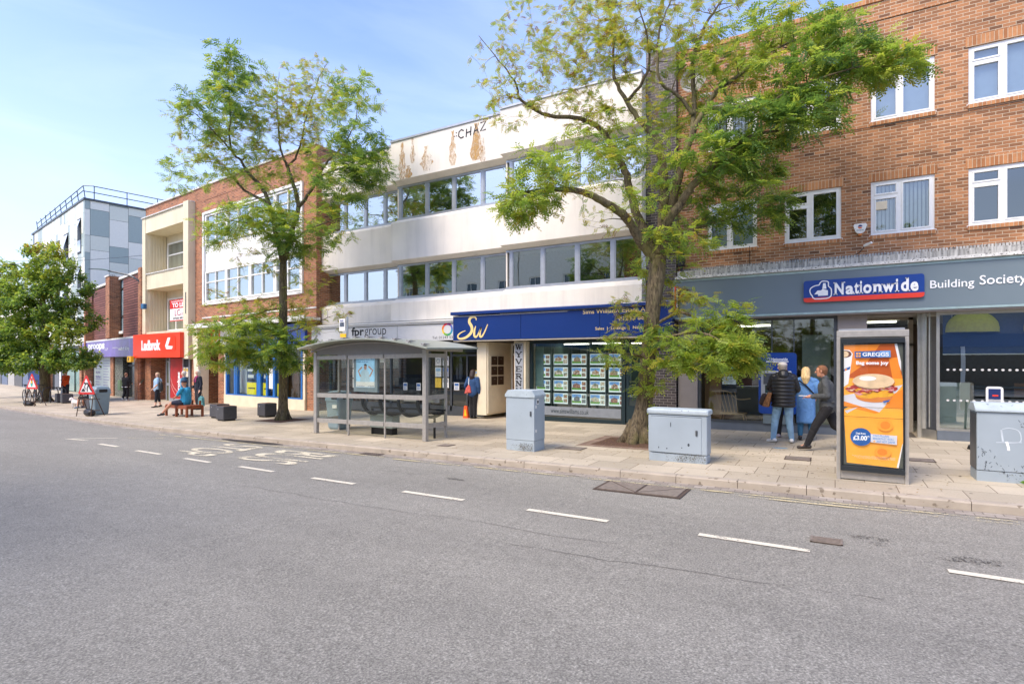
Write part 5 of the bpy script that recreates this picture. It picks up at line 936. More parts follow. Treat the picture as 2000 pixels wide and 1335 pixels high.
for th,ya,yc in ((.03,9.86,11.95),):
    for i in range(n):
        a,c=X[i],X[i+1]; b.add([(a,ya,arch(a)-.02),(c,ya,arch(c)-.02),(c,yc,arch(c)+.02),(a,yc,arch(a)+.02),(a,ya,arch(a)+.015),(c,ya,arch(c)+.015),(c,yc,arch(c)+.055),(a,yc,arch(a)+.055)],[(0,3,2,1),(4,5,6,7),(0,1,5,4),(2,3,7,6)]+([(0,4,7,3)] if i==0 else [])+([(1,2,6,5)] if i==n-1 else []))
b.build('roof_sheet',mat('pale_green_roof_sheet',(150,156,142),.3,var=.08),t)
b=MB(); P=[(x,arch(x)-.06) for x in X[2:-3]]; Q=[(x,arch(x)-.13) for x in X[2:-3]]
b.tube([(x,sy-.02,arch(x)-.07) for x in X[0:-2]],.035,8); b.tube([(x,sy+sd,arch(x)-.05) for x in X[1:-2]],.03,8)
b.build('roof_rib',M_STLD,t)
b=MB(); k=len(b.v)
zt=2.1+gs(-10.3); xx=[sx0+.06+(sx1-sx0-.12)*i/16 for i in range(17)]; b.prism([(xx[0],zt+.0),(xx[-1],zt+.0)]+[(x,arch(x)-.09) for x in xx[::-1]],sy-.03,sy+.03); b.build('gable_panel',mat('gable_grey',(128,126,124),.5,var=.04),t)
b=MB(); b.box(sx1-.04,sx1+.04,sy+.04,11.85,2.06,2.15); b.build('cantilever_arm',M_STL,t,bevel=.01); b=MB(); b.box(sx0-.04,sx0+.04,sy+.04,11.85,2.0,2.09); b.build('cantilever_arm',M_STL,t,bevel=.01)
for i in range(10):
    x=-12.2+.44*i; z=arch(x)+.02; b=MB(); b.add([(x-.08,10.0,z),(x,10.0,z+.0),(x+.08,10.0,z),(x,10.3,z+.04),(x-.05,10.02,z+.05),(x+.05,10.02,z+.05)],[(0,1,3),(1,2,3),(0,4,3),(2,3,5),(0,1,5,4)]); b.tube([(x-.06,10.02,z),(x+.06,10.02,z+.045)],.012,5); b.tube([(x+.06,10.02,z),(x-.06,10.02,z+.045)],.012,5); b.build('roof_clip',M_STLD,t)
# perch seats
b=MB(); b.tube([(-10.8,10.72,.95),(-8.5,10.72,.97)],.022,8); b.tube([(-10.8,10.95,.58),(-8.3,10.95,.60)],.022,8); b.tube([(-10.8,10.62,.50),(-8.6,10.62,.52)],.02,8); b.build('seat_rail',M_BLK,t)
b=MB()
for i in range(4): x=-10.62+.62*i-.05; b.box(x,x+.5,10.70,10.73,.80,.90)
b.build('seat_back_strip',mat('grey_seat_strip',(140,140,134),.5),t)
for i in range(4):
    x=-10.72+.62*i-.05; b=MB(); b.tube(smooth_pts([(x,10.7,.95),(x+.02,10.6,.82),(x+.05,10.62,.62),(x+.18,10.75,.44),(x+.38,10.95,.46),(x+.5,11.0,.56)],4),[.03,.035,.035,.04,.04,.045,.05,.05,.05,.05,.05,.045,.045,.045,.04,.04,.035,.035,.03,.03,.03][:21],8); b.build('seat_bracket',M_BLK,t)
b=MB(); b.box(-8.75,-8.35,10.75,11.0,.50,.56); b.build('end_perch',M_BLK,t,bevel=.02); 
for x,y in ((-10.7,10.9),(-8.6,10.9)): b=MB(); b.tube([(x,y,gs(x)),(x,y,.55)],.03,8); b.build('seat_leg',M_BLK,t)
# advert case
b=MB(); xa,xc,za,zc=-10.86,-10.02,1.02,2.03; b.box(xa,xc,sy+.02,sy+.10,za,zc); ac=b.build('advert_case',mat('case_blue_grey',(140,152,158),.4),t,bevel=.01)
b=MB(); b.rect(xa+.10,xc-.09,za+.12,zc-.13,sy+.016); b.mi=1; b.rect(xa+.10,xc-.09,za+.13,za+.27,sy+.0145); b.mi=2; b.poly(circ(-10.44,1.40,.17,.20,16,0,180)+[(-10.61,1.28),(-10.27,1.28)],sy+.0142); b.mi=3; b.poly(circ(-10.43,1.66,.05,.07,12),sy+.0138); b.mi=4; b.poly(circ(-10.43,1.69,.055,.055,12,0,180),sy+.0134)
b.mi=3; stroke(b,[(-10.60,1.42),(-10.68,1.56),(-10.55,1.66)],.045,sy+.0136); stroke(b,[(-10.28,1.42),(-10.17,1.58),(-10.32,1.68)],.045,sy+.0136)
b.mi=5; put_text(b,'Our tickets have a fine',xa+.12,xc-.12,1.84,1.88,sy+.014); put_text(b,'touch to them.',xa+.12,xc-.3,1.78,1.82,sy+.014); put_text(b,'THE BUS',xa+.14,xa+.4,1.16,1.19,sy+.014); put_text(b,'travel',xc-.32,xc-.12,1.16,1.2,sy+.014)
b.build('advert_sheet',[mat('ad_sky',(160,206,234),.5,emit=.15),M_WHITE,mat('ad_shirt',(190,214,224),.5),mat('ad_skin',(200,150,120),.6),M_BLK,M_NBLUE],ac)
boxes('timetable_case',M_WHITE,t,[(-9.93,-9.79,sy+.02,sy+.08,1.78,2.03)],bevel=.01)
# grit box
t=thing('storage_box','small pale grey lidded box on a dark base under the shelter seats','box',at=(-10.3,10.95,gs(-10.3))); boxes('box_body',mat('box_grey_green',(150,160,154),.5,var=.06),t,[(-10.75,-9.95,10.85,11.15,.05,.36)],bevel=.02); boxes('lid',mat('box_grey_green',(150,160,154),.5),t,[(-10.77,-9.93,10.83,11.17,.362,.43)],bevel=.025); boxes('base',M_BLK,t,[(-10.7,-10.0,10.9,11.1,-.13,.048)])
# bus stop flag
t=thing('bus_stop_flag','white bus stop flag with yellow tag on a slim pole behind the shelter','bus stop',at=(-11.75,10.85,gs(-11.75))); b=MB(); b.tube([(-11.75,11.0,gs(-11.75)),(-11.75,11.0,3.05)],.03,8); b.build('pole',M_ALU,t)
boxes('flag',M_WHITE,t,[(-12.05,-11.82,10.98,11.01,2.66,3.0)],bevel=.004); b=MB(); b.rect(-12.02,-11.85,2.78,2.90,10.976); b.build('bus_picture',mat('bus_picture_ink',(86,96,110),.5,var=.6,scale=20),t); text(t,'BUS',-12.0,-11.88,2.92,2.97,10.975,M_NBLUE,bold=.03); boxes('yellow_tag',mat('signal_yellow',(250,190,30),.5),t,[(-11.98,-11.76,10.95,10.975,2.48,2.58)])
# litter bins
M_BIN=mat('blue_grey_bin',(128,148,156),.45,var=.06,scale=4)
def bin_(lab,x,y,s=1.):
    t=thing('litter_bin',lab,'litter bin',at=(x,y,gs(x)),group=None); z=gs(x)
    b=MB(); w1,w2=.25*s,.29*s
    def ring(w_,d_,zz,k=4): 
        P=rrect(-w_,w_,-d_,d_,.07,3); return [(x+p[0],y+p[1],zz) for p in P]
    lv=[(.20,.20,.0),(.24,.23,.06),(.29,.27,.80)]; n=None
    for w_,d_,zz in lv:
        R_=ring(w_*s,d_*s,z+zz*s); n=len(R_); b.v+=R_
    for i in range(2):
        for j in range(n): b.f.append((i*n+j,i*n+(j+1)%n,(i+1)*n+(j+1)%n,(i+1)*n+j)); b.m.append(0)
    b.build('bin_body',M_BIN,t)
    b=MB(); k=0
    for w_,d_,zz in ((.30,.28,.80),(.31,.29,.84),(.30,.28,.98),(.25,.22,1.08),(.15,.12,1.11)): b.v+=ring(w_*s,d_*s,z+zz*s)
    for i in range(4):
        for j in range(n): b.f.append((i*n+j,i*n+(j+1)%n,(i+1)*n+(j+1)%n,(i+1)*n+j)); b.m.append(0)
    b.f.append(tuple(4*n+j for j in range(n))); b.m.append(0); b.f.append(tuple(range(n-1,-1,-1))); b.m.append(0); hd=b.build('bin_hood',M_BIN,t,smooth=False)
    boxes('bin_opening',M_BLK,hd,[(x-.02*s,x+.22*s,y-.30*s,y-.2*s,z+.86*s,z+1.0*s),(x+.2*s,x+.315*s,y-.15*s,y+.15*s,z+.86*s,z+1.0*s)],bevel=.03)
    boxes('label_plate',M_WHITE,t,[(x+.02*s,x+.2*s,y-.283*s,y-.272*s,z+.62*s,z+.72*s)]); return t
bin_('blue grey litter bin seen through the left pane of the bus shelter',-12.45,11.35); bin_('blue grey litter bin standing directly behind the digging man road sign',-25.35,10.75,1.02)
# ================= utility cabinets =================
M_CAB=mat('pale_blue_grey_paint',(164,176,182),.5,var=.05,scale=2.2,spots=((140,152,156),.70,24),bump=.08); M_CAB2=mat('pale_blue_grey_paint_chipped',(158,170,177),.5,var=.06,scale=2.,spots=((104,112,116),.76,18),bump=.1); M_CHIP=mat('chipped_lid_paint',(176,188,192),.55,var=.1,spots=((130,140,144),.66,22)); M_SCR=mat('dark_scratch',(60,66,72),.7)
x0,x1,y0,y1=-6.05,-5.37,10.10,10.58; z=gs(-5.7)
t=thing('utility_cabinet','tall narrow pale blue grey utility cabinet with a pitched lid beside the shelter','cabinet',at=(-5.7,10.34,z))
boxes('cabinet_body',M_CAB,t,[(x0+.005,x1-.005,y0+.005,y1-.005,z,z+.22),(x0,x1,y0,y1,z+.225,z+1.12)],bevel=.006); b=MB(); b.prism([(x0-.02,z+1.121),(x1+.02,z+1.121),(x1+.02,z+1.17),(x1-.05,z+1.27),(x0+.05,z+1.27),(x0-.02,z+1.17)],y0-.02,y1+.02); b.build('lid',M_CHIP,t,bevel=.006); [boxes('side_latch',M_WHITE,t,[q_]) for q_ in ((x1,x1+.006,y0+.1,y0+.2,z+.98,z+1.09),(x1,x1+.006,y0+.05,y0+.1,z+.9,z+.96),(x1,x1+.006,y0+.05,y0+.1,z+.4,z+.46))]; boxes('latch_core',M_SCR,t,[(x1+.006,x1+.009,y0+.12,y0+.18,z+1.0,z+1.06)])
x0,x1,y0,y1=-3.02,-1.96,10.22,10.58; z=gs(-2.5)
t=thing('utility_cabinet','wide low pale blue grey cabinet with inset door panel beside the big tree','cabinet',at=(-2.5,10.4,z))
boxes('cabinet_body',M_CAB2,t,[(x0+.01,x1-.01,y0+.01,y1-.01,z-.02,z+.15),(x0,x1,y0,y1,z+.151,z+.86)],bevel=.02); boxes('lid',M_CHIP,t,[(x0-.025,x1+.025,y0-.03,y1+.03,z+.862,z+.965)],bevel=.03)
boxes('door_panel',M_CAB2,t,[(x0+.06,x1-.10,y0-.012,y0-.001,z+.165,z+.82)],bevel=.005); boxes('door_gap',M_SCR,t,[(x0+.055,x1-.095,y0-.003,y0-.0005,z+.16,z+.165),(x0+.055,x1-.095,y0-.003,y0-.0005,z+.82,z+.828)]); b=MB()
for q in ((x0+.42,z+.68,.008,.05),(x0+.74,z+.33,.02,.03),(x0+.2,z+.25,.008,.02),(x0+.35,z+.24,.012,.014),(x0+.62,z+.27,.01,.01),(x0+.7,z+.10,.014,.014)): b.poly(circ(q[0],q[1],q[2],q[3],8),y0-.0135)
b.build('paint_chip',M_SCR,t)
x0,x1,y0,y1=1.83,3.05,10.66,11.12; z=gs(2.4)
t=thing('utility_cabinet','large scuffed blue grey cabinet with scraped P shaped graffiti at the right edge','cabinet',at=(2.4,10.9,z))
boxes('cabinet_body',M_CAB2,t,[(x0,x1,y0+.01,y1-.01,z-.02,z+.15),(x0+.0,x1,y0,y1,z+.155,z+1.03)],bevel=.01); b=MB(); b.prismx([(y0-.03,z+1.031),(y1+.03,z+1.031),(y1+.03,z+1.06),(y1-.12,z+1.16),(y0+.12,z+1.16),(y0-.03,z+1.06)],x0-.02,x1+.02); b.build('lid',M_CHIP,t,bevel=.006)
boxes('side_panel',M_ALUD,t,[(x0-.006,x0-.001,y0+.02,y1-.02,z+.16,z+1.0)]); b=MB(); stroke(b,smooth_pts([(2.12,z+.78),(2.20,z+.80),(2.30,z+.77),(2.33,z+.68),(2.31,z+.60),(2.16,z+.585)],3),.014,y0-.003); stroke(b,[(2.11,z+.77),(2.13,z+.60)],.022,y0-.003); stroke(b,[(2.05,z+.58),(2.34,z+.60)],.012,y0-.0032); b.build('scraped_mark',mat('pale_scrape',(196,206,212),.5),t); b=MB(); stroke(b,[(2.17,z+.60),(2.19,z+.52),(2.195,z+.47)],.03,y0-.0035); b.build('white_paint_run',M_WHT,t)  # side_panel: dark sheet that puts the left side's shade into the colour
b=MB(); random.seed(4)
for i in range(60):
    cx,cz=random.choice(((1.93,z+.42),(1.97,z+.22),(2.4,z+.25),(2.4,z+.85),(2.15,z+.15))); a=cx+random.gauss(0,.05); c=cz+random.gauss(0,.05); stroke(b,[(a,c),(a+random.uniform(-.03,.03),c+random.uniform(-.04,.04))],.006,y0-.0028)
b.build('scuff_marks',M_SCR,t)
M_RUB=mat('cabinet_lock_metal',(90,94,98),.4,.5)
for tt,(lx,ly,lz) in zip([o for o in bpy.data.objects if o.get('category')=='cabinet'],((-5.45,10.095,.72),(-2.14,10.205,.52),(2.9,10.655,.7))):
    boxes('lock',M_RUB,tt,[(lx-.018,lx+.018,ly-.012,ly,lz-.05,lz+.05)],bevel=.004)
    boxes('base_grime',wornpaint('base_grime',(112,110,102),.90),tt,[(lx-.02-(.58 if lx<-5 else .84),lx+(.06 if lx<-5 else .16),ly-.0145,ly-.014,gs(lx)+.02,gs(lx)+.17)])
# ================= advertising kiosk =================
t=thing('advert_kiosk','upright steel framed kiosk with a bright orange bakery poster near the kerb','kiosk',at=(.48,10.1,.0)); kx0,kx1,ky0,ky1=.02,.93,9.86,10.34
for x,y in ((kx0,ky0),(kx1-.05,ky0),(kx0,ky1-.05),(kx1-.05,ky1-.05)): boxes('post',M_STL,t,[(x,x+.05,y,y+.05,.0,2.17)],bevel=.004)
boxes('top_beam',M_STL,t,[(kx0,kx1,ky0-.004,ky1,2.172,2.27)],bevel=.004); boxes('roof_cap',M_ALU,t,[(kx0+.03,kx1-.05,ky0+.02,ky1-.05,2.272,2.30)])
boxes('black_frame',mat('satin_black_frame',(38,44,48),.35,var=.1),t,[(kx0+.051,kx1-.051,ky0+.003,ky0+.04,.14,2.16)],bevel=.003); boxes('bottom_panel',M_STL,t,[(kx0+.051,kx1-.051,ky0+.02,ky0+.04,.02,.139)])
boxes('back_panel',M_ALUD,t,[(kx0+.051,kx1-.051,ky1-.04,ky1-.01,.2,2.16)]); g=MB(); g.box(kx0+.02,kx0+.03,ky0+.05,ky1-.05,.3,2.1); g.box(kx1-.03,kx1-.02,ky0+.05,ky1-.05,.3,2.1); g.build('side_glass',M_GLC,t); boxes('side_rail',M_STL,t,[(kx0+.01,kx0+.04,ky0+.05,ky1-.05,.22,.3),(kx0+.01,kx0+.04,ky0+.05,ky1-.05,1.0,1.05)])
Yk=ky0+.003; pz0,pz1=.24,2.06; pxa,pxb=.115,.855
def ap(x,y): return (pxa+(x-103)/(580-103)*(pxb-pxa), pz0+(1215-y)/(1215-180)*(pz1-pz0))
AM=[mat('ad_orange',(232,136,44),.35,var=.10,scale=2,emit=.12),mat('ad_brown_shade',(186,88,34),.35,var=.08,scale=2,emit=.1),mat('ad_amber',(250,172,62),.35,var=.1,scale=3,emit=.12),M_WHT,mat('ad_bun',(236,206,164),.4,var=.14,scale=9),mat('ad_bun_side',(222,136,66),.4,var=.1),mat('ad_bacon',(186,62,54),.4,var=.3,scale=16),mat('ad_pink',(232,160,158),.4,var=.15,scale=14),mat('ad_egg',(246,180,56),.4,var=.15,scale=12),mat('ad_blue',(36,92,160),.4,emit=.1),mat('ad_paper',(222,222,226),.4,var=.05),mat('ad_coffee',(110,58,36),.4),mat('ad_grey_corner',(88,92,84),.5),mat('ad_blue_light',(110,160,214),.4),mat('ad_dark_line',(70,50,30),.5),mat('ad_soft_spot',(244,158,54),.35,emit=.1),mat('ad_soft_spot_core',(228,132,42),.35,emit=.1)]
b=MB(); dep=[0]
def A(mi,pts,sm=False):
    dep[0]+=1; b.mi=mi; P=[ap(*p) for p in pts]
    ar=sum(P[i][0]*P[(i+1)%len(P)][1]-P[(i+1)%len(P)][0]*P[i][1] for i in range(len(P)))
    if ar<0: P=P[::-1]
    b.poly(P,Yk-.0012-.00035*dep[0])
def At(mi,txt,x0,x1,y0,y1,bold=.02): 
    dep[0]+=1; p=ap(x0,y1); q=ap(x1,y0); put_text(b,txt,p[0],q[0],p[1],q[1],Yk-.0012-.00035*dep[0],bold=bold,mi=mi)
def clip(P): return [(max(104,x),y) for x,y in P]
def El(cx,cy,rx,ry,n=24,a0=0,a1=360): return [(cx+rx*math.cos(R(a0+(a1-a0)*i/n)),cy+ry*math.sin(R(a0+(a1-a0)*i/n))) for i in range(n+(0 if a1-a0==360 else 1))]
A(12,[(103,180),(580,180),(580,1215),(103,1215)]); A(0,[(103,185),(515,178),(566,395),(578,470),(103,470)]); A(1,[(400,182),(515,180),(572,430),(560,472),(150,472),(150,440),(300,330)]); A(0,[(470,300),(540,290),(573,470),(500,472)])
A(2,[(103,470),(578,470),(582,1000),(546,1215),(128,1200),(106,800)]); A(3,[(515,178),(535,176),(566,330),(567,408),(550,350)]); A(3,[(576,1010),(580,1015),(548,1212),(532,1212)])
A(10,[(103,620),(580,520),(395,756),(240,730),(103,700)]); A(0,[(103,670),(400,756),(360,768),(103,712)]); A(0,[(470,620),(580,555),(580,720),(440,716)]); A(10,[(110,752),(225,715),(130,775)]); A(12,[(103,718),(140,718),(103,738)])
A(3,[(103,222),(150,226),(178,258),(140,520),(103,545)]); A(11,clip(El(110,262,58,32))); A(4,clip(El(108,262,36,26))); A(9,[(103,392),(158,368),(154,392),(103,412)]); A(0,[(112,392),(128,386),(128,402),(112,408)]); A(12,[(60+43,176),(104,176),(104,1215),(103,1215)])
A(5,El(350,625,150,48)); A(8,El(300,600,110,40)); A(8,El(420,596,90,32)); A(6,[(110,560),(180,530),(330,524),(500,524),(542,556),(520,572),(440,560),(380,590),(300,566),(240,590),(150,590)]); A(7,[(190,600),(240,560),(300,570),(280,600),(230,620)]); A(7,[(290,545),(350,540),(385,565),(340,572),(320,600),(298,575)]); A(7,[(430,530),(500,540),(515,560),(470,555)]); A(5,El(345,500,172,42,24)); A(4,El(345,498,170,66,28)); random.seed(6)
for q_ in range(46):
    cx=random.uniform(130,525); cy=random.uniform(538,600); r_=random.uniform(8,26); A(random.choice((6,6,7,7,8,4)) if cy<575 else random.choice((8,8,2,6)),[(cx-r_,cy),(cx-r_*.3,cy-r_*.32),(cx+r_,cy-r_*.2),(cx+r_*.6,cy+r_*.3),(cx-r_*.2,cy+r_*.35)])
A(5,El(345,512,170,26,24)); A(4,El(345,492,168,62,28)); A(3,El(300,470,70,20,18)); A(9,[(420,660),(480,645),(470,662),(430,674)])
A(14,[(103,714),(580,716),(580,719),(103,717)]); A(14,[(103,797),(580,802),(580,805),(103,800)])
A(15,El(440,860,62,50)); A(16,El(442,862,40,34)); A(15,El(420,1090,66,46)); A(16,El(418,1088,40,28)); A(13,[(192,240),(482,234),(484,290),(194,296)]); A(9,[(192,240),(400,236),(380,292),(194,296)])
for q in ((204,250),(226,250),(204,272),(226,272)): A(2,[(q[0],q[1]),(q[0]+17,q[1]),(q[0]+17,q[1]+14),(q[0],q[1]+14)])
At(3,'GREGGS',257,470,248,282,.03); At(3,'Bag some joy',205,468,322,362,.05)
A(9,El(245,970,88,76)); A(10,[(325,940),(534,944),(532,1020),(325,1010)]); At(3,'Deal from',204,284,932,948,.04); At(3,'£3.00*',180,318,956,1000,.045); At(13,'TWO-FILLING',342,470,944,962); At(13,'BREAKFAST ROLL',342,510,968,986); At(2,'+',344,362,992,1008,.05); At(13,'ANY HOT DRINK',370,520,992,1010); 
for k in range(3): At(10,'terms and conditions apply see in shop for details',170+20*k,520,1128+9*k,1134+9*k,0)
b.build('poster',AM,t); g=MB(); g.rect(pxa-.01,pxb+.01,pz0-.02,pz1+.02,Yk-.045); g.build('poster_glass',glassmat('poster_glass',(.97,.98,.97),.03,fres=.2),t)
boxes('poster_frame',mat('satin_black_frame',(38,44,48),.35),t,[(kx0+.052,pxa-.02,Yk-.05,Yk-.001,.15,2.15),(pxb+.02,kx1-.052,Yk-.05,Yk-.001,.15,2.15),(pxa-.02,pxb+.02,Yk-.05,Yk-.001,.15,pz0-.02),(pxa-.02,pxb+.02,Yk-.05,Yk-.001,pz1+.02,2.15)],bevel=.004)
# ================= stand sign by the bank window =================
t=thing('pavement_sign','white framed pavement sign on a round black base behind the scuffed cabinet','sign',at=(2.75,14.5,gs(2.7)))
b=MB(); b.loft([(2.62,14.4,.03,.30,.30),(2.62,14.4,.10,.28,.28),(2.62,14.4,.14,.12,.12)],20); b.build('base',M_BLK,t); b=MB(); b.tube([(2.72,14.42,.1),(2.74,14.45,.85)],.025,8); b.build('stem',M_ALUD,t)
b=MB(); b.prism(rrect(2.62,2.88,.62,1.30,.05),14.38,14.45); pf=b.build('panel_frame',M_WHT,t); boxes('panel_blue',mat('bank_navy',(30,46,96),.4),pf,[(2.65,2.84,14.373,14.379,1.05,1.26)]); boxes('panel_red',M_NRED,pf,[(2.71,2.80,14.366,14.372,1.11,1.14)]); boxes('panel_grey',mat('panel_text_grey',(170,172,172),.5),pf,[(2.65,2.84,14.373,14.379,.7,1.04)]); text(pf,'OPEN',2.67,2.82,.92,.98,14.37,M_BLK,bold=.03); boxes('panel_lines',M_ALUD,pf,[(2.67,2.82,14.368,14.372,.88-.035*i,.893-.035*i) for i in range(4)])
# ================= planters and bench =================
M_PL=mat('charcoal_planter',(70,70,74),.5,var=.12,scale=8)
pl=thing('cube_planter','charcoal cube planter closest to the wooden bench','planter',at=(0,0,0),group='charcoal cube planters along the pavement')
boxes('cube_body',M_PL,pl,[(-.24,.24,-.24,.24,.05,.50)],bevel=.02); boxes('base',M_BLK,pl,[(-.2,.2,-.2,.2,0,.049)]); b=MB(); b.poly(circ(-.1,.40,.022,.022,10),-.242); b.build('boss',M_ALU,pl); boxes('soil',M_SOIL,pl,[(-.2,.2,-.2,.2,.501,.506)])
pls=[(-19.25,11.95,'charcoal cube planter closest to the wooden bench'),(-18.05,11.45,'charcoal cube planter a little right of the pair beside the bench'),(-17.95,12.95,'single charcoal cube planter left of the slender tree trunk'),(-36.6,13.7,'grey cube planter touching the far leafy tree trunk'),(-35.7,13.6,'grey cube planter partly behind the dog owner')]
for i,(x,y,l) in enumerate(pls):
    o=pl if i==0 else copy_tree(pl); o.location=(x,y,gs(x)); o['label']=l; o.rotation_euler=(0,0,R(-3 if i<3 else -10))
M_BW=mat('reddish_bench_wood',(140,74,42),.5,var=.2,scale=8,streak=False)
t=thing('bench','low reddish brown slatted bench with square legs where the man sits','bench',Fr(-21.25,11.8,-3),(0,0,gs(-21.2))); z=gs(-21.2)
b=MB()
for i in range(6): b.box(-.78,.78,-.30+.102*i,-.30+.102*i+.088,z+.40,z+.44)
b.build('seat',M_BW,t,bevel=.005)
for x in (-.76,.0,.76):
    for y in (-.28,.28): boxes('leg',M_BW,t,[(x-.035,x+.035,y-.035,y+.035,z,z+.399)])
boxes('side_rail',M_BW,t,[(-.74,.74,-.30,-.26,z+.31,z+.398),(-.74,.74,.26,.30,z+.31,z+.398),(.74,.78,-.24,.24,z+.31,z+.398)]); boxes('seat_back_stub',M_BW,t,[(.1,.16,.2,.26,z+.441,z+.60),(.66,.72,.2,.26,z+.441,z+.60)])
# ================= roadworks signs =================
M_RS=mat('road_sign_red',(214,50,46),.4,var=.05); M_RW=mat('road_sign_white',(232,230,224),.4,var=.04); M_RUS=mat('rusty_steel',(92,72,58),.7,.3,.25)
def roadsign(lab,x,y,rz,s,kind):
    fr=Fr(x,y,rz); z=gs(x); t=thing('road_sign',lab,'road sign',fr,(0,0,z))
    def tri(h,r): 
        P=[(-h*.577,0),(h*.577,0),(0,h)]; out=[]
        for i in range(3):
            p,q,n=P[i],P[i-1],P[(i+1)%3]
            for o_ in (q,n): l=math.hypot(o_[0]-p[0],o_[1]-p[1]); out.append((p[0]+(o_[0]-p[0])/l*r,p[1]+(o_[1]-p[1])/l*r))
        return out
    zb=z+.86*s; h=.80*s
    b=MB(); b.prism([(a,zb+c) for a,c in tri(h,.06)],-.02,0); b.build('red_triangle',M_RS,t)
    b=MB(); P=[(a*.68,zb+.085*s+c*.68) for a,c in tri(h,.03)]; b.prism(P,-.026,-.021); b.build('white_panel',M_RW,t)
    b=MB(); zz=zb+.09*s
    if kind=='man':
        b.add([(a*s,-.029,zz+c*s) for a,c in ((-.26,.02),(-.04,.02),(-.08,.10),(-.13,.15),(-.2,.11))],[(0,1,2,3,4)])
        def sk(P,w_): stroke(b,[(a*s,zz+c*s) for a,c in P],w_*s,-.030)
        sk([(-.03,.33),(.08,.34),(.14,.26)],.06); sk([(.13,.27),(.06,.14),(.07,.02)],.05); sk([(.14,.27),(.2,.15),(.28,.06),(.32,.06)],.05); sk([(-.02,.32),(-.07,.22),(-.05,.14)],.035); sk([(-.12,.20),(.0,.08)],.018); b.poly(circ(-.07*s,zz+.35*s,.035*s,.035*s,10),-.0305); ms=[M_BLK]
    else:
        b.poly([(a,c) for a,c in rrect(-.075*s,.075*s,zz+.04*s,zz+.46*s,.06*s)],-.029); 
        for i,c in enumerate((.39,.25,.11)): b.mi=1+i; b.poly(circ(0,zz+c*s,.066*s,.066*s,14),-.031)
        ms=[M_BLK,M_RS,mat('signal_yellow',(250,190,30),.5),mat('signal_green',(70,190,160),.4)]
    b.build('symbol',ms,t)
    b=MB()
    for sx in (-1,1): b.tube([(sx*.38*s,-.12,z),(sx*.34*s,.01,z+.95*s)],.018,6); b.tube([(sx*.42*s,.38,z),(sx*.34*s,.02,z+.95*s)],.018,6)
    for zc in (.22,.66): b.tube([(-.37*s,-.06,z+zc*s),(.37*s,-.06,z+zc*s)],.014,6); b.tube([(-.39*s,.22,z+zc*s),(.39*s,.22,z+zc*s)],.014,6)
    b.build('folding_frame',M_RUS,t)
    return t
roadsign('tilted red triangle road sign with a digging man in front of the bin','' or -24.95,10.15,14,.98,'man'); roadsign('red triangle road sign with a traffic light symbol at the far left',-34.6,11.75,10,1.0,'light')
t=thing('sandbag','black sandbag slumped against the feet of the traffic light road sign','sandbag',at=(-34.9,11.7,gs(-34.9))); b=MB(); b.cap((-35.15,11.72,gs(-35)+.13),(-34.75,11.75,gs(-35)+.12),.15,.13); b.build('bag',M_BLK,t,smooth=True)
t=thing('sandbag','black and grey sandbag slumped under the digging man road sign','sandbag',at=(-24.9,10.2,gs(-24.9))); b=MB(); b.cap((-25.1,10.25,gs(-25)+.14),(-24.7,10.2,gs(-25)+.13),.15,.14); b.build('bag',M_BLK,t,smooth=True)
# bicycles and rack
def torus(b,c,r,t_,ax,n=22,m_=6):
    P=[]; 
    for i in range(n+1): a=2*PI*i/n; P.append((c[0]+r*math.cos(a)*ax[0],c[1]+r*math.cos(a)*ax[1],c[2]+r*math.sin(a)))
    b.tube(P,t_,m_,caps=False)
def bike(lab,x,y,rz,col):
    fr=Fr(x,y,rz); z=gs(x); t=thing('bicycle',lab,'bicycle',fr,(0,0,z),'parked bicycles')
    for sx in (-.52,.52):
        b=MB(); torus(b,(sx,0,z+.34),.33,.02,(1,0)); w_=b.build('wheel',M_BLK,t); b=MB()
        for i in range(8): a=PI*i/8; b.tube([(sx-.32*math.cos(a),0,z+.34-.32*math.sin(a)),(sx+.32*math.cos(a),0,z+.34+.32*math.sin(a))],.003,4)
        b.build('spokes',M_ALU,w_)
    b=MB(); bb_=(-.08,0,z+.3); st_=(-.2,0,z+.82); hd=(.36,0,z+.85); b.tube([bb_,st_],.016,6); b.tube([st_,hd],.016,6); b.tube([bb_,hd],.018,6); b.tube([(-.52,0,z+.34),bb_],.012,6); b.tube([(-.52,0,z+.34),(-.19,0,z+.78)],.012,6); b.tube([(.33,0,z+.95),(.52,0,z+.34)],.016,6); b.build('frame',mat(col,(50,50,54),.4),t)
    b=MB(); b.cap((-.34,0,z+.92),(-.1,0,z+.92),.06,.03,ey=1); b.build('saddle',M_BLK,t); b=MB(); b.tube([(.28,-.25,z+1.0),(.33,0,z+.98),(.28,.25,z+1.0)],.014,6); b.build('handlebar',M_BLK,t)
    b=MB(); torus(b,(-.08,0,z+.3),.09,.012,(1,0),12); b.build('crank',M_BLK,t)
bike('black bicycle whose wheel shows behind the traffic light sign',-37.6,13.0,-6,'bike_black'); bike('dark bicycle cut off by the left edge of the view',-39.6,13.2,-6,'bike_dark')
for i in range(3):
    x=-38.9+.95*i; y=13.7; z=gs(x); t=thing('cycle_stand','grey steel hoop cycle stand, %s of the row by the bicycles'%('left end','middle','right end')[i],'cycle stand',at=(x,y,z),group='hoop cycle stands'); b=MB(); b.tube(smooth_pts([(x,y-.35,z),(x,y-.35,z+.6),(x,y-.2,z+.8),(x,y+.2,z+.8),(x,y+.35,z+.6),(x,y+.35,z)],4),.025,6); b.build('hoop',M_ALUD,t)
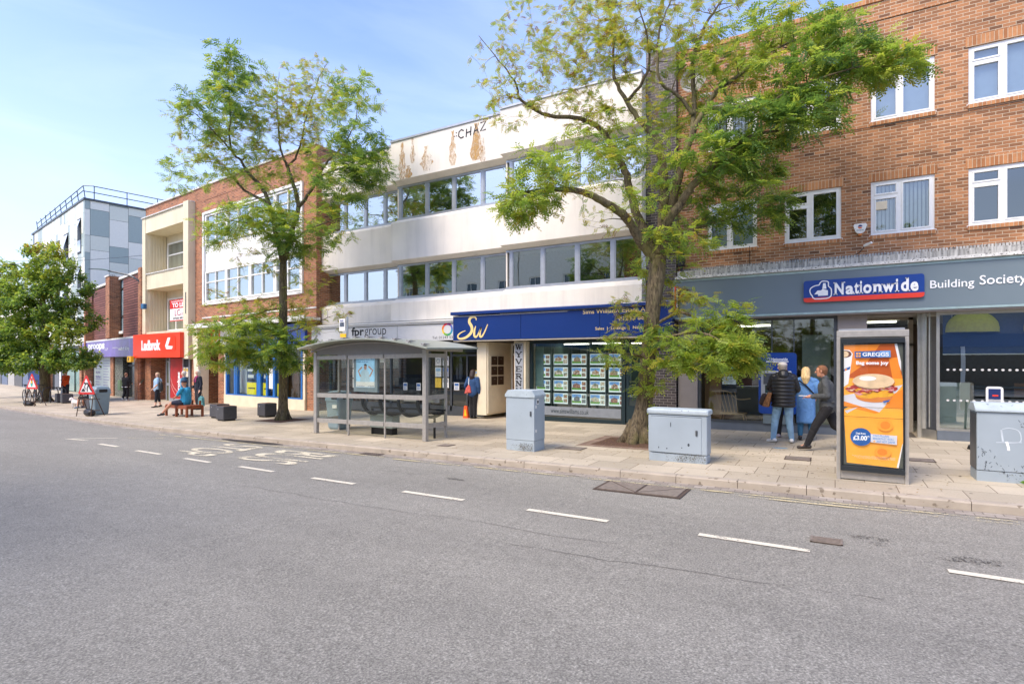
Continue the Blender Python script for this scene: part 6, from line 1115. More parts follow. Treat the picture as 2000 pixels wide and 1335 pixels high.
t=thing('signal_post','thin grey post standing left of the far leafy tree trunk','post',at=(-47.5,17.8,gs(-47.5))); b=MB(); b.tube([(-47.5,17.8,gs(-47.5)),(-47.5,17.8,2.6)],.06,8); b.build('pole',M_ALU,t); boxes('plate',M_ALUD,t,[(-47.7,-47.3,17.7,17.73,1.9,2.5)])
t=thing('hanging_banner','dark blue board with a yellow disc beyond the traffic light sign','sign',at=(-45.5,15.5,-.5)); boxes('board',mat('banner_navy',(30,60,120),.5),t,[(-46.3,-44.6,15.5,15.56,.6,1.75)]); b=MB(); b.tube([(-45.4,15.53,-.55),(-45.4,15.53,.6)],.04,6); b.build('leg',M_ALUD,t); b=MB(); b.poly(circ(-46.5,1.5,.22,.22,14),15.49); b.build('disc',mat('signal_yellow',(250,190,30),.5),t)
# weeds at cabinet foot
b=MB(); random.seed(9)
for i in range(120):
    x=random.uniform(2.35,3.0); y=10.58+random.uniform(-.08,.04); z=gs(x); a=random.uniform(0,2*PI); l=random.uniform(.03,.09); b.add([(x,y,z),(x+math.cos(a)*l*.5,y+math.sin(a)*l*.5,z+l*.7),(x+math.cos(a)*l,y+math.sin(a)*l,z+l*.6),(x+math.cos(a)*l*.5+.01,y+math.sin(a)*l*.5+.01,z+l*.3)],[(0,1,2,3)])
b.build('weeds',mat('weed_green',(96,140,44),.7,var=.3),kind='stuff')['label']='small green weeds at the foot of the scuffed cabinet'
# ================= people =================
def skinm(c): return mat('skin_%d'%c[0],c,.55,var=.05,scale=20)
SK1=skinm((214,160,132)); SK2=skinm((196,138,108)); SK3=skinm((222,176,150))
J0=dict(pel=(0,0,.96),wai=(0,0,1.10),che=(0,.0,1.31),nek=(0,0,1.47),hed=(0,.02,1.635),
 hpL=(-.095,0,.92),knL=(-.11,.02,.50),anL=(-.12,-.02,.09),hpR=(.095,0,.92),knR=(.11,.02,.50),anR=(.12,-.02,.09),
 shL=(-.185,0,1.42),elL=(-.25,-.03,1.14),wrL=(-.25,.04,.90),shR=(.185,0,1.42),elR=(.25,-.03,1.14),wrR=(.25,.04,.90))
def lerp(a,b,t): return tuple(a[i]+(b[i]-a[i])*t for i in range(3))
def person(label,x,y,rz,H,top,legs,shoe,pose={},skin=SK1,hair=None,hairm=None,sleeve=1.,leglen=1.,girth=1.,z=None,extra=None,body_open=False,hat=None,coat=None,grp=None,top_bot=.90,belly=0):
    s=H/1.75; J={k:tuple(c*s for c in v) for k,v in J0.items()}
    for k,v in pose.items(): J[k]=tuple(c*s for c in v)
    z=gs(x) if z is None else z
    fr=Fr(x,y,rz); t=thing('person',label,'person',fr,(0,0,z)); ORG[t]=(0,0,0)
    g=girth; hd=J['hed']; nk=J['nek']
    fwd=pose.get('look',(0,1,0)); fx,fy=fwd[0],fwd[1]; l=math.hypot(fx,fy); fx/=l; fy/=l
    # body: one continuous surface
    b=MB()
    def C(a,c,r0,r1,ex=1,ey=1,bb=None): (bb or b).cap(a,c,r0*s,r1*s,ex,ey,12)
    C(J['pel'],J['wai'],.125*g,.115*g,1.15,.85); C(J['wai'],J['che'],.115*g,.135*g,1.18,.8); C(J['che'],lerp(J['che'],nk,.7),.13*g,.08,1.3,.75); C(J['shL'],J['shR'],.055,.055); C(nk,lerp(nk,hd,.6),.055,.052)
    C(lerp(hd,(hd[0],hd[1],hd[2]-.05*s),1),(hd[0],hd[1],hd[2]+.03*s),.073,.086,.92,1.06); C((hd[0]+fx*.03*s,hd[1]+fy*.03*s,hd[2]-.07*s),(hd[0]+fx*.04*s,hd[1]+fy*.04*s,hd[2]-.075*s),.045,.04)
    C((hd[0]+fx*.085*s,hd[1]+fy*.085*s,hd[2]+.01*s),(hd[0]+fx*.105*s,hd[1]+fy*.105*s,hd[2]-.02*s),.012,.017)
    for q in (-1,1): C((hd[0]-fy*q*.082*s,hd[1]+fx*q*.082*s,hd[2]+.015*s),(hd[0]-fy*q*.084*s,hd[1]+fx*q*.084*s,hd[2]-.02*s),.018,.012)
    for S_ in 'LR':
        sh,el,wr=J['sh'+S_],J['el'+S_],J['wr'+S_]; C(sh,el,.052*g,.042); C(el,wr,.042,.028)
        d=Vector(wr)-Vector(el); d.normalize(); hv=pose.get('hand'+S_); d2=(Vector(hv).normalized() if hv else d)
        sd=-1 if S_=='L' else 1
        lat=d2.cross(Vector((0,0,1)));
        if lat.length<.2: lat=Vector((0,1,0))
        lat.normalize(); pal=Vector(wr)+d2*.085*s; C(wr,tuple(pal),.026,.030)
        curl=Vector((0,0,-1)) if abs(d2.z)<.7 else Vector((-sd*1.,.3,0))
        for f,(o_,ln) in enumerate(((-.026,.066),(-.009,.078),(.009,.074),(.026,.058))):
            p0=pal+lat*o_*s+d2*.01*s; p1=p0+(d2*.62+curl*.12)*ln*s; p2=p1+(d2*.3+curl*.4)*ln*.7*s
            b.cap(tuple(p0),tuple(p1),.0095*s,.009*s,1,1,6); b.cap(tuple(p1),tuple(p2),.009*s,.0075*s,1,1,6)
        th=Vector(wr)+d2*.03*s; tp=th+(lat*-.05+d2*.035)*s; b.cap(tuple(th),tuple(tp),.013*s,.010*s,1,1,6); b.cap(tuple(tp),tuple(tp+d2*.03*s),.010*s,.009*s,1,1,6)
        hp,kn,an=J['hp'+S_],J['kn'+S_],J['an'+S_]; C(hp,kn,.085*g,.055*(.5+.5*g)); C(kn,lerp(kn,an,.35),.055*(.5+.5*g),.055*(.5+.5*g)); C(lerp(kn,an,.35),an,.055*(.5+.5*g),.036)
        ft=pose.get('ft'+S_,(0,1,-.12)); fd=Vector(ft).normalized(); C(an,tuple(Vector(an)+fd*.13*s+Vector((0,0,-.045*s))),.035,.028)
    b.build('body',skin,t,remesh=.010)
    # eyes and mouth
    e=MB()
    for q in (-1,1):
        c=Vector((hd[0]+fx*.086*s-fy*q*.030*s,hd[1]+fy*.086*s+fx*q*.030*s,hd[2]+.018*s)); e.cap(tuple(c),tuple(c+Vector((0,0,.001))),.009*s,.009*s,1,1,6)
    e.build('eyes',M_BLK,t); e=MB(); c=Vector((hd[0]+fx*.082*s,hd[1]+fy*.082*s,hd[2]-.062*s)); u=Vector((-fy,fx,0))*.018*s; e.cap(tuple(c-u),tuple(c+u),.006*s,.006*s,1,1,6); e.build('mouth',mat('lip',(160,84,78),.5),t)
    # trousers
    b=MB(); k=leglen
    C(J['pel'],lerp(J['pel'],J['wai'],.5),.14*g,.125*g,1.15,.9)
    for S_ in 'LR':
        hp,kn,an=J['hp'+S_],J['kn'+S_],J['an'+S_]; r=.02
        if k>.5:
            C(hp,kn,.098*g,.068+.01*g); e_=lerp(kn,an,(k-.5)*2); C(kn,e_,.068+.01*g,.056 if k>.9 else .055)
        else: e_=lerp(hp,kn,k*2); C(hp,e_,.102*g,.085)
    b.build('trousers' if k>.55 else 'shorts',legs,t,remesh=.012)
    for S_ in 'LR':
        an=Vector(J['an'+S_]); ft=pose.get('ft'+S_,(0,1,-.12)); fd=Vector(ft).normalized(); b=MB(); he=an-fd*.045*s+Vector((0,0,-.035*s)); b.cap(tuple(he),tuple(an+fd*.15*s+Vector((0,0,-.05*s))),.045*s,.036*s,1,1,10); b.cap(tuple(an+Vector((0,0,-.01*s))),tuple(an+fd*.05*s+Vector((0,0,-.03*s))),.045*s,.042*s)
        so=b.build('shoe',shoe,t,remesh=.010); 
    # top
    if top is not None:
        b=MB(); lo=J['pel'] if top_bot<1 else J['wai']
        C(lerp(J['pel'],J['wai'],-.25 if top_bot<.9 else .0),J['wai'],.152*g,.142*g,1.15,.92+belly); C(J['wai'],J['che'],.142*g,.152*g,1.17,.88+belly*.7); C(J['che'],lerp(J['che'],nk,.62),.150*g,.085,1.28,.8); C(J['shL'],J['shR'],.068,.068)
        for S_ in 'LR':
            sh,el,wr=J['sh'+S_],J['el'+S_],J['wr'+S_]
            if sleeve>.5: C(sh,el,.068*g,.058); C(el,lerp(el,wr,(sleeve-.5)*1.9),.058,.046)
            else: C(sh,lerp(sh,el,sleeve*2),.070*g,.062)
        b.build('top',top,t,remesh=.012)
    if hair:
        b=MB(); hx,hy,hz=hd[0]-fx*.012*s,hd[1]-fy*.012*s,hd[2]+.028*s
        C((hx,hy,hz),(hx,hy,hz+.012*s),.094,.093,.98,1.06)
        if hair=='long':
            bx,by=hd[0]-fx*.05*s,hd[1]-fy*.05*s; C((bx,by,hz),(bx-fx*.05*s,by-fy*.05*s,hz-.16*s),.09,.09,1.1,1); C((bx-fx*.05*s,by-fy*.05*s,hz-.16*s),(bx-fx*.06*s,by-fy*.06*s,hz-.28*s),.09,.05,1.15,1)
        if hair=='bob':
            bx,by=hd[0]-fx*.035*s,hd[1]-fy*.035*s; C((bx,by,hz),(bx,by,hz-.10*s),.092,.085)
        if hair=='short': C((hx-fx*.03*s,hy-fy*.03*s,hz),(hx-fx*.035*s,hy-fy*.035*s,hz-.06*s),.078,.06)
        # keep face clear: cut everything in front of the forehead line
        keep=[]; 
        b.v=[(v if ((v[0]-hd[0])*fx+(v[1]-hd[1])*fy)<.055*s or v[2]>hd[2]+.055*s else (v[0]-fx*(((v[0]-hd[0])*fx+(v[1]-hd[1])*fy)-.035*s),v[1]-fy*(((v[0]-hd[0])*fx+(v[1]-hd[1])*fy)-.035*s),v[2])) for v in b.v]
        b.build('hair',hairm,t,remesh=.010)
    if hat:
        b=MB(); hx,hy,hz=hd[0]-fx*.008*s,hd[1]-fy*.008*s,hd[2]+.045*s; k=len(b.v); b.loft([(hx,hy,hz,.098*s,.102*s),(hx,hy,hz+.04*s,.096*s,.10*s),(hx,hy,hz+.07*s,.07*s,.075*s),(hx,hy,hz+.08*s,.02*s,.02*s)],16)
        b.cap((hx+fx*.09*s,hy+fy*.09*s,hz+.012*s),(hx+fx*.15*s,hy+fy*.15*s,hz+.0*s),.05*s,.045*s,1,1); b.v[-80:]=[(v[0],v[1],hz+.01*s+(v[2]-hz-.01*s)*.15) for v in b.v[-80:]]
        b.build('cap',hat,t,smooth=True)
    if extra: extra(t,J,s)
    return t
def cloth(n,c,v=.12): return mat(n,c,.85,var=v,scale=9,fold=.8)
def denim(n,c): return mat(n,c,.85,var=.2,scale=7,fold=1.)
M_PUFF=mat('black_puffer_fabric',(24,25,28),.45,var=.15); M_JEAN=denim('light_blue_jeans',(130,164,190)); M_WSH=mat('white_trainer',(226,224,218),.5,var=.04); M_BSH=mat('black_shoe',(26,26,28),.5)
def rings_torso(b,J,s,z0,z1,w0,w1,d0,d1,cy=0,puff=0,n=40,cx=0):
    R_=[]
    for i in range(n+1):
        t=i/n; w_=w0+(w1-w0)*t; d=d0+(d1-d0)*t
        if t>.86: q=(t-.86)/.14; w_*=1-.55*q*q; d*=1-.35*q*q
        p=1+puff*abs(math.sin(PI*t*9)); R_.append(((cx)*s,cy*s,(z0+(z1-z0)*t)*s,w_*s*p,d*s*p))
    b.loft(R_,24)
# --- man in black puffer at the cash machine
def puffer(t,J,s):
    b=MB(); rings_torso(b,J,s,.78,1.49,.225,.235,.175,.155,cy=.01,puff=.07,n=54)
    b.build('puffer_jacket',M_PUFF,t,smooth=True); b=MB(); b.cap(J['shL'],J['shR'],.085*s,.085*s); b.cap(lerp(J['shL'],J['nek'],.5),lerp(J['shR'],J['nek'],.5),.10*s,.10*s); b.build('jacket_yoke',M_PUFF,t,remesh=.012)
    for S_ in 'LR':
        P=[]; Rr=[]; pts=[J['sh'+S_],J['el'+S_],lerp(J['el'+S_],J['wr'+S_],.9)]
        for k in range(2):
            for i in range(12): P.append(lerp(pts[k],pts[k+1],i/12)); Rr.append((.082-.012*(k+i/12))*s*(1+.10*abs(math.sin(PI*i/3))))
        b=MB(); b.tube(P,Rr,12); b.build('puffer_sleeve',M_PUFF,t,smooth=True)
    b=MB(); b.cap((0,-.06*s,1.5*s),(0,-.09*s,1.46*s),.10*s,.09*s,1.2,.9); b.build('hood',M_PUFF,t,remesh=.012)
man=person('person in a black quilted puffer jacket, pale cap and light blue jeans with back turned',-1.0,13.75,4,1.80,None,M_JEAN,M_WSH,dict(knL=(-.16,.03,.50),anL=(-.20,-.03,.09),anR=(.16,.02,.09),ftL=(-.7,.7,-.12),elL=(-.28,.10,1.18),wrL=(-.16,.32,1.26),elR=(.27,.06,1.16),wrR=(.18,.28,1.10),look=(-.2,1,0),hed=(-.02,.05,1.625)),skin=SK3,hat=mat('pale_grey_cap',(196,188,178),.8),hair='short',hairm=mat('grey_hair',(150,140,128),.8),extra=puffer,girth=1.08)
# handbag held by the person in front
t=thing('handbag','brown patterned handbag with a dark side held left of the puffer jacket','handbag',at=(-1.32,13.75,.8)); b=MB(); b.prism([(-1.42,.80),(-1.28,.78),(-1.22,1.10),(-1.30,1.12)],13.55,13.85); b.build('bag_body',mat('brown_pattern_leather',(136,92,52),.5,var=.5,scale=26),t,bevel=.02); b=MB(); b.cap((-1.42,13.7,.88),(-1.38,13.7,1.02),.08,.07,1,1); b.build('bag_side',mat('dark_brown_leather',(56,38,34),.5),t,smooth=True); b=MB(); b.tube(smooth_pts([(-1.3,13.7,1.1),(-1.24,13.72,1.22),(-1.2,13.8,1.12)],4),.012,6); b.build('handle',mat('dark_brown_leather',(56,38,34),.5),t)
# --- person at the machine, mostly hidden
person('person in dark clothes and white shoes using the cash machine, mostly hidden',-1.05,14.65,-6,1.64,cloth('black_coat',(30,29,32)),cloth('charcoal_trousers',(40,38,40)),mat('pinkish_white_shoe',(216,196,200),.5),dict(knR=(.14,.03,.5),anR=(.16,.02,.09),elL=(-.26,.1,1.16),wrL=(-.2,.34,1.2),elR=(.24,.12,1.18),wrR=(.12,.34,1.2)),hair='short',hairm=mat('mousy_hair',(120,96,72),.8),girth=1.15,top_bot=.85)
# --- blonde woman, long blue coat
M_BC=cloth('cornflower_blue_coat',(92,136,186),.06); M_BLOND=mat('blonde_hair',(222,188,130),.5,var=.35,scale=30,streak=True)
def bluecoat(t,J,s):
    b=MB(); rings_torso(b,J,s,.42,1.46,.205,.195,.15,.12,n=20); b.build('long_coat',M_BC,t,smooth=True); b=MB(); b.cap(J['shL'],J['shR'],.082*s,.082*s); b.cap(lerp(J['shL'],J['nek'],.5),lerp(J['shR'],J['nek'],.5),.085*s,.085*s); b.build('coat_yoke',M_BC,t,remesh=.012)
    for S_ in 'LR':
        b=MB(); P=[J['sh'+S_],lerp(J['sh'+S_],J['el'+S_],.5),J['el'+S_],lerp(J['el'+S_],J['wr'+S_],.4)]; b.tube(P,[.085*s,.10*s,.10*s,.095*s],12); b.build('coat_sleeve',M_BC,t,smooth=True)
    b=MB(); b.tube([(-.14*s,-.15*s,1.44*s),(0,-.165*s,1.33*s),(.18*s,-.13*s,1.12*s)][::-1],.018*s,6); b.build('bag_strap',M_BLK,t)
person('person with long blonde hair in a long cornflower blue coat and teal leggings, seen from behind',-.58,14.35,0,1.68,None,cloth('teal_leggings',(52,104,136)),M_BSH,dict(elR=(.27,.05,1.15),wrR=(.2,.28,1.0),elL=(-.22,.08,1.15),wrL=(-.12,.28,1.1)),hair='long',hairm=M_BLOND,extra=bluecoat,leglen=.93)['label']='person with long blonde hair in a long cornflower blue coat, seen from behind'
# --- walking man in grey denim jacket, faces left
M_GD=denim('washed_grey_denim_jacket',(74,76,76)); M_GBR=mat('ginger_brown_hair',(126,82,50),.75,var=.2,scale=12)
def phone(t,J,s):
    b=MB(); b.cap((0,.04*s,1.42*s),(0,.055*s,1.45*s),.07*s,.066*s,1.1,1.0); b.build('collar',M_GD,t,remesh=.012)
    boxes('waistband',M_GD,t,[(-.175*s,.175*s,-.12*s,.12*s,.955*s,1.0*s)],bevel=.05)
# faces -X: rz=90 makes local +y point to world -x
person('person striding left in a washed grey denim jacket and black trousers, looking at a phone',-.13,12.85,90,1.78,M_GD,cloth('black_trousers',(28,27,29)),mat('black_brown_boot',(44,36,32),.5),
 dict(pel=(0,0,.90),wai=(0,.01,1.04),che=(0,.03,1.26),nek=(0,.05,1.42),hed=(0,.11,1.575),shL=(-.185,.04,1.37),shR=(.185,.04,1.37),hpL=(-.09,0,.87),hpR=(.09,0,.87),
 knL=(-.10,.20,.52),anL=(-.10,.36,.11),ftL=(0,1,-.05),knR=(.10,-.12,.50),anR=(.10,-.52,.24),ftR=(0,.7,-.8),elL=(-.24,.00,1.10),wrL=(-.20,.27,1.08),elR=(.24,-.02,1.10),wrR=(.16,.24,1.08),look=(0,1,0)),skin=SK2,hair='short',hairm=M_GBR,extra=phone,girth=1.12)
t=thing('phone','pale smartphone held by the walking person in grey denim','phone',at=(-.5,12.65,1.1)); b=MB(); b.box(-.64,-.49,12.62,12.69,1.105,1.115); b.build('phone_body',M_WHITE,t,bevel=.003)
# --- woman at office door
M_NAVY=cloth('navy_jumper',(44,76,118)); 
person('person with dark bob, navy jumper and black trousers facing the office door, back turned',-10.62,15.55,4,1.66,M_NAVY,cloth('black_trousers',(28,27,29)),M_BSH,dict(elL=(-.30,-.03,1.16),wrL=(-.27,.06,.93),knL=(-.07,.02,.5),anL=(-.06,-.02,.09),knR=(.07,.02,.5),anR=(.07,-.02,.09)),hair='long',hairm=mat('dark_brown_hair',(52,36,30),.6,var=.2),girth=1.22,top_bot=.85)
t=thing('shoulder_bag','pink and red shoulder bag on the back of the person in the navy jumper','handbag',at=(-10.75,15.35,1.0)); b=MB(); b.prism([(-10.86,.72),(-10.58,.76),(-10.62,.94),(-10.68,1.04),(-10.78,.92)],15.36,15.42); b.build('bag_body',mat('coral_pink_bag',(206,92,82),.6,var=.3,scale=14),t,bevel=.02); b=MB(); b.tube([(-10.68,15.38,1.02),(-10.70,15.42,1.24)],.014,6); b.build('strap',M_WHITE,t)
t=thing('carrier_bag','orange and yellow carrier bag standing by the black trousers at the door','carrier bag',at=(-10.9,15.6,.0)); b=MB(); z=gs(-10.9); b.add([(-11.02,15.52,z),(-10.82,15.52,z),(-10.82,15.66,z),(-11.02,15.66,z),(-11.0,15.56,z+.42),(-10.88,15.56,z+.42),(-10.88,15.62,z+.42),(-11.0,15.62,z+.42)],[(0,3,2,1),(4,5,6,7),(0,1,5,4),(1,2,6,5),(2,3,7,6),(3,0,4,7)]); b.build('bag_body',mat('orange_carrier',(232,90,36),.5),t); b=MB(); b.poly([(-10.97,z+.08),(-10.86,z+.08),(-10.9,z+.30),(-10.95,z+.30)],15.515); b.build('yellow_print',mat('signal_yellow',(250,190,30),.5),t)
# --- seated man on bench
M_TQ=cloth('turquoise_tee',(50,150,190))
zb=gs(-21.0)
def camstrap(t,J,s):
    b=MB(); b.tube([(-.14*s,.12*s,.98*s),(-.02*s,.16*s,.82*s),(.12*s,.17*s,.66*s)],.012,6); b.build('strap',M_BLK,t)
person('person sitting on the bench in turquoise tee, navy cap and dark shorts, legs outstretched',-21.02,11.72,118,1.74,M_TQ,cloth('navy_shorts',(34,38,58)),M_BSH,
 dict(pel=(0,0,.56),wai=(0,-.02,.70),che=(0,.0,.92),nek=(0,.03,1.08),hed=(0,.06,1.245),hpL=(-.1,.04,.54),hpR=(.1,.04,.54),shL=(-.2,.02,1.03),shR=(.2,.02,1.03),
 knL=(-.17,.42,.52),anL=(-.26,.72,.14),ftL=(-.2,1,-.1),knR=(.14,.42,.53),anR=(.10,.40,.11),ftR=(.1,1,-.12),elL=(-.26,.16,.80),wrL=(-.08,.36,.72),elR=(.27,.14,.80),wrR=(.08,.36,.74),look=(.15,1,0)),skin=SK2,hat=mat('navy_cap',(36,42,64),.8),sleeve=.42,leglen=.42,girth=1.2,extra=camstrap,belly=.15,z=zb)
# --- two older people behind the bench
M_PETR=cloth('petrol_blue_jacket',(36,84,112)); 
person('person with white hair in an open petrol blue jacket standing behind the bench',-25.05,13.9,160,1.68,M_PETR,cloth('grey_trousers',(90,92,98)),M_BSH,dict(look=(.4,1,0),elL=(-.28,.02,1.14),wrL=(-.24,.14,.92)),skin=SK3,hair='short',hairm=mat('white_hair',(214,208,200),.8),girth=1.1,extra=lambda t,J,s:boxes('shirt_front',mat('pale_blue_shirt',(120,190,214),.8),t,[(-.07*s,.07*s,.10*s,.145*s,.92*s,1.42*s)],bevel=.03))
def scarf(t,J,s):
    b=MB()
    for q in (-1,1): b.tube(smooth_pts([(q*.05*s,.04*s,1.50*s),(q*.08*s,.12*s,1.40*s),(q*.08*s,.15*s,1.22*s)],3),.022*s,6)
    b.build('scarf',mat('magenta_scarf',(180,50,110),.7),t); b=MB(); b.tube([(-.16*s,.10*s,1.42*s),(.02*s,.16*s,1.2*s),(.2*s,.1*s,1.0*s)],.012,6); b.build('bag_strap',M_BLK,t); b=MB(); b.cap((.12*s,.17*s,1.02*s),(.22*s,.14*s,1.0*s),.07*s,.07*s,1,.6); b.build('waist_bag',M_BLK,t,smooth=True)
person('person with white bobbed hair, dark coat and magenta scarf beside the bench',-23.95,13.9,172,1.72,cloth('dark_navy_coat',(32,36,50)),cloth('dark_grey_trousers',(48,48,54)),M_BSH,dict(look=(-.2,1,0),elR=(.27,-.02,1.13)),skin=SK3,hair='bob',hairm=mat('silver_hair',(220,210,190),.8),girth=1.15,extra=scarf,top_bot=.85)
t=thing('shopping_bag','teal and grey shopping bag hanging beside the dark coat','bag',at=(-23.5,13.8,-.1)); b=MB(); b.prism([(-23.66,-.1),(-23.30,-.1),(-23.34,.26),(-23.46,.34),(-23.60,.26)],13.7,13.82); b.build('bag_body',mat('teal_bag',(80,140,140),.6,var=.3,scale=8),t,bevel=.02); b=MB(); b.tube(smooth_pts([(-23.54,13.76,.3),(-23.5,13.78,.5),(-23.4,13.76,.3)],4),.01,6); b.build('handle',M_BLK,t)
# --- woman in pale blue tee walking
person('person in a pale blue tee and cropped black leggings walking towards the bench',-27.3,13.95,150,1.62,cloth('pale_blue_tee',(160,192,220),.06),cloth('black_leggings',(28,30,38)),M_BSH,dict(look=(-.9,.5,0),knL=(-.13,.06,.50),anL=(-.15,.10,.09),knR=(.10,-.02,.5),anR=(.12,-.10,.10),elL=(-.30,.02,1.14),wrL=(-.24,.2,.95),elR=(.29,-.05,1.14),wrR=(.26,.10,.96)),skin=SK3,hair='bob',hairm=mat('ash_blonde_hair',(196,168,130),.8),sleeve=.4,leglen=.78,girth=1.28,belly=.12,top_bot=.85)
t=thing('shoulder_bag','black shoulder bag worn with the pale blue tee','handbag',at=(-27.0,13.9,.8)); b=MB(); b.cap((-26.98,13.92,.55),(-27.0,13.92,.78),.14,.11,1,.6); b.build('bag_body',M_BLK,t,smooth=True); b=MB(); b.tube([(-27.0,13.92,.85),(-27.12,13.86,1.18)],.015,6); b.build('strap',M_BLK,t)
# --- pair near purple shop
person('person in a black cardigan and wide black trousers walking towards the shop doors',-35.1,16.2,20,1.58,cloth('black_coat',(30,29,32)),cloth('black_trousers',(28,27,29)),M_WSH,dict(elL=(-.28,.05,1.18),wrL=(-.2,.25,1.14),elR=(.28,.05,1.18),wrR=(.2,.22,1.1),anL=(-.1,-.14,.14),ftL=(-.2,.7,-.5)),skin=SK3,hair='short',hairm=mat('auburn_grey_hair',(150,110,84),.8),girth=1.3,top_bot=.85,extra=lambda t,J,s:boxes('shirt_hem',M_WHITE,t,[(-.2*s,.2*s,-.16*s,.14*s,.84*s,.89*s)],bevel=.05))
person('bald person in an olive green hooded top facing the street by the dark doors',-35.2,17.0,195,1.84,cloth('olive_hoodie',(84,92,76)),denim('mid_blue_jeans',(70,90,120)),M_BSH,dict(elL=(-.29,.03,1.14),wrL=(-.25,.18,.94)),skin=SK3,girth=1.12)
t=thing('carrier_bag','pale green carrier bag beside the black cardigan','carrier bag',at=(-35.7,16.2,.0)); boxes('bag_body',mat('pale_green_bag',(176,206,150),.5),t,[(-35.85,-35.6,16.1,16.3,.15,.75)],bevel=.03)
# --- dog owner behind the bin, and dog
person('person in black sitting low behind the litter bin with bare lower legs',-29.9,12.3,120,1.7,cloth('black_coat',(30,29,32)),cloth('black_shorts',(30,30,32)),mat('blue_grey_shoe',(90,110,130),.6),
 dict(pel=(0,0,.50),wai=(0,-.02,.64),che=(0,.0,.86),nek=(0,.03,1.02),hed=(0,.06,1.185),hpL=(-.1,.04,.48),hpR=(.1,.04,.48),shL=(-.2,.02,.97),shR=(.2,.02,.97),knL=(-.14,.42,.50),anL=(-.15,.48,.09),knR=(.14,.42,.50),anR=(.13,.44,.09),elL=(-.26,.14,.76),wrL=(-.1,.36,.66),elR=(.26,.14,.76),wrR=(.1,.36,.66)),skin=SK2,hair='short',hairm=mat('white_hair',(214,208,200),.8),leglen=.45)
boxes('stone_seat',M_PL,thing('stone_seat','charcoal block used as a seat behind the litter bin','seat',Fr(-29.75,12.35,-8),(0,0,gs(-29.9))),[(-.35,.35,-.25,.25,gs(-29.9),gs(-29.9)+.42)],bevel=.02)
M_DOG=mat('white_fur',(226,218,208),.9,var=.12,scale=20,bump=.6); t=thing('dog','small white fluffy dog standing by the bare legs behind the bin','dog',Fr(-30.5,12.0,200),(0,0,gs(-30.5))); z=gs(-30.5); b=MB()
b.cap((-.16,0,z+.27),(.13,0,z+.28),.10,.115); b.cap((.13,0,z+.30),(.24,0,z+.40),.08,.075); b.cap((.26,0,z+.42),(.28,0,z+.43),.085,.08); b.cap((.30,0,z+.40),(.38,0,z+.38),.045,.032); b.cap((-.24,0,z+.32),(-.32,0,z+.44),.03,.025)
for sx in (-.16,.14):
    for sy_ in (-.06,.06): b.cap((sx,sy_,z+.22),(sx-(.03 if sx<0 else 0),sy_,z+.12),.04,.03); b.cap((sx-(.03 if sx<0 else 0),sy_,z+.12),(sx+.01,sy_,z+.03),.028,.028)
for sy_ in (-.06,.06): b.cap((.25,sy_,z+.46),(.22,sy_*1.5,z+.38),.03,.025)
b.build('body',M_DOG,t,remesh=.012); b=MB(); b.cap((.41,0,z+.385),(.415,0,z+.385),.014,.014); b.cap((.33,-.035,z+.44),(.335,-.035,z+.44),.01,.01); b.cap((.33,.035,z+.44),(.335,.035,z+.44),.01,.01); b.build('nose_and_eyes',M_BLK,t)
# --- orange vest figure and blue jacket figure far left
person('person in a bright orange jacket and dark trousers behind the traffic light sign',-38.4,14.6,200,1.74,cloth('safety_orange',(236,88,28),.05),cloth('dark_grey_trousers',(48,48,54)),M_BSH,dict(elL=(-.26,.1,1.15),wrL=(-.12,.3,1.2)),skin=SK3,hat=mat('pale_grey_cap',(196,188,178),.8))
person('distant person in a navy jacket at the left edge behind the bicycles',-43.4,15.2,190,1.72,cloth('royal_navy_jacket',(28,60,130)),cloth('dark_grey_trousers',(48,48,54)),M_BSH,{},skin=SK2,hair='short',hairm=mat('dark_brown_hair',(52,36,30),.6))
# ================= trees =================
def leafmat(name,c,tr):
    m,nt,b=newmat(name); L=nt.links.new; o=[n for n in nt.nodes if n.type=='OUTPUT_MATERIAL'][0]
    tc=N(nt,'ShaderNodeTexCoord'); n=N(nt,'ShaderNodeTexNoise'); n.inputs['Scale'].default_value=3.5; n.inputs['Detail'].default_value=4; L(tc.outputs['Object'],n.inputs['Vector'])
    r=N(nt,'ShaderNodeValToRGB'); e=r.color_ramp.elements; e[0].position=.32; e[1].position=.68; c0=lin(c); e[0].color=(*[x*.66 for x in c0],1); e[1].color=(*[min(1,x*1.3) for x in c0],1); L(n.outputs[0],r.inputs[0]); L(r.outputs[0],b.inputs['Base Color'])
    b.inputs['Roughness'].default_value=.45; t=N(nt,'ShaderNodeBsdfTranslucent'); t.inputs[0].default_value=(*lin(tr),1); mx=N(nt,'ShaderNodeMixShader'); mx.inputs[0].default_value=.5; L(b.outputs[0],mx.inputs[1]); L(t.outputs[0],mx.inputs[2]); L(mx.outputs[0],o.inputs[0]); return m
LM=[leafmat('leaf_yellow_olive',(178,166,66),(214,202,70)),leafmat('leaf_lime',(162,176,72),(200,212,78)),leafmat('leaf_mid_green',(130,154,70),(170,196,74)),leafmat('leaf_deep_green',(92,124,66),(120,154,64)),leafmat('leaf_brown',(140,104,52),(160,120,50))]
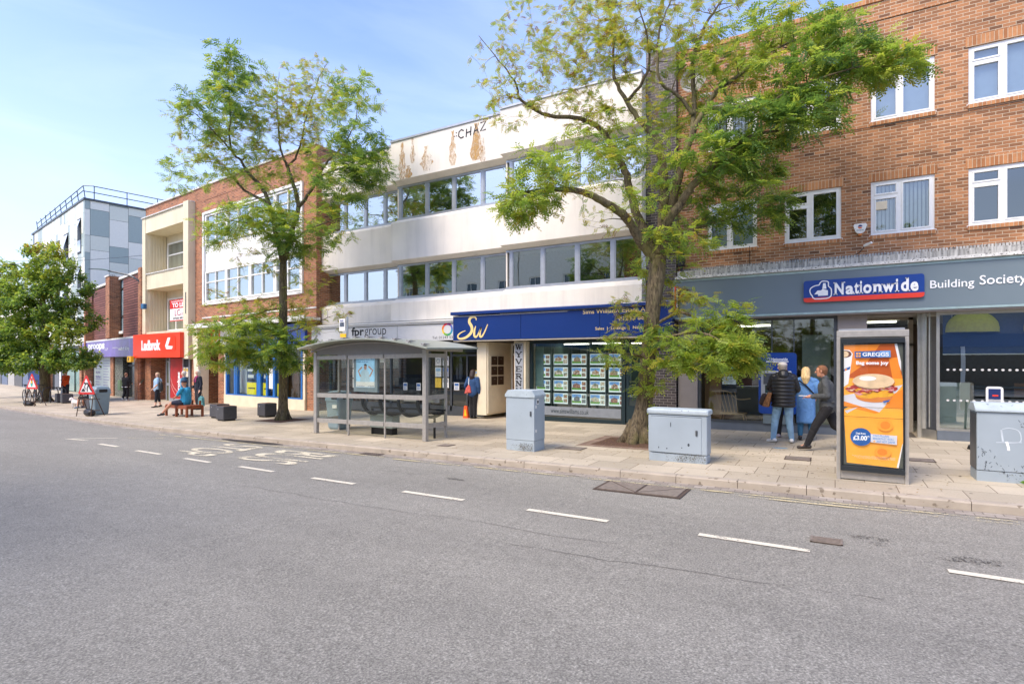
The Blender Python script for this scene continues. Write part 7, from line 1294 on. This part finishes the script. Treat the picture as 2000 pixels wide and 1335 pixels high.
def barkmat():
    m,nt,b=newmat('furrowed_bark'); L=nt.links.new; tc=N(nt,'ShaderNodeTexCoord'); mp=N(nt,'ShaderNodeMapping'); mp.inputs['Scale'].default_value=(1,1,.22); L(tc.outputs['Object'],mp.inputs[0])
    n=N(nt,'ShaderNodeTexNoise'); n.inputs['Scale'].default_value=26; n.inputs['Detail'].default_value=7; n.inputs['Roughness'].default_value=.7; n.inputs['Distortion'].default_value=.8; L(mp.outputs[0],n.inputs['Vector'])
    r=N(nt,'ShaderNodeValToRGB'); e=r.color_ramp.elements; e[0].position=.36; e[0].color=(*lin((56,46,33)),1); e[1].position=.64; e[1].color=(*lin((138,122,92)),1); L(n.outputs[0],r.inputs[0])
    n2=N(nt,'ShaderNodeTexNoise'); n2.inputs['Scale'].default_value=2; L(tc.outputs['Object'],n2.inputs['Vector']); mm=N(nt,'ShaderNodeMixRGB'); mm.inputs[2].default_value=(*lin((126,124,60)),1); mr=N(nt,'ShaderNodeMapRange'); mr.inputs[1].default_value=.5; mr.inputs[2].default_value=.75; mr.inputs[3].default_value=0; mr.inputs[4].default_value=.5; L(n2.outputs[0],mr.inputs[0]); L(mr.outputs[0],mm.inputs[0]); L(r.outputs[0],mm.inputs[1]); L(mm.outputs[0],b.inputs['Base Color'])
    bp=N(nt,'ShaderNodeBump'); bp.inputs['Strength'].default_value=.9; bp.inputs['Distance'].default_value=.03; L(n.outputs[0],bp.inputs['Height']); L(bp.outputs[0],b.inputs['Normal']); b.inputs['Roughness'].default_value=.9; return m
M_BARK=barkmat()
def tree(label,name,data,seed,style='pinnate',group='street trees',leaf=1.,twigr=.006):
    rng=np.random.default_rng(seed); limbs,cl=data; base=limbs[0][0]
    t=thing(name,label,'tree',at=(base[0],base[1],gs(base[0])),group=group); tb=MB()
    nodes=[];rad=[];par=[]
    for li,P in enumerate(limbs):
        Q=smooth_pts(P,5); Q=[(q[0]+float(rng.normal(0,.012)) if 2<i<len(Q)-1 and li else q[0],q[1]+(float(rng.normal(0,.012)) if i>2 and li else 0),q[2],max(.004,q[3])) for i,q in enumerate(Q)]
        if li==0: Q[0]=(Q[0][0],Q[0][1],gs(base[0])-.08,Q[0][3]*1.15)
        tb.tube([q[:3] for q in Q],[q[3] for q in Q],14 if li==0 else 9)
        for q in Q: nodes.append(q[:3]); rad.append(q[3])
    # root flare lumps
    for k in range(5):
        a=2*PI*k/5+seed; r0=limbs[0][0][3]; tb.tube([(base[0]+math.cos(a)*r0*1.35,base[1]+math.sin(a)*r0*1.35,gs(base[0])-.06),(base[0]+math.cos(a)*r0*.8,base[1]+math.sin(a)*r0*.8,gs(base[0])+.12),(base[0]+math.cos(a)*r0*.35,base[1]+math.sin(a)*r0*.35,gs(base[0])+.5)],[r0*.35,r0*.4,r0*.3],7)
    NP=np.array(nodes,dtype=float); NR=np.array(rad); start=len(limbs[0])*2; ok=np.ones(len(NP),bool); ok[:int((len(limbs[0])-1)*5*.55)]=False
    tips=[]
    for c in cl:
        x,y,z,rx,rz,ry,n,tn,lv=c
        for i in range(n):
            d=rng.normal(0,1,3); d/=np.linalg.norm(d); r=rng.uniform(.25,1)**.5
            tips.append((x+d[0]*rx*r,y+d[1]*ry*r,z+d[2]*rz*r,tn,lv))
    tips=np.array(tips); d0=np.array([np.min(np.linalg.norm(NP[ok]-p[:3],axis=1)) for p in tips]); tips=tips[np.argsort(d0)]
    leafP=[];leafD=[];leafT=[];leafS=[]
    for p in tips:
        D=np.linalg.norm(NP-p[:3],axis=1)+ (p[2]-NP[:,2]<-.1)*.35 - np.minimum(NR,.05)*2; D[~ok]=99; j=int(np.argmin(D)); a=NP[j]; v=p[:3]-a; ln=np.linalg.norm(v)
        n=max(2,int(ln/.16)); r0=min(NR[j]*.75,.010+ln*.010); r1=twigr*.55; mid=a+v*.5+rng.normal(0,.10,3)*ln+np.array([0,0,.06*ln]); P=[];Rr=[]
        for k in range(n+1):
            s=k/n; q=a*(1-s)**2+2*mid*s*(1-s)+p[:3]*s*s; P.append(tuple(q)); Rr.append(r0+(r1-r0)*s)
        tb.tube(P,Rr,5 if r0>.012 else 4,caps=False)
        newn=np.array(P[1:]); NP=np.vstack([NP,newn]); NR=np.concatenate([NR,np.array(Rr[1:])]); ok=np.concatenate([ok,np.ones(n,bool)])
        end=np.array(P[-1]); dr=end-np.array(P[-2]); dr/=np.linalg.norm(dr)+1e-9
        lv=int(p[4]*((1.4,.85,.88)[int(p[3])] if style=='pinnate' else .8)*(1 if rng.random()<.8 else 1.8)); 
        for k in range(lv):
            s=rng.uniform(0,1)**.6; q=end+ (0 if rng.random()<.35 else 1)*(np.array(P[max(0,len(P)-3)])-end)*(1-s)+rng.normal(0,.03,3)
            d=dr*.6+rng.normal(0,.75,3); d[2]=d[2]*.45-.12; d/=np.linalg.norm(d)
            tn=p[3]; u=rng.random()
            if tn==0: mi=0 if u<.45 else 1 if u<.75 else 2 if u<.9 else 4
            elif tn==1: mi=1 if u<.4 else 2 if u<.82 else 3 if u<.93 else 0
            else: mi=3 if u<.45 else 2 if u<.85 else 1
            leafP.append(q);leafD.append(d);leafT.append(mi);leafS.append((.72,1.12,1.25)[int(tn)])
    tb.build('trunk',M_BARK,t,smooth=True)
    Pn=np.array(leafP);Dn=np.array(leafD);Tn=np.array(leafT); n=len(Pn); Sn=np.array(leafS); Nn=rng.normal(0,.42,(n,3)); Nn[:,2]+=1; S_=np.cross(Dn,Nn); S_/=np.linalg.norm(S_,axis=1)[:,None]; Up=np.cross(S_,Dn)
    VV=[];FF=[];MM=[]
    if style=='pinnate':
        LL=rng.uniform(.17,.30,n)*leaf*Sn; pairs=6
        for k in range(pairs+1):
            for sd in ((-1,1) if k<pairs else (0,)):
                s=.18+.8*k/pairs; b0=Pn+Dn*(LL*s)[:,None]-Up*(LL*.25*s*s)[:,None]; ll=(.060*leaf*(1.15-.45*abs(s-.5))*Sn)[:,None]; w_=(.0150*leaf*Sn)[:,None]
                dd=(S_*sd*.86+Dn*.45) if sd else Dn; dd=dd-Up*.15+rng.normal(0,.10,(n,3)); wd=np.cross(dd,Up); wd/=np.linalg.norm(wd,axis=1)[:,None]
                VV.append(np.stack([b0,b0+dd*ll*.5+wd*w_,b0+dd*ll,b0+dd*ll*.5-wd*w_],1)); MM.append(Tn)
    else:
        LL=rng.uniform(.10,.17,n)*leaf
        for k in range(5):
            off=rng.normal(0,.09,(n,3)); dd=Dn+rng.normal(0,.6,(n,3)); dd/=np.linalg.norm(dd,axis=1)[:,None]; wd=np.cross(dd,Nn); wd/=np.linalg.norm(wd,axis=1)[:,None]; b0=Pn+off; l_=LL[:,None]
            VV.append(np.stack([b0,b0+dd*l_*.5+wd*l_*.30,b0+dd*l_-np.array([0,0,.02]),b0+dd*l_*.5-wd*l_*.30],1)); MM.append(Tn)
    V=np.concatenate(VV).reshape(-1,3)-np.array(ORG[t]); MMm=np.concatenate(MM); nf=len(V)//4
    me=bpy.data.meshes.new('crown'); me.vertices.add(len(V)); me.vertices.foreach_set('co',V.astype(np.float32).ravel()); me.loops.add(len(V)); me.loops.foreach_set('vertex_index',np.arange(len(V),dtype=np.int32)); me.polygons.add(nf); me.polygons.foreach_set('loop_start',np.arange(0,len(V),4,dtype=np.int32)); me.polygons.foreach_set('loop_total',np.full(nf,4,dtype=np.int32)); me.polygons.foreach_set('material_index',MMm.astype(np.int32))
    for m in LM: me.materials.append(m)
    me.update(calc_edges=True); me.validate(); o=bpy.data.objects.new('crown',me); COL.objects.link(o); o.parent=t; ORG[o]=ORG[t]
    return t
TREES=[
([[(-3.92,12.42,-0.1,0.3),(-3.89,12.44,0.28,0.23),(-3.79,12.5,0.81,0.19),(-3.71,12.54,1.87,0.175),(-3.61,12.6,3.05,0.17),(-3.54,12.64,3.75,0.19),(-3.5,12.66,4.22,0.17)],[(-3.52,12.65,4.05,0.12),(-3.84,12.35,4.55,0.11),(-4.07,12.04,5.04,0.1),(-4.35,11.59,5.29,0.085),(-4.67,11.05,5.44,0.07),(-4.93,10.56,5.41,0.055),(-5.2,10.05,5.29,0.04),(-5.6,9.58,5.17,0.022)],[(-3.52,12.65,4.1,0.12),(-3.81,12.72,4.74,0.11),(-4.09,12.79,5.35,0.1),(-4.37,12.97,6.33,0.085),(-4.63,13.04,6.85,0.075),(-5.05,13.03,7.6,0.065),(-5.65,12.8,7.93,0.055),(-6.26,12.56,8.02,0.045),(-6.86,12.21,8.41,0.035),(-6.97,12.14,8.81,0.025),(-7.29,11.84,9.34,0.015),(-7.68,11.5,9.93,0.008)],[(-3.48,12.67,4.22,0.14),(-3.45,12.81,5.07,0.125),(-3.46,13.03,5.84,0.11),(-3.6,13.19,6.76,0.095),(-3.73,13.22,7.19,0.085),(-4.14,13.1,7.71,0.065),(-4.44,13.04,8.25,0.05),(-4.69,13.01,8.8,0.04),(-4.74,13.1,9.55,0.03),(-4.83,13.04,10.38,0.02),(-4.94,12.98,11.14,0.012)],[(-4.4,13.06,8.12,0.045),(-4.0,13.07,8.52,0.035),(-3.83,13.05,8.96,0.028),(-3.87,12.91,9.64,0.02),(-4.06,12.68,10.3,0.012)],[(-3.44,12.7,4.28,0.13),(-3.29,12.56,4.88,0.11),(-2.96,12.52,5.34,0.095),(-2.79,12.5,5.57,0.09),(-2.36,12.52,5.98,0.075),(-2.22,12.49,6.11,0.065),(-1.79,12.51,6.41,0.05),(-1.3,12.56,6.55,0.035),(-0.92,12.67,6.56,0.02)],[(-3.39,12.85,4.83,0.1),(-3.16,12.98,5.9,0.09),(-2.98,13.08,6.61,0.08),(-2.86,13.16,7.06,0.075),(-2.6,13.19,7.57,0.06),(-2.33,13.23,7.94,0.05),(-1.91,13.36,8.24,0.04),(-1.4,13.54,8.64,0.03),(-0.8,13.78,8.93,0.02),(-0.11,14.07,9.1,0.012)],[(-2.86,13.16,7.06,0.06),(-2.86,13.39,7.89,0.055),(-2.92,13.46,8.79,0.05),(-2.81,13.65,9.45,0.04),(-2.65,13.74,9.88,0.032),(-2.35,14.03,10.49,0.022),(-2.14,14.15,11.11,0.014)],[(-2.86,13.27,7.55,0.05),(-3.16,13.1,7.99,0.04),(-3.49,12.79,8.27,0.035),(-3.52,12.65,8.81,0.03),(-3.46,12.57,9.34,0.022),(-3.23,12.7,10.04,0.015),(-3.13,12.76,10.5,0.01)],[(-2.59,13.2,7.59,0.05),(-1.98,13.09,7.48,0.042),(-1.29,13.03,7.34,0.035),(-0.84,12.94,7.45,0.03),(-0.28,12.92,7.57,0.022),(0.43,12.99,7.67,0.013),(0.94,13.06,7.56,0.008)],[(-3.65,12.58,2.58,0.04),(-2.98,12.62,2.9,0.03),(-2.31,12.55,2.53,0.022),(-1.79,12.51,2.3,0.014)],[(-3.69,12.56,2.11,0.04),(-3.2,12.14,2.32,0.03),(-2.4,11.92,2.4,0.022),(-1.78,11.81,2.07,0.014)],[(-3.63,12.59,2.81,0.035),(-4.08,12.55,2.95,0.025),(-4.51,12.53,2.84,0.012)],[(-3.69,12.56,1.87,0.03),(-3.99,11.91,1.98,0.02),(-4.27,11.52,1.98,0.01)],[(-3.46,12.69,4.46,0.05),(-2.9,13.25,4.86,0.04),(-2.33,13.93,5.17,0.03),(-1.73,14.51,5.41,0.018),(-1.31,14.87,5.62,0.01)]],[(-5.25,10.02,5.52,0.89,0.58,0.8,55,1,9),(-5.51,9.64,4.95,0.51,0.36,0.6,30,1,9),(-5.09,11.74,6.57,0.94,0.53,0.8,34,1,7),(-4.94,12.98,7.33,0.89,0.63,0.8,30,1,7),(-4.97,10.65,5.22,0.87,0.49,0.7,20,0,5),(-7.4,11.66,9.16,0.64,1.15,0.6,22,0,5),(-6.63,12.11,10.05,0.89,0.89,0.8,28,0,5),(-7.01,12.0,8.18,0.97,0.64,0.7,26,0,6),(-5.86,12.56,9.29,1.15,1.28,0.9,50,0,6),(-5.01,12.82,10.31,1.13,0.76,1,40,0,6),(-4.83,12.7,8.7,0.99,0.87,0.8,32,0,5),(-3.75,12.86,9.58,1.08,0.96,1,46,0,6),(-4.16,12.97,7.78,0.86,0.62,0.8,24,0,6),(-2.65,13.74,9.94,1.1,0.73,1,40,0,6),(-3.11,13.13,8.44,0.96,0.72,0.8,26,1,5),(-1.6,13.43,9.1,1.03,0.8,1,46,1,7),(-0.69,13.73,9.21,1.02,0.62,0.9,46,1,8),(0.08,13.37,8.36,0.96,0.64,0.8,60,2,10),(-0.28,13.04,7.67,0.84,0.53,0.8,44,2,9),(0.95,13.18,7.61,0.66,0.38,0.5,44,1,11),(-1.45,13.05,7.87,0.89,0.56,0.8,30,1,7),(-0.65,12.83,6.88,0.95,0.53,0.8,48,2,9),(-1.69,12.56,6.74,0.97,0.65,0.9,52,2,9),(-2.2,12.5,6.16,0.99,0.55,0.8,44,2,9),(-1.41,12.73,5.98,0.6,0.54,0.7,28,2,9),(-2.89,12.68,6.23,0.8,0.69,0.8,24,1,7),(-4.13,12.88,6.52,0.98,0.61,0.8,24,1,6),(-2.4,13.65,5.48,1.08,0.54,0.8,38,2,8),(-1.73,14.51,5.41,0.93,0.5,0.6,32,2,8),(-1.2,14.94,5.62,0.38,0.31,0.4,12,2,8),(-2.9,13.25,4.62,0.96,0.42,0.8,22,1,6),(-4.41,11.9,4.99,0.81,0.41,0.7,14,0,4),(-6.28,11.73,8.89,0.86,0.86,0.8,34,0,6),(-5.04,12.23,9.27,0.97,0.73,0.8,34,0,6),(-4.36,13.2,9.18,0.88,0.76,0.8,30,0,6),(-3.33,13.57,7.83,0.74,0.62,0.8,24,1,6),(-5.22,12.35,7.91,0.74,0.49,0.6,24,0,6),(-4.11,13.23,10.38,1.12,0.62,1,34,0,6),(-2.44,13.86,8.72,0.73,0.73,0.8,24,0,6),(-3.39,12.85,4.0,0.71,0.41,0.5,14,1,5),(-2.24,11.89,1.97,1.0,0.44,0.8,62,1,12),(-2.86,12.11,2.31,0.88,0.44,0.8,34,1,9),(-1.65,11.89,1.96,0.46,0.37,0.5,30,1,11),(-3.44,13.05,3.44,0.6,0.6,0.3,14,0,6),(-3.26,12.34,4.49,0.8,0.46,0.4,22,1,6),(-5.52,12.41,10.25,1.38,0.75,1,40,0,6),(-3.11,13.13,9.52,1.07,0.84,0.9,30,0,6),(-2.14,13.46,8.81,0.94,0.71,0.9,30,1,6),(-3.65,12.11,5.51,0.68,0.46,0.5,18,1,6),(-3.91,12.19,6.85,1.04,0.46,0.6,22,1,6),(-1.9,12.56,2.52,0.66,0.33,0.6,26,1,8),(-4.06,11.76,1.98,0.68,0.32,0.5,20,1,7),(-3.91,12.19,2.45,0.69,0.58,0.5,20,0,6),(-2.86,12.57,3.12,0.68,0.32,0.5,18,0,6),(-2.12,12.66,2.98,0.61,0.24,0.5,14,1,6),(-4.27,12.56,3.08,0.48,0.42,0.4,12,0,5),(-3.58,12.27,1.41,0.52,0.4,0.4,12,1,6)]),
([[(-16.38,12.44,-0.24,0.21),(-16.38,12.44,0.15,0.168),(-16.38,12.44,1.2,0.147),(-16.38,12.44,2.96,0.14),(-16.38,12.44,4.37,0.13),(-16.38,12.44,5.16,0.122)],[(-16.38,12.44,5.16,0.098),(-16.57,12.32,6.13,0.084),(-16.76,12.22,6.97,0.077),(-16.82,12.18,7.34,0.07),(-17.0,12.07,7.76,0.063),(-17.23,11.71,8.21,0.052),(-17.36,11.52,8.59,0.042),(-17.44,11.35,8.76,0.035),(-17.5,11.2,9.27,0.028),(-17.37,11.16,10.08,0.021),(-17.45,11.12,11.1,0.014),(-17.52,11.07,12.12,0.007)],[(-16.76,12.22,6.97,0.063),(-16.92,12.23,7.26,0.056),(-17.62,12.17,7.62,0.049),(-18.1,12.12,7.9,0.042),(-18.76,12.09,8.49,0.035),(-19.19,12.07,8.93,0.028),(-19.87,11.9,9.13,0.021),(-20.77,11.72,9.26,0.014),(-21.55,11.5,9.04,0.007)],[(-16.38,12.44,5.16,0.098),(-16.37,12.79,6.37,0.084),(-16.35,13.03,7.2,0.077),(-16.5,13.06,7.77,0.07),(-16.77,13.01,8.48,0.056),(-16.87,12.96,8.8,0.049),(-17.13,12.92,9.34,0.035),(-17.28,12.95,10.2,0.028),(-17.45,12.97,11.17,0.017),(-17.37,13.02,12.28,0.007)],[(-16.84,12.98,8.75,0.042),(-16.4,13.0,9.04,0.035),(-16.15,13.03,9.63,0.028),(-15.91,13.06,10.49,0.021),(-15.52,13.17,11.51,0.013),(-15.21,13.35,12.22,0.007)],[(-16.34,13.04,7.23,0.063),(-15.75,13.03,7.65,0.056),(-15.36,13.03,8.13,0.049),(-14.91,13.06,8.57,0.038),(-14.37,13.15,8.96,0.028),(-13.84,13.22,9.57,0.017),(-13.62,13.24,10.37,0.008)],[(-15.36,13.03,8.13,0.035),(-14.52,13.18,8.31,0.028),(-13.77,13.38,8.41,0.017),(-13.03,13.69,8.46,0.008)],[(-16.57,12.32,5.95,0.035),(-16.64,11.59,6.33,0.028),(-16.9,10.86,6.37,0.017),(-17.18,10.34,6.46,0.008)],[(-16.27,12.5,5.78,0.035),(-15.25,12.52,6.19,0.028),(-14.27,12.74,6.45,0.017),(-13.69,12.85,6.57,0.008)],[(-16.38,12.44,3.66,0.028),(-16.4,11.61,3.43,0.021),(-16.66,10.88,3.05,0.014),(-16.94,10.37,2.87,0.007)],[(-16.38,12.44,2.79,0.028),(-15.4,12.43,2.93,0.021),(-14.5,12.72,3.26,0.01)],[(-17.41,11.37,8.71,0.028),(-17.48,10.87,9.15,0.021),(-17.76,10.35,9.69,0.014),(-18.13,9.91,10.09,0.007)]],[(-17.37,11.16,11.61,0.68,0.85,0.9,34,2,9),(-17.02,11.48,10.81,1.2,1.03,1.2,50,1,8),(-17.57,10.58,10.07,1.08,0.92,1.1,46,2,8),(-17.95,10.13,9.65,0.82,0.58,0.9,26,1,7),(-21.28,11.54,9.2,0.57,0.38,0.5,14,1,7),(-18.78,11.03,9.29,1.06,0.79,1.2,36,0,7),(-18.09,11.43,9.12,1.23,0.88,1.2,44,1,7),(-20.4,11.24,8.39,0.65,0.46,0.6,14,1,7),(-16.95,13.03,11.26,1.38,1.1,1.2,52,0,7),(-15.6,13.24,11.74,1.07,0.71,1,36,0,7),(-13.92,13.29,10.64,0.94,0.94,1,46,1,8),(-15.6,13.24,10.13,1.43,1.07,1.3,58,0,7),(-13.7,13.31,9.23,1.02,0.68,1,46,2,8),(-13.4,13.48,8.21,0.89,0.61,0.9,58,2,9),(-14.67,13.2,8.52,1.04,0.78,1.1,46,1,7),(-16.78,12.89,9.71,1.27,1.09,1.2,40,0,7),(-17.3,12.25,9.77,1.07,0.89,1.2,32,0,6),(-17.0,11.84,8.35,1.04,0.7,1.1,26,1,6),(-15.91,13.06,8.16,1.07,0.71,1,28,0,6),(-14.36,13.03,7.56,0.94,0.69,1,36,2,8),(-16.71,11.08,6.4,1.5,0.67,1.1,60,1,8),(-17.0,10.57,6.0,0.66,0.57,0.8,24,1,8),(-16.22,12.06,6.55,1.21,0.78,1.1,50,1,8),(-15.4,12.43,6.01,1.2,0.77,1.1,60,2,9),(-14.2,12.67,6.26,0.84,0.75,0.9,34,1,7),(-16.01,12.3,5.37,1.04,0.69,0.8,26,2,7),(-16.64,11.59,5.14,1.02,0.6,0.9,16,0,5),(-14.87,12.62,4.63,0.85,0.68,0.8,16,0,5),(-16.8,11.15,3.74,1.17,0.59,1,30,0,7),(-16.66,10.88,2.72,1.32,0.74,1.2,80,1,11),(-16.76,10.59,2.06,0.98,0.57,1,44,1,11),(-16.17,11.63,2.24,1.26,0.81,1.2,80,2,11),(-15.31,12.36,2.07,0.85,0.6,1,36,2,9),(-16.14,12.0,3.27,1.03,0.77,1,34,1,8),(-14.65,12.64,3.26,1.1,0.59,0.9,30,0,6),(-15.33,12.58,3.97,0.86,0.6,0.8,16,0,6),(-15.03,12.76,2.08,0.48,0.6,0.6,14,1,6),(-17.32,12.46,10.39,1.08,1.08,1.2,36,0,7),(-15.56,12.56,10.21,1.04,1.04,1.2,36,0,7),(-18.19,12.07,10.26,1.27,0.91,1.2,36,1,7),(-15.37,13.72,10.44,1.09,0.91,1,30,1,7),(-17.27,12.84,8.69,1.28,0.92,1,26,0,7),(-19.01,11.82,8.51,1.28,0.73,1,26,1,7),(-16.2,11.85,7.18,1.02,0.68,0.9,26,1,7),(-14.52,13.87,7.98,1.07,0.71,0.9,24,1,7)]),
([[(-38.86,13.78,-0.5,0.3),(-38.86,13.78,0.22,0.26),(-38.88,13.76,1.98,0.24),(-38.91,13.75,3.43,0.2),(-38.96,13.72,4.89,0.15),(-39.01,13.69,6.35,0.08)],[(-38.88,13.76,1.98,0.12),(-38.94,13.15,3.12,0.09),(-39.28,12.37,3.66,0.05)],[(-38.88,13.76,2.56,0.12),(-38.54,14.31,3.74,0.09),(-38.01,14.97,4.95,0.05)],[(-38.91,13.75,3.43,0.1),(-40.19,13.58,4.94,0.07),(-41.34,13.25,6.17,0.04)],[(-38.88,13.76,1.83,0.08),(-37.33,13.98,2.26,0.05),(-35.87,14.37,2.53,0.03)]],[(-38.68,13.88,7.22,1.6,1.17,1.5,60,1,12),(-39.82,13.22,6.06,1.75,1.31,1.6,70,1,12),(-38.16,14.53,5.8,1.47,1.18,1.4,60,2,12),(-38.32,13.4,5.12,2.15,1.29,1.6,90,2,12),(-39.93,12.57,4.84,1.44,1.44,1.5,70,1,12),(-37.65,14.83,4.33,1.18,1.18,1.2,50,2,12),(-37.33,13.74,3.39,1.71,0.85,1.4,50,1,11),(-39.3,12.59,3.11,1.71,0.99,1.5,70,2,12),(-38.31,12.94,1.83,2.26,0.73,1.6,90,2,12),(-36.6,14.17,1.97,1.71,0.68,1.3,66,2,12),(-38.81,13.81,8.25,1.02,0.64,1,24,0,8),(-39.77,12.09,2.25,1.41,1.13,1.4,50,2,12)]),
([[(-47.46,13.96,-0.5,0.28),(-47.46,13.96,2.0,0.22),(-47.4,14.0,4.67,0.15),(-47.35,14.03,6.67,0.08)],[(-47.46,13.96,2.33,0.1),(-46.37,14.6,4.33,0.05)]],[(-47.52,13.93,6.67,1.5,1.33,1.6,60,1,12),(-46.66,14.43,7.33,1.33,1.17,1.4,50,1,12),(-47.81,13.76,4.0,1.67,1.5,1.6,80,2,12),(-47.03,14.68,4.02,1.35,1.69,1.4,60,2,12),(-48.67,13.26,5.33,1.33,1.67,1.5,50,2,12)]),
]
tree('large spreading tree with furrowed leaning trunk in a soil pit by the bank','acacia_tree',TREES[0],11)
tree('slender street tree with feathery leaves left of the bus shelter','acacia_tree',TREES[1],12,leaf=1.05)
tree('dense dark leafy round crowned tree behind the road signs on the left','round_crown_tree',TREES[2],13,style='simple',leaf=1.25)
tree('leafy tree cut off by the left edge of the view','round_crown_tree',TREES[3],14,style='simple',leaf=1.3)
# ivy shoots on the big trunk
b=MB(); random.seed(2); bx,by=TREES[0][0][0][2][:2]
for cx,cz in ((.22,.35),(.22,.75),(.2,1.15),(.24,1.45),(.2,.15),(-.1,2.0),(.26,1.75)):
    for i in range(45):
        x=bx+cx+random.gauss(0,.05); y=by-.12+random.gauss(0,.05); z=cz+random.gauss(0,.07); a=random.uniform(0,6.28); s_=random.uniform(.02,.04); b.quad((x,y,z),(x+math.cos(a)*s_,y-.01,z+math.sin(a)*s_),(x+math.cos(a+.7)*s_*1.5,y-.015,z+math.sin(a+.7)*s_*1.5),(x+math.cos(a+1.4)*s_,y-.01,z+math.sin(a+1.4)*s_))
b.build('trunk_shoots',LM[1],bpy.data.objects['acacia_tree'])
# trees across the street, mirrored in the windows
def shift(d,dx,dy): return ([[(-(p[0]-d[0][0][0][0])+dx,-(p[1]-d[0][0][0][1])+dy,p[2],p[3]) for p in L_] for L_ in d[0]],[(-(c[0]-d[0][0][0][0])+dx,-(c[1]-d[0][0][0][1])+dy)+tuple(c[2:]) for c in d[1]])
tree('street tree across the road in front of the cream stucco terrace','acacia_tree',shift(TREES[1],-13.5,-6),15,leaf=1.1)
tree('street tree across the road facing the bank','acacia_tree',shift(TREES[1],-1.2,-7.0),16,leaf=1.1)
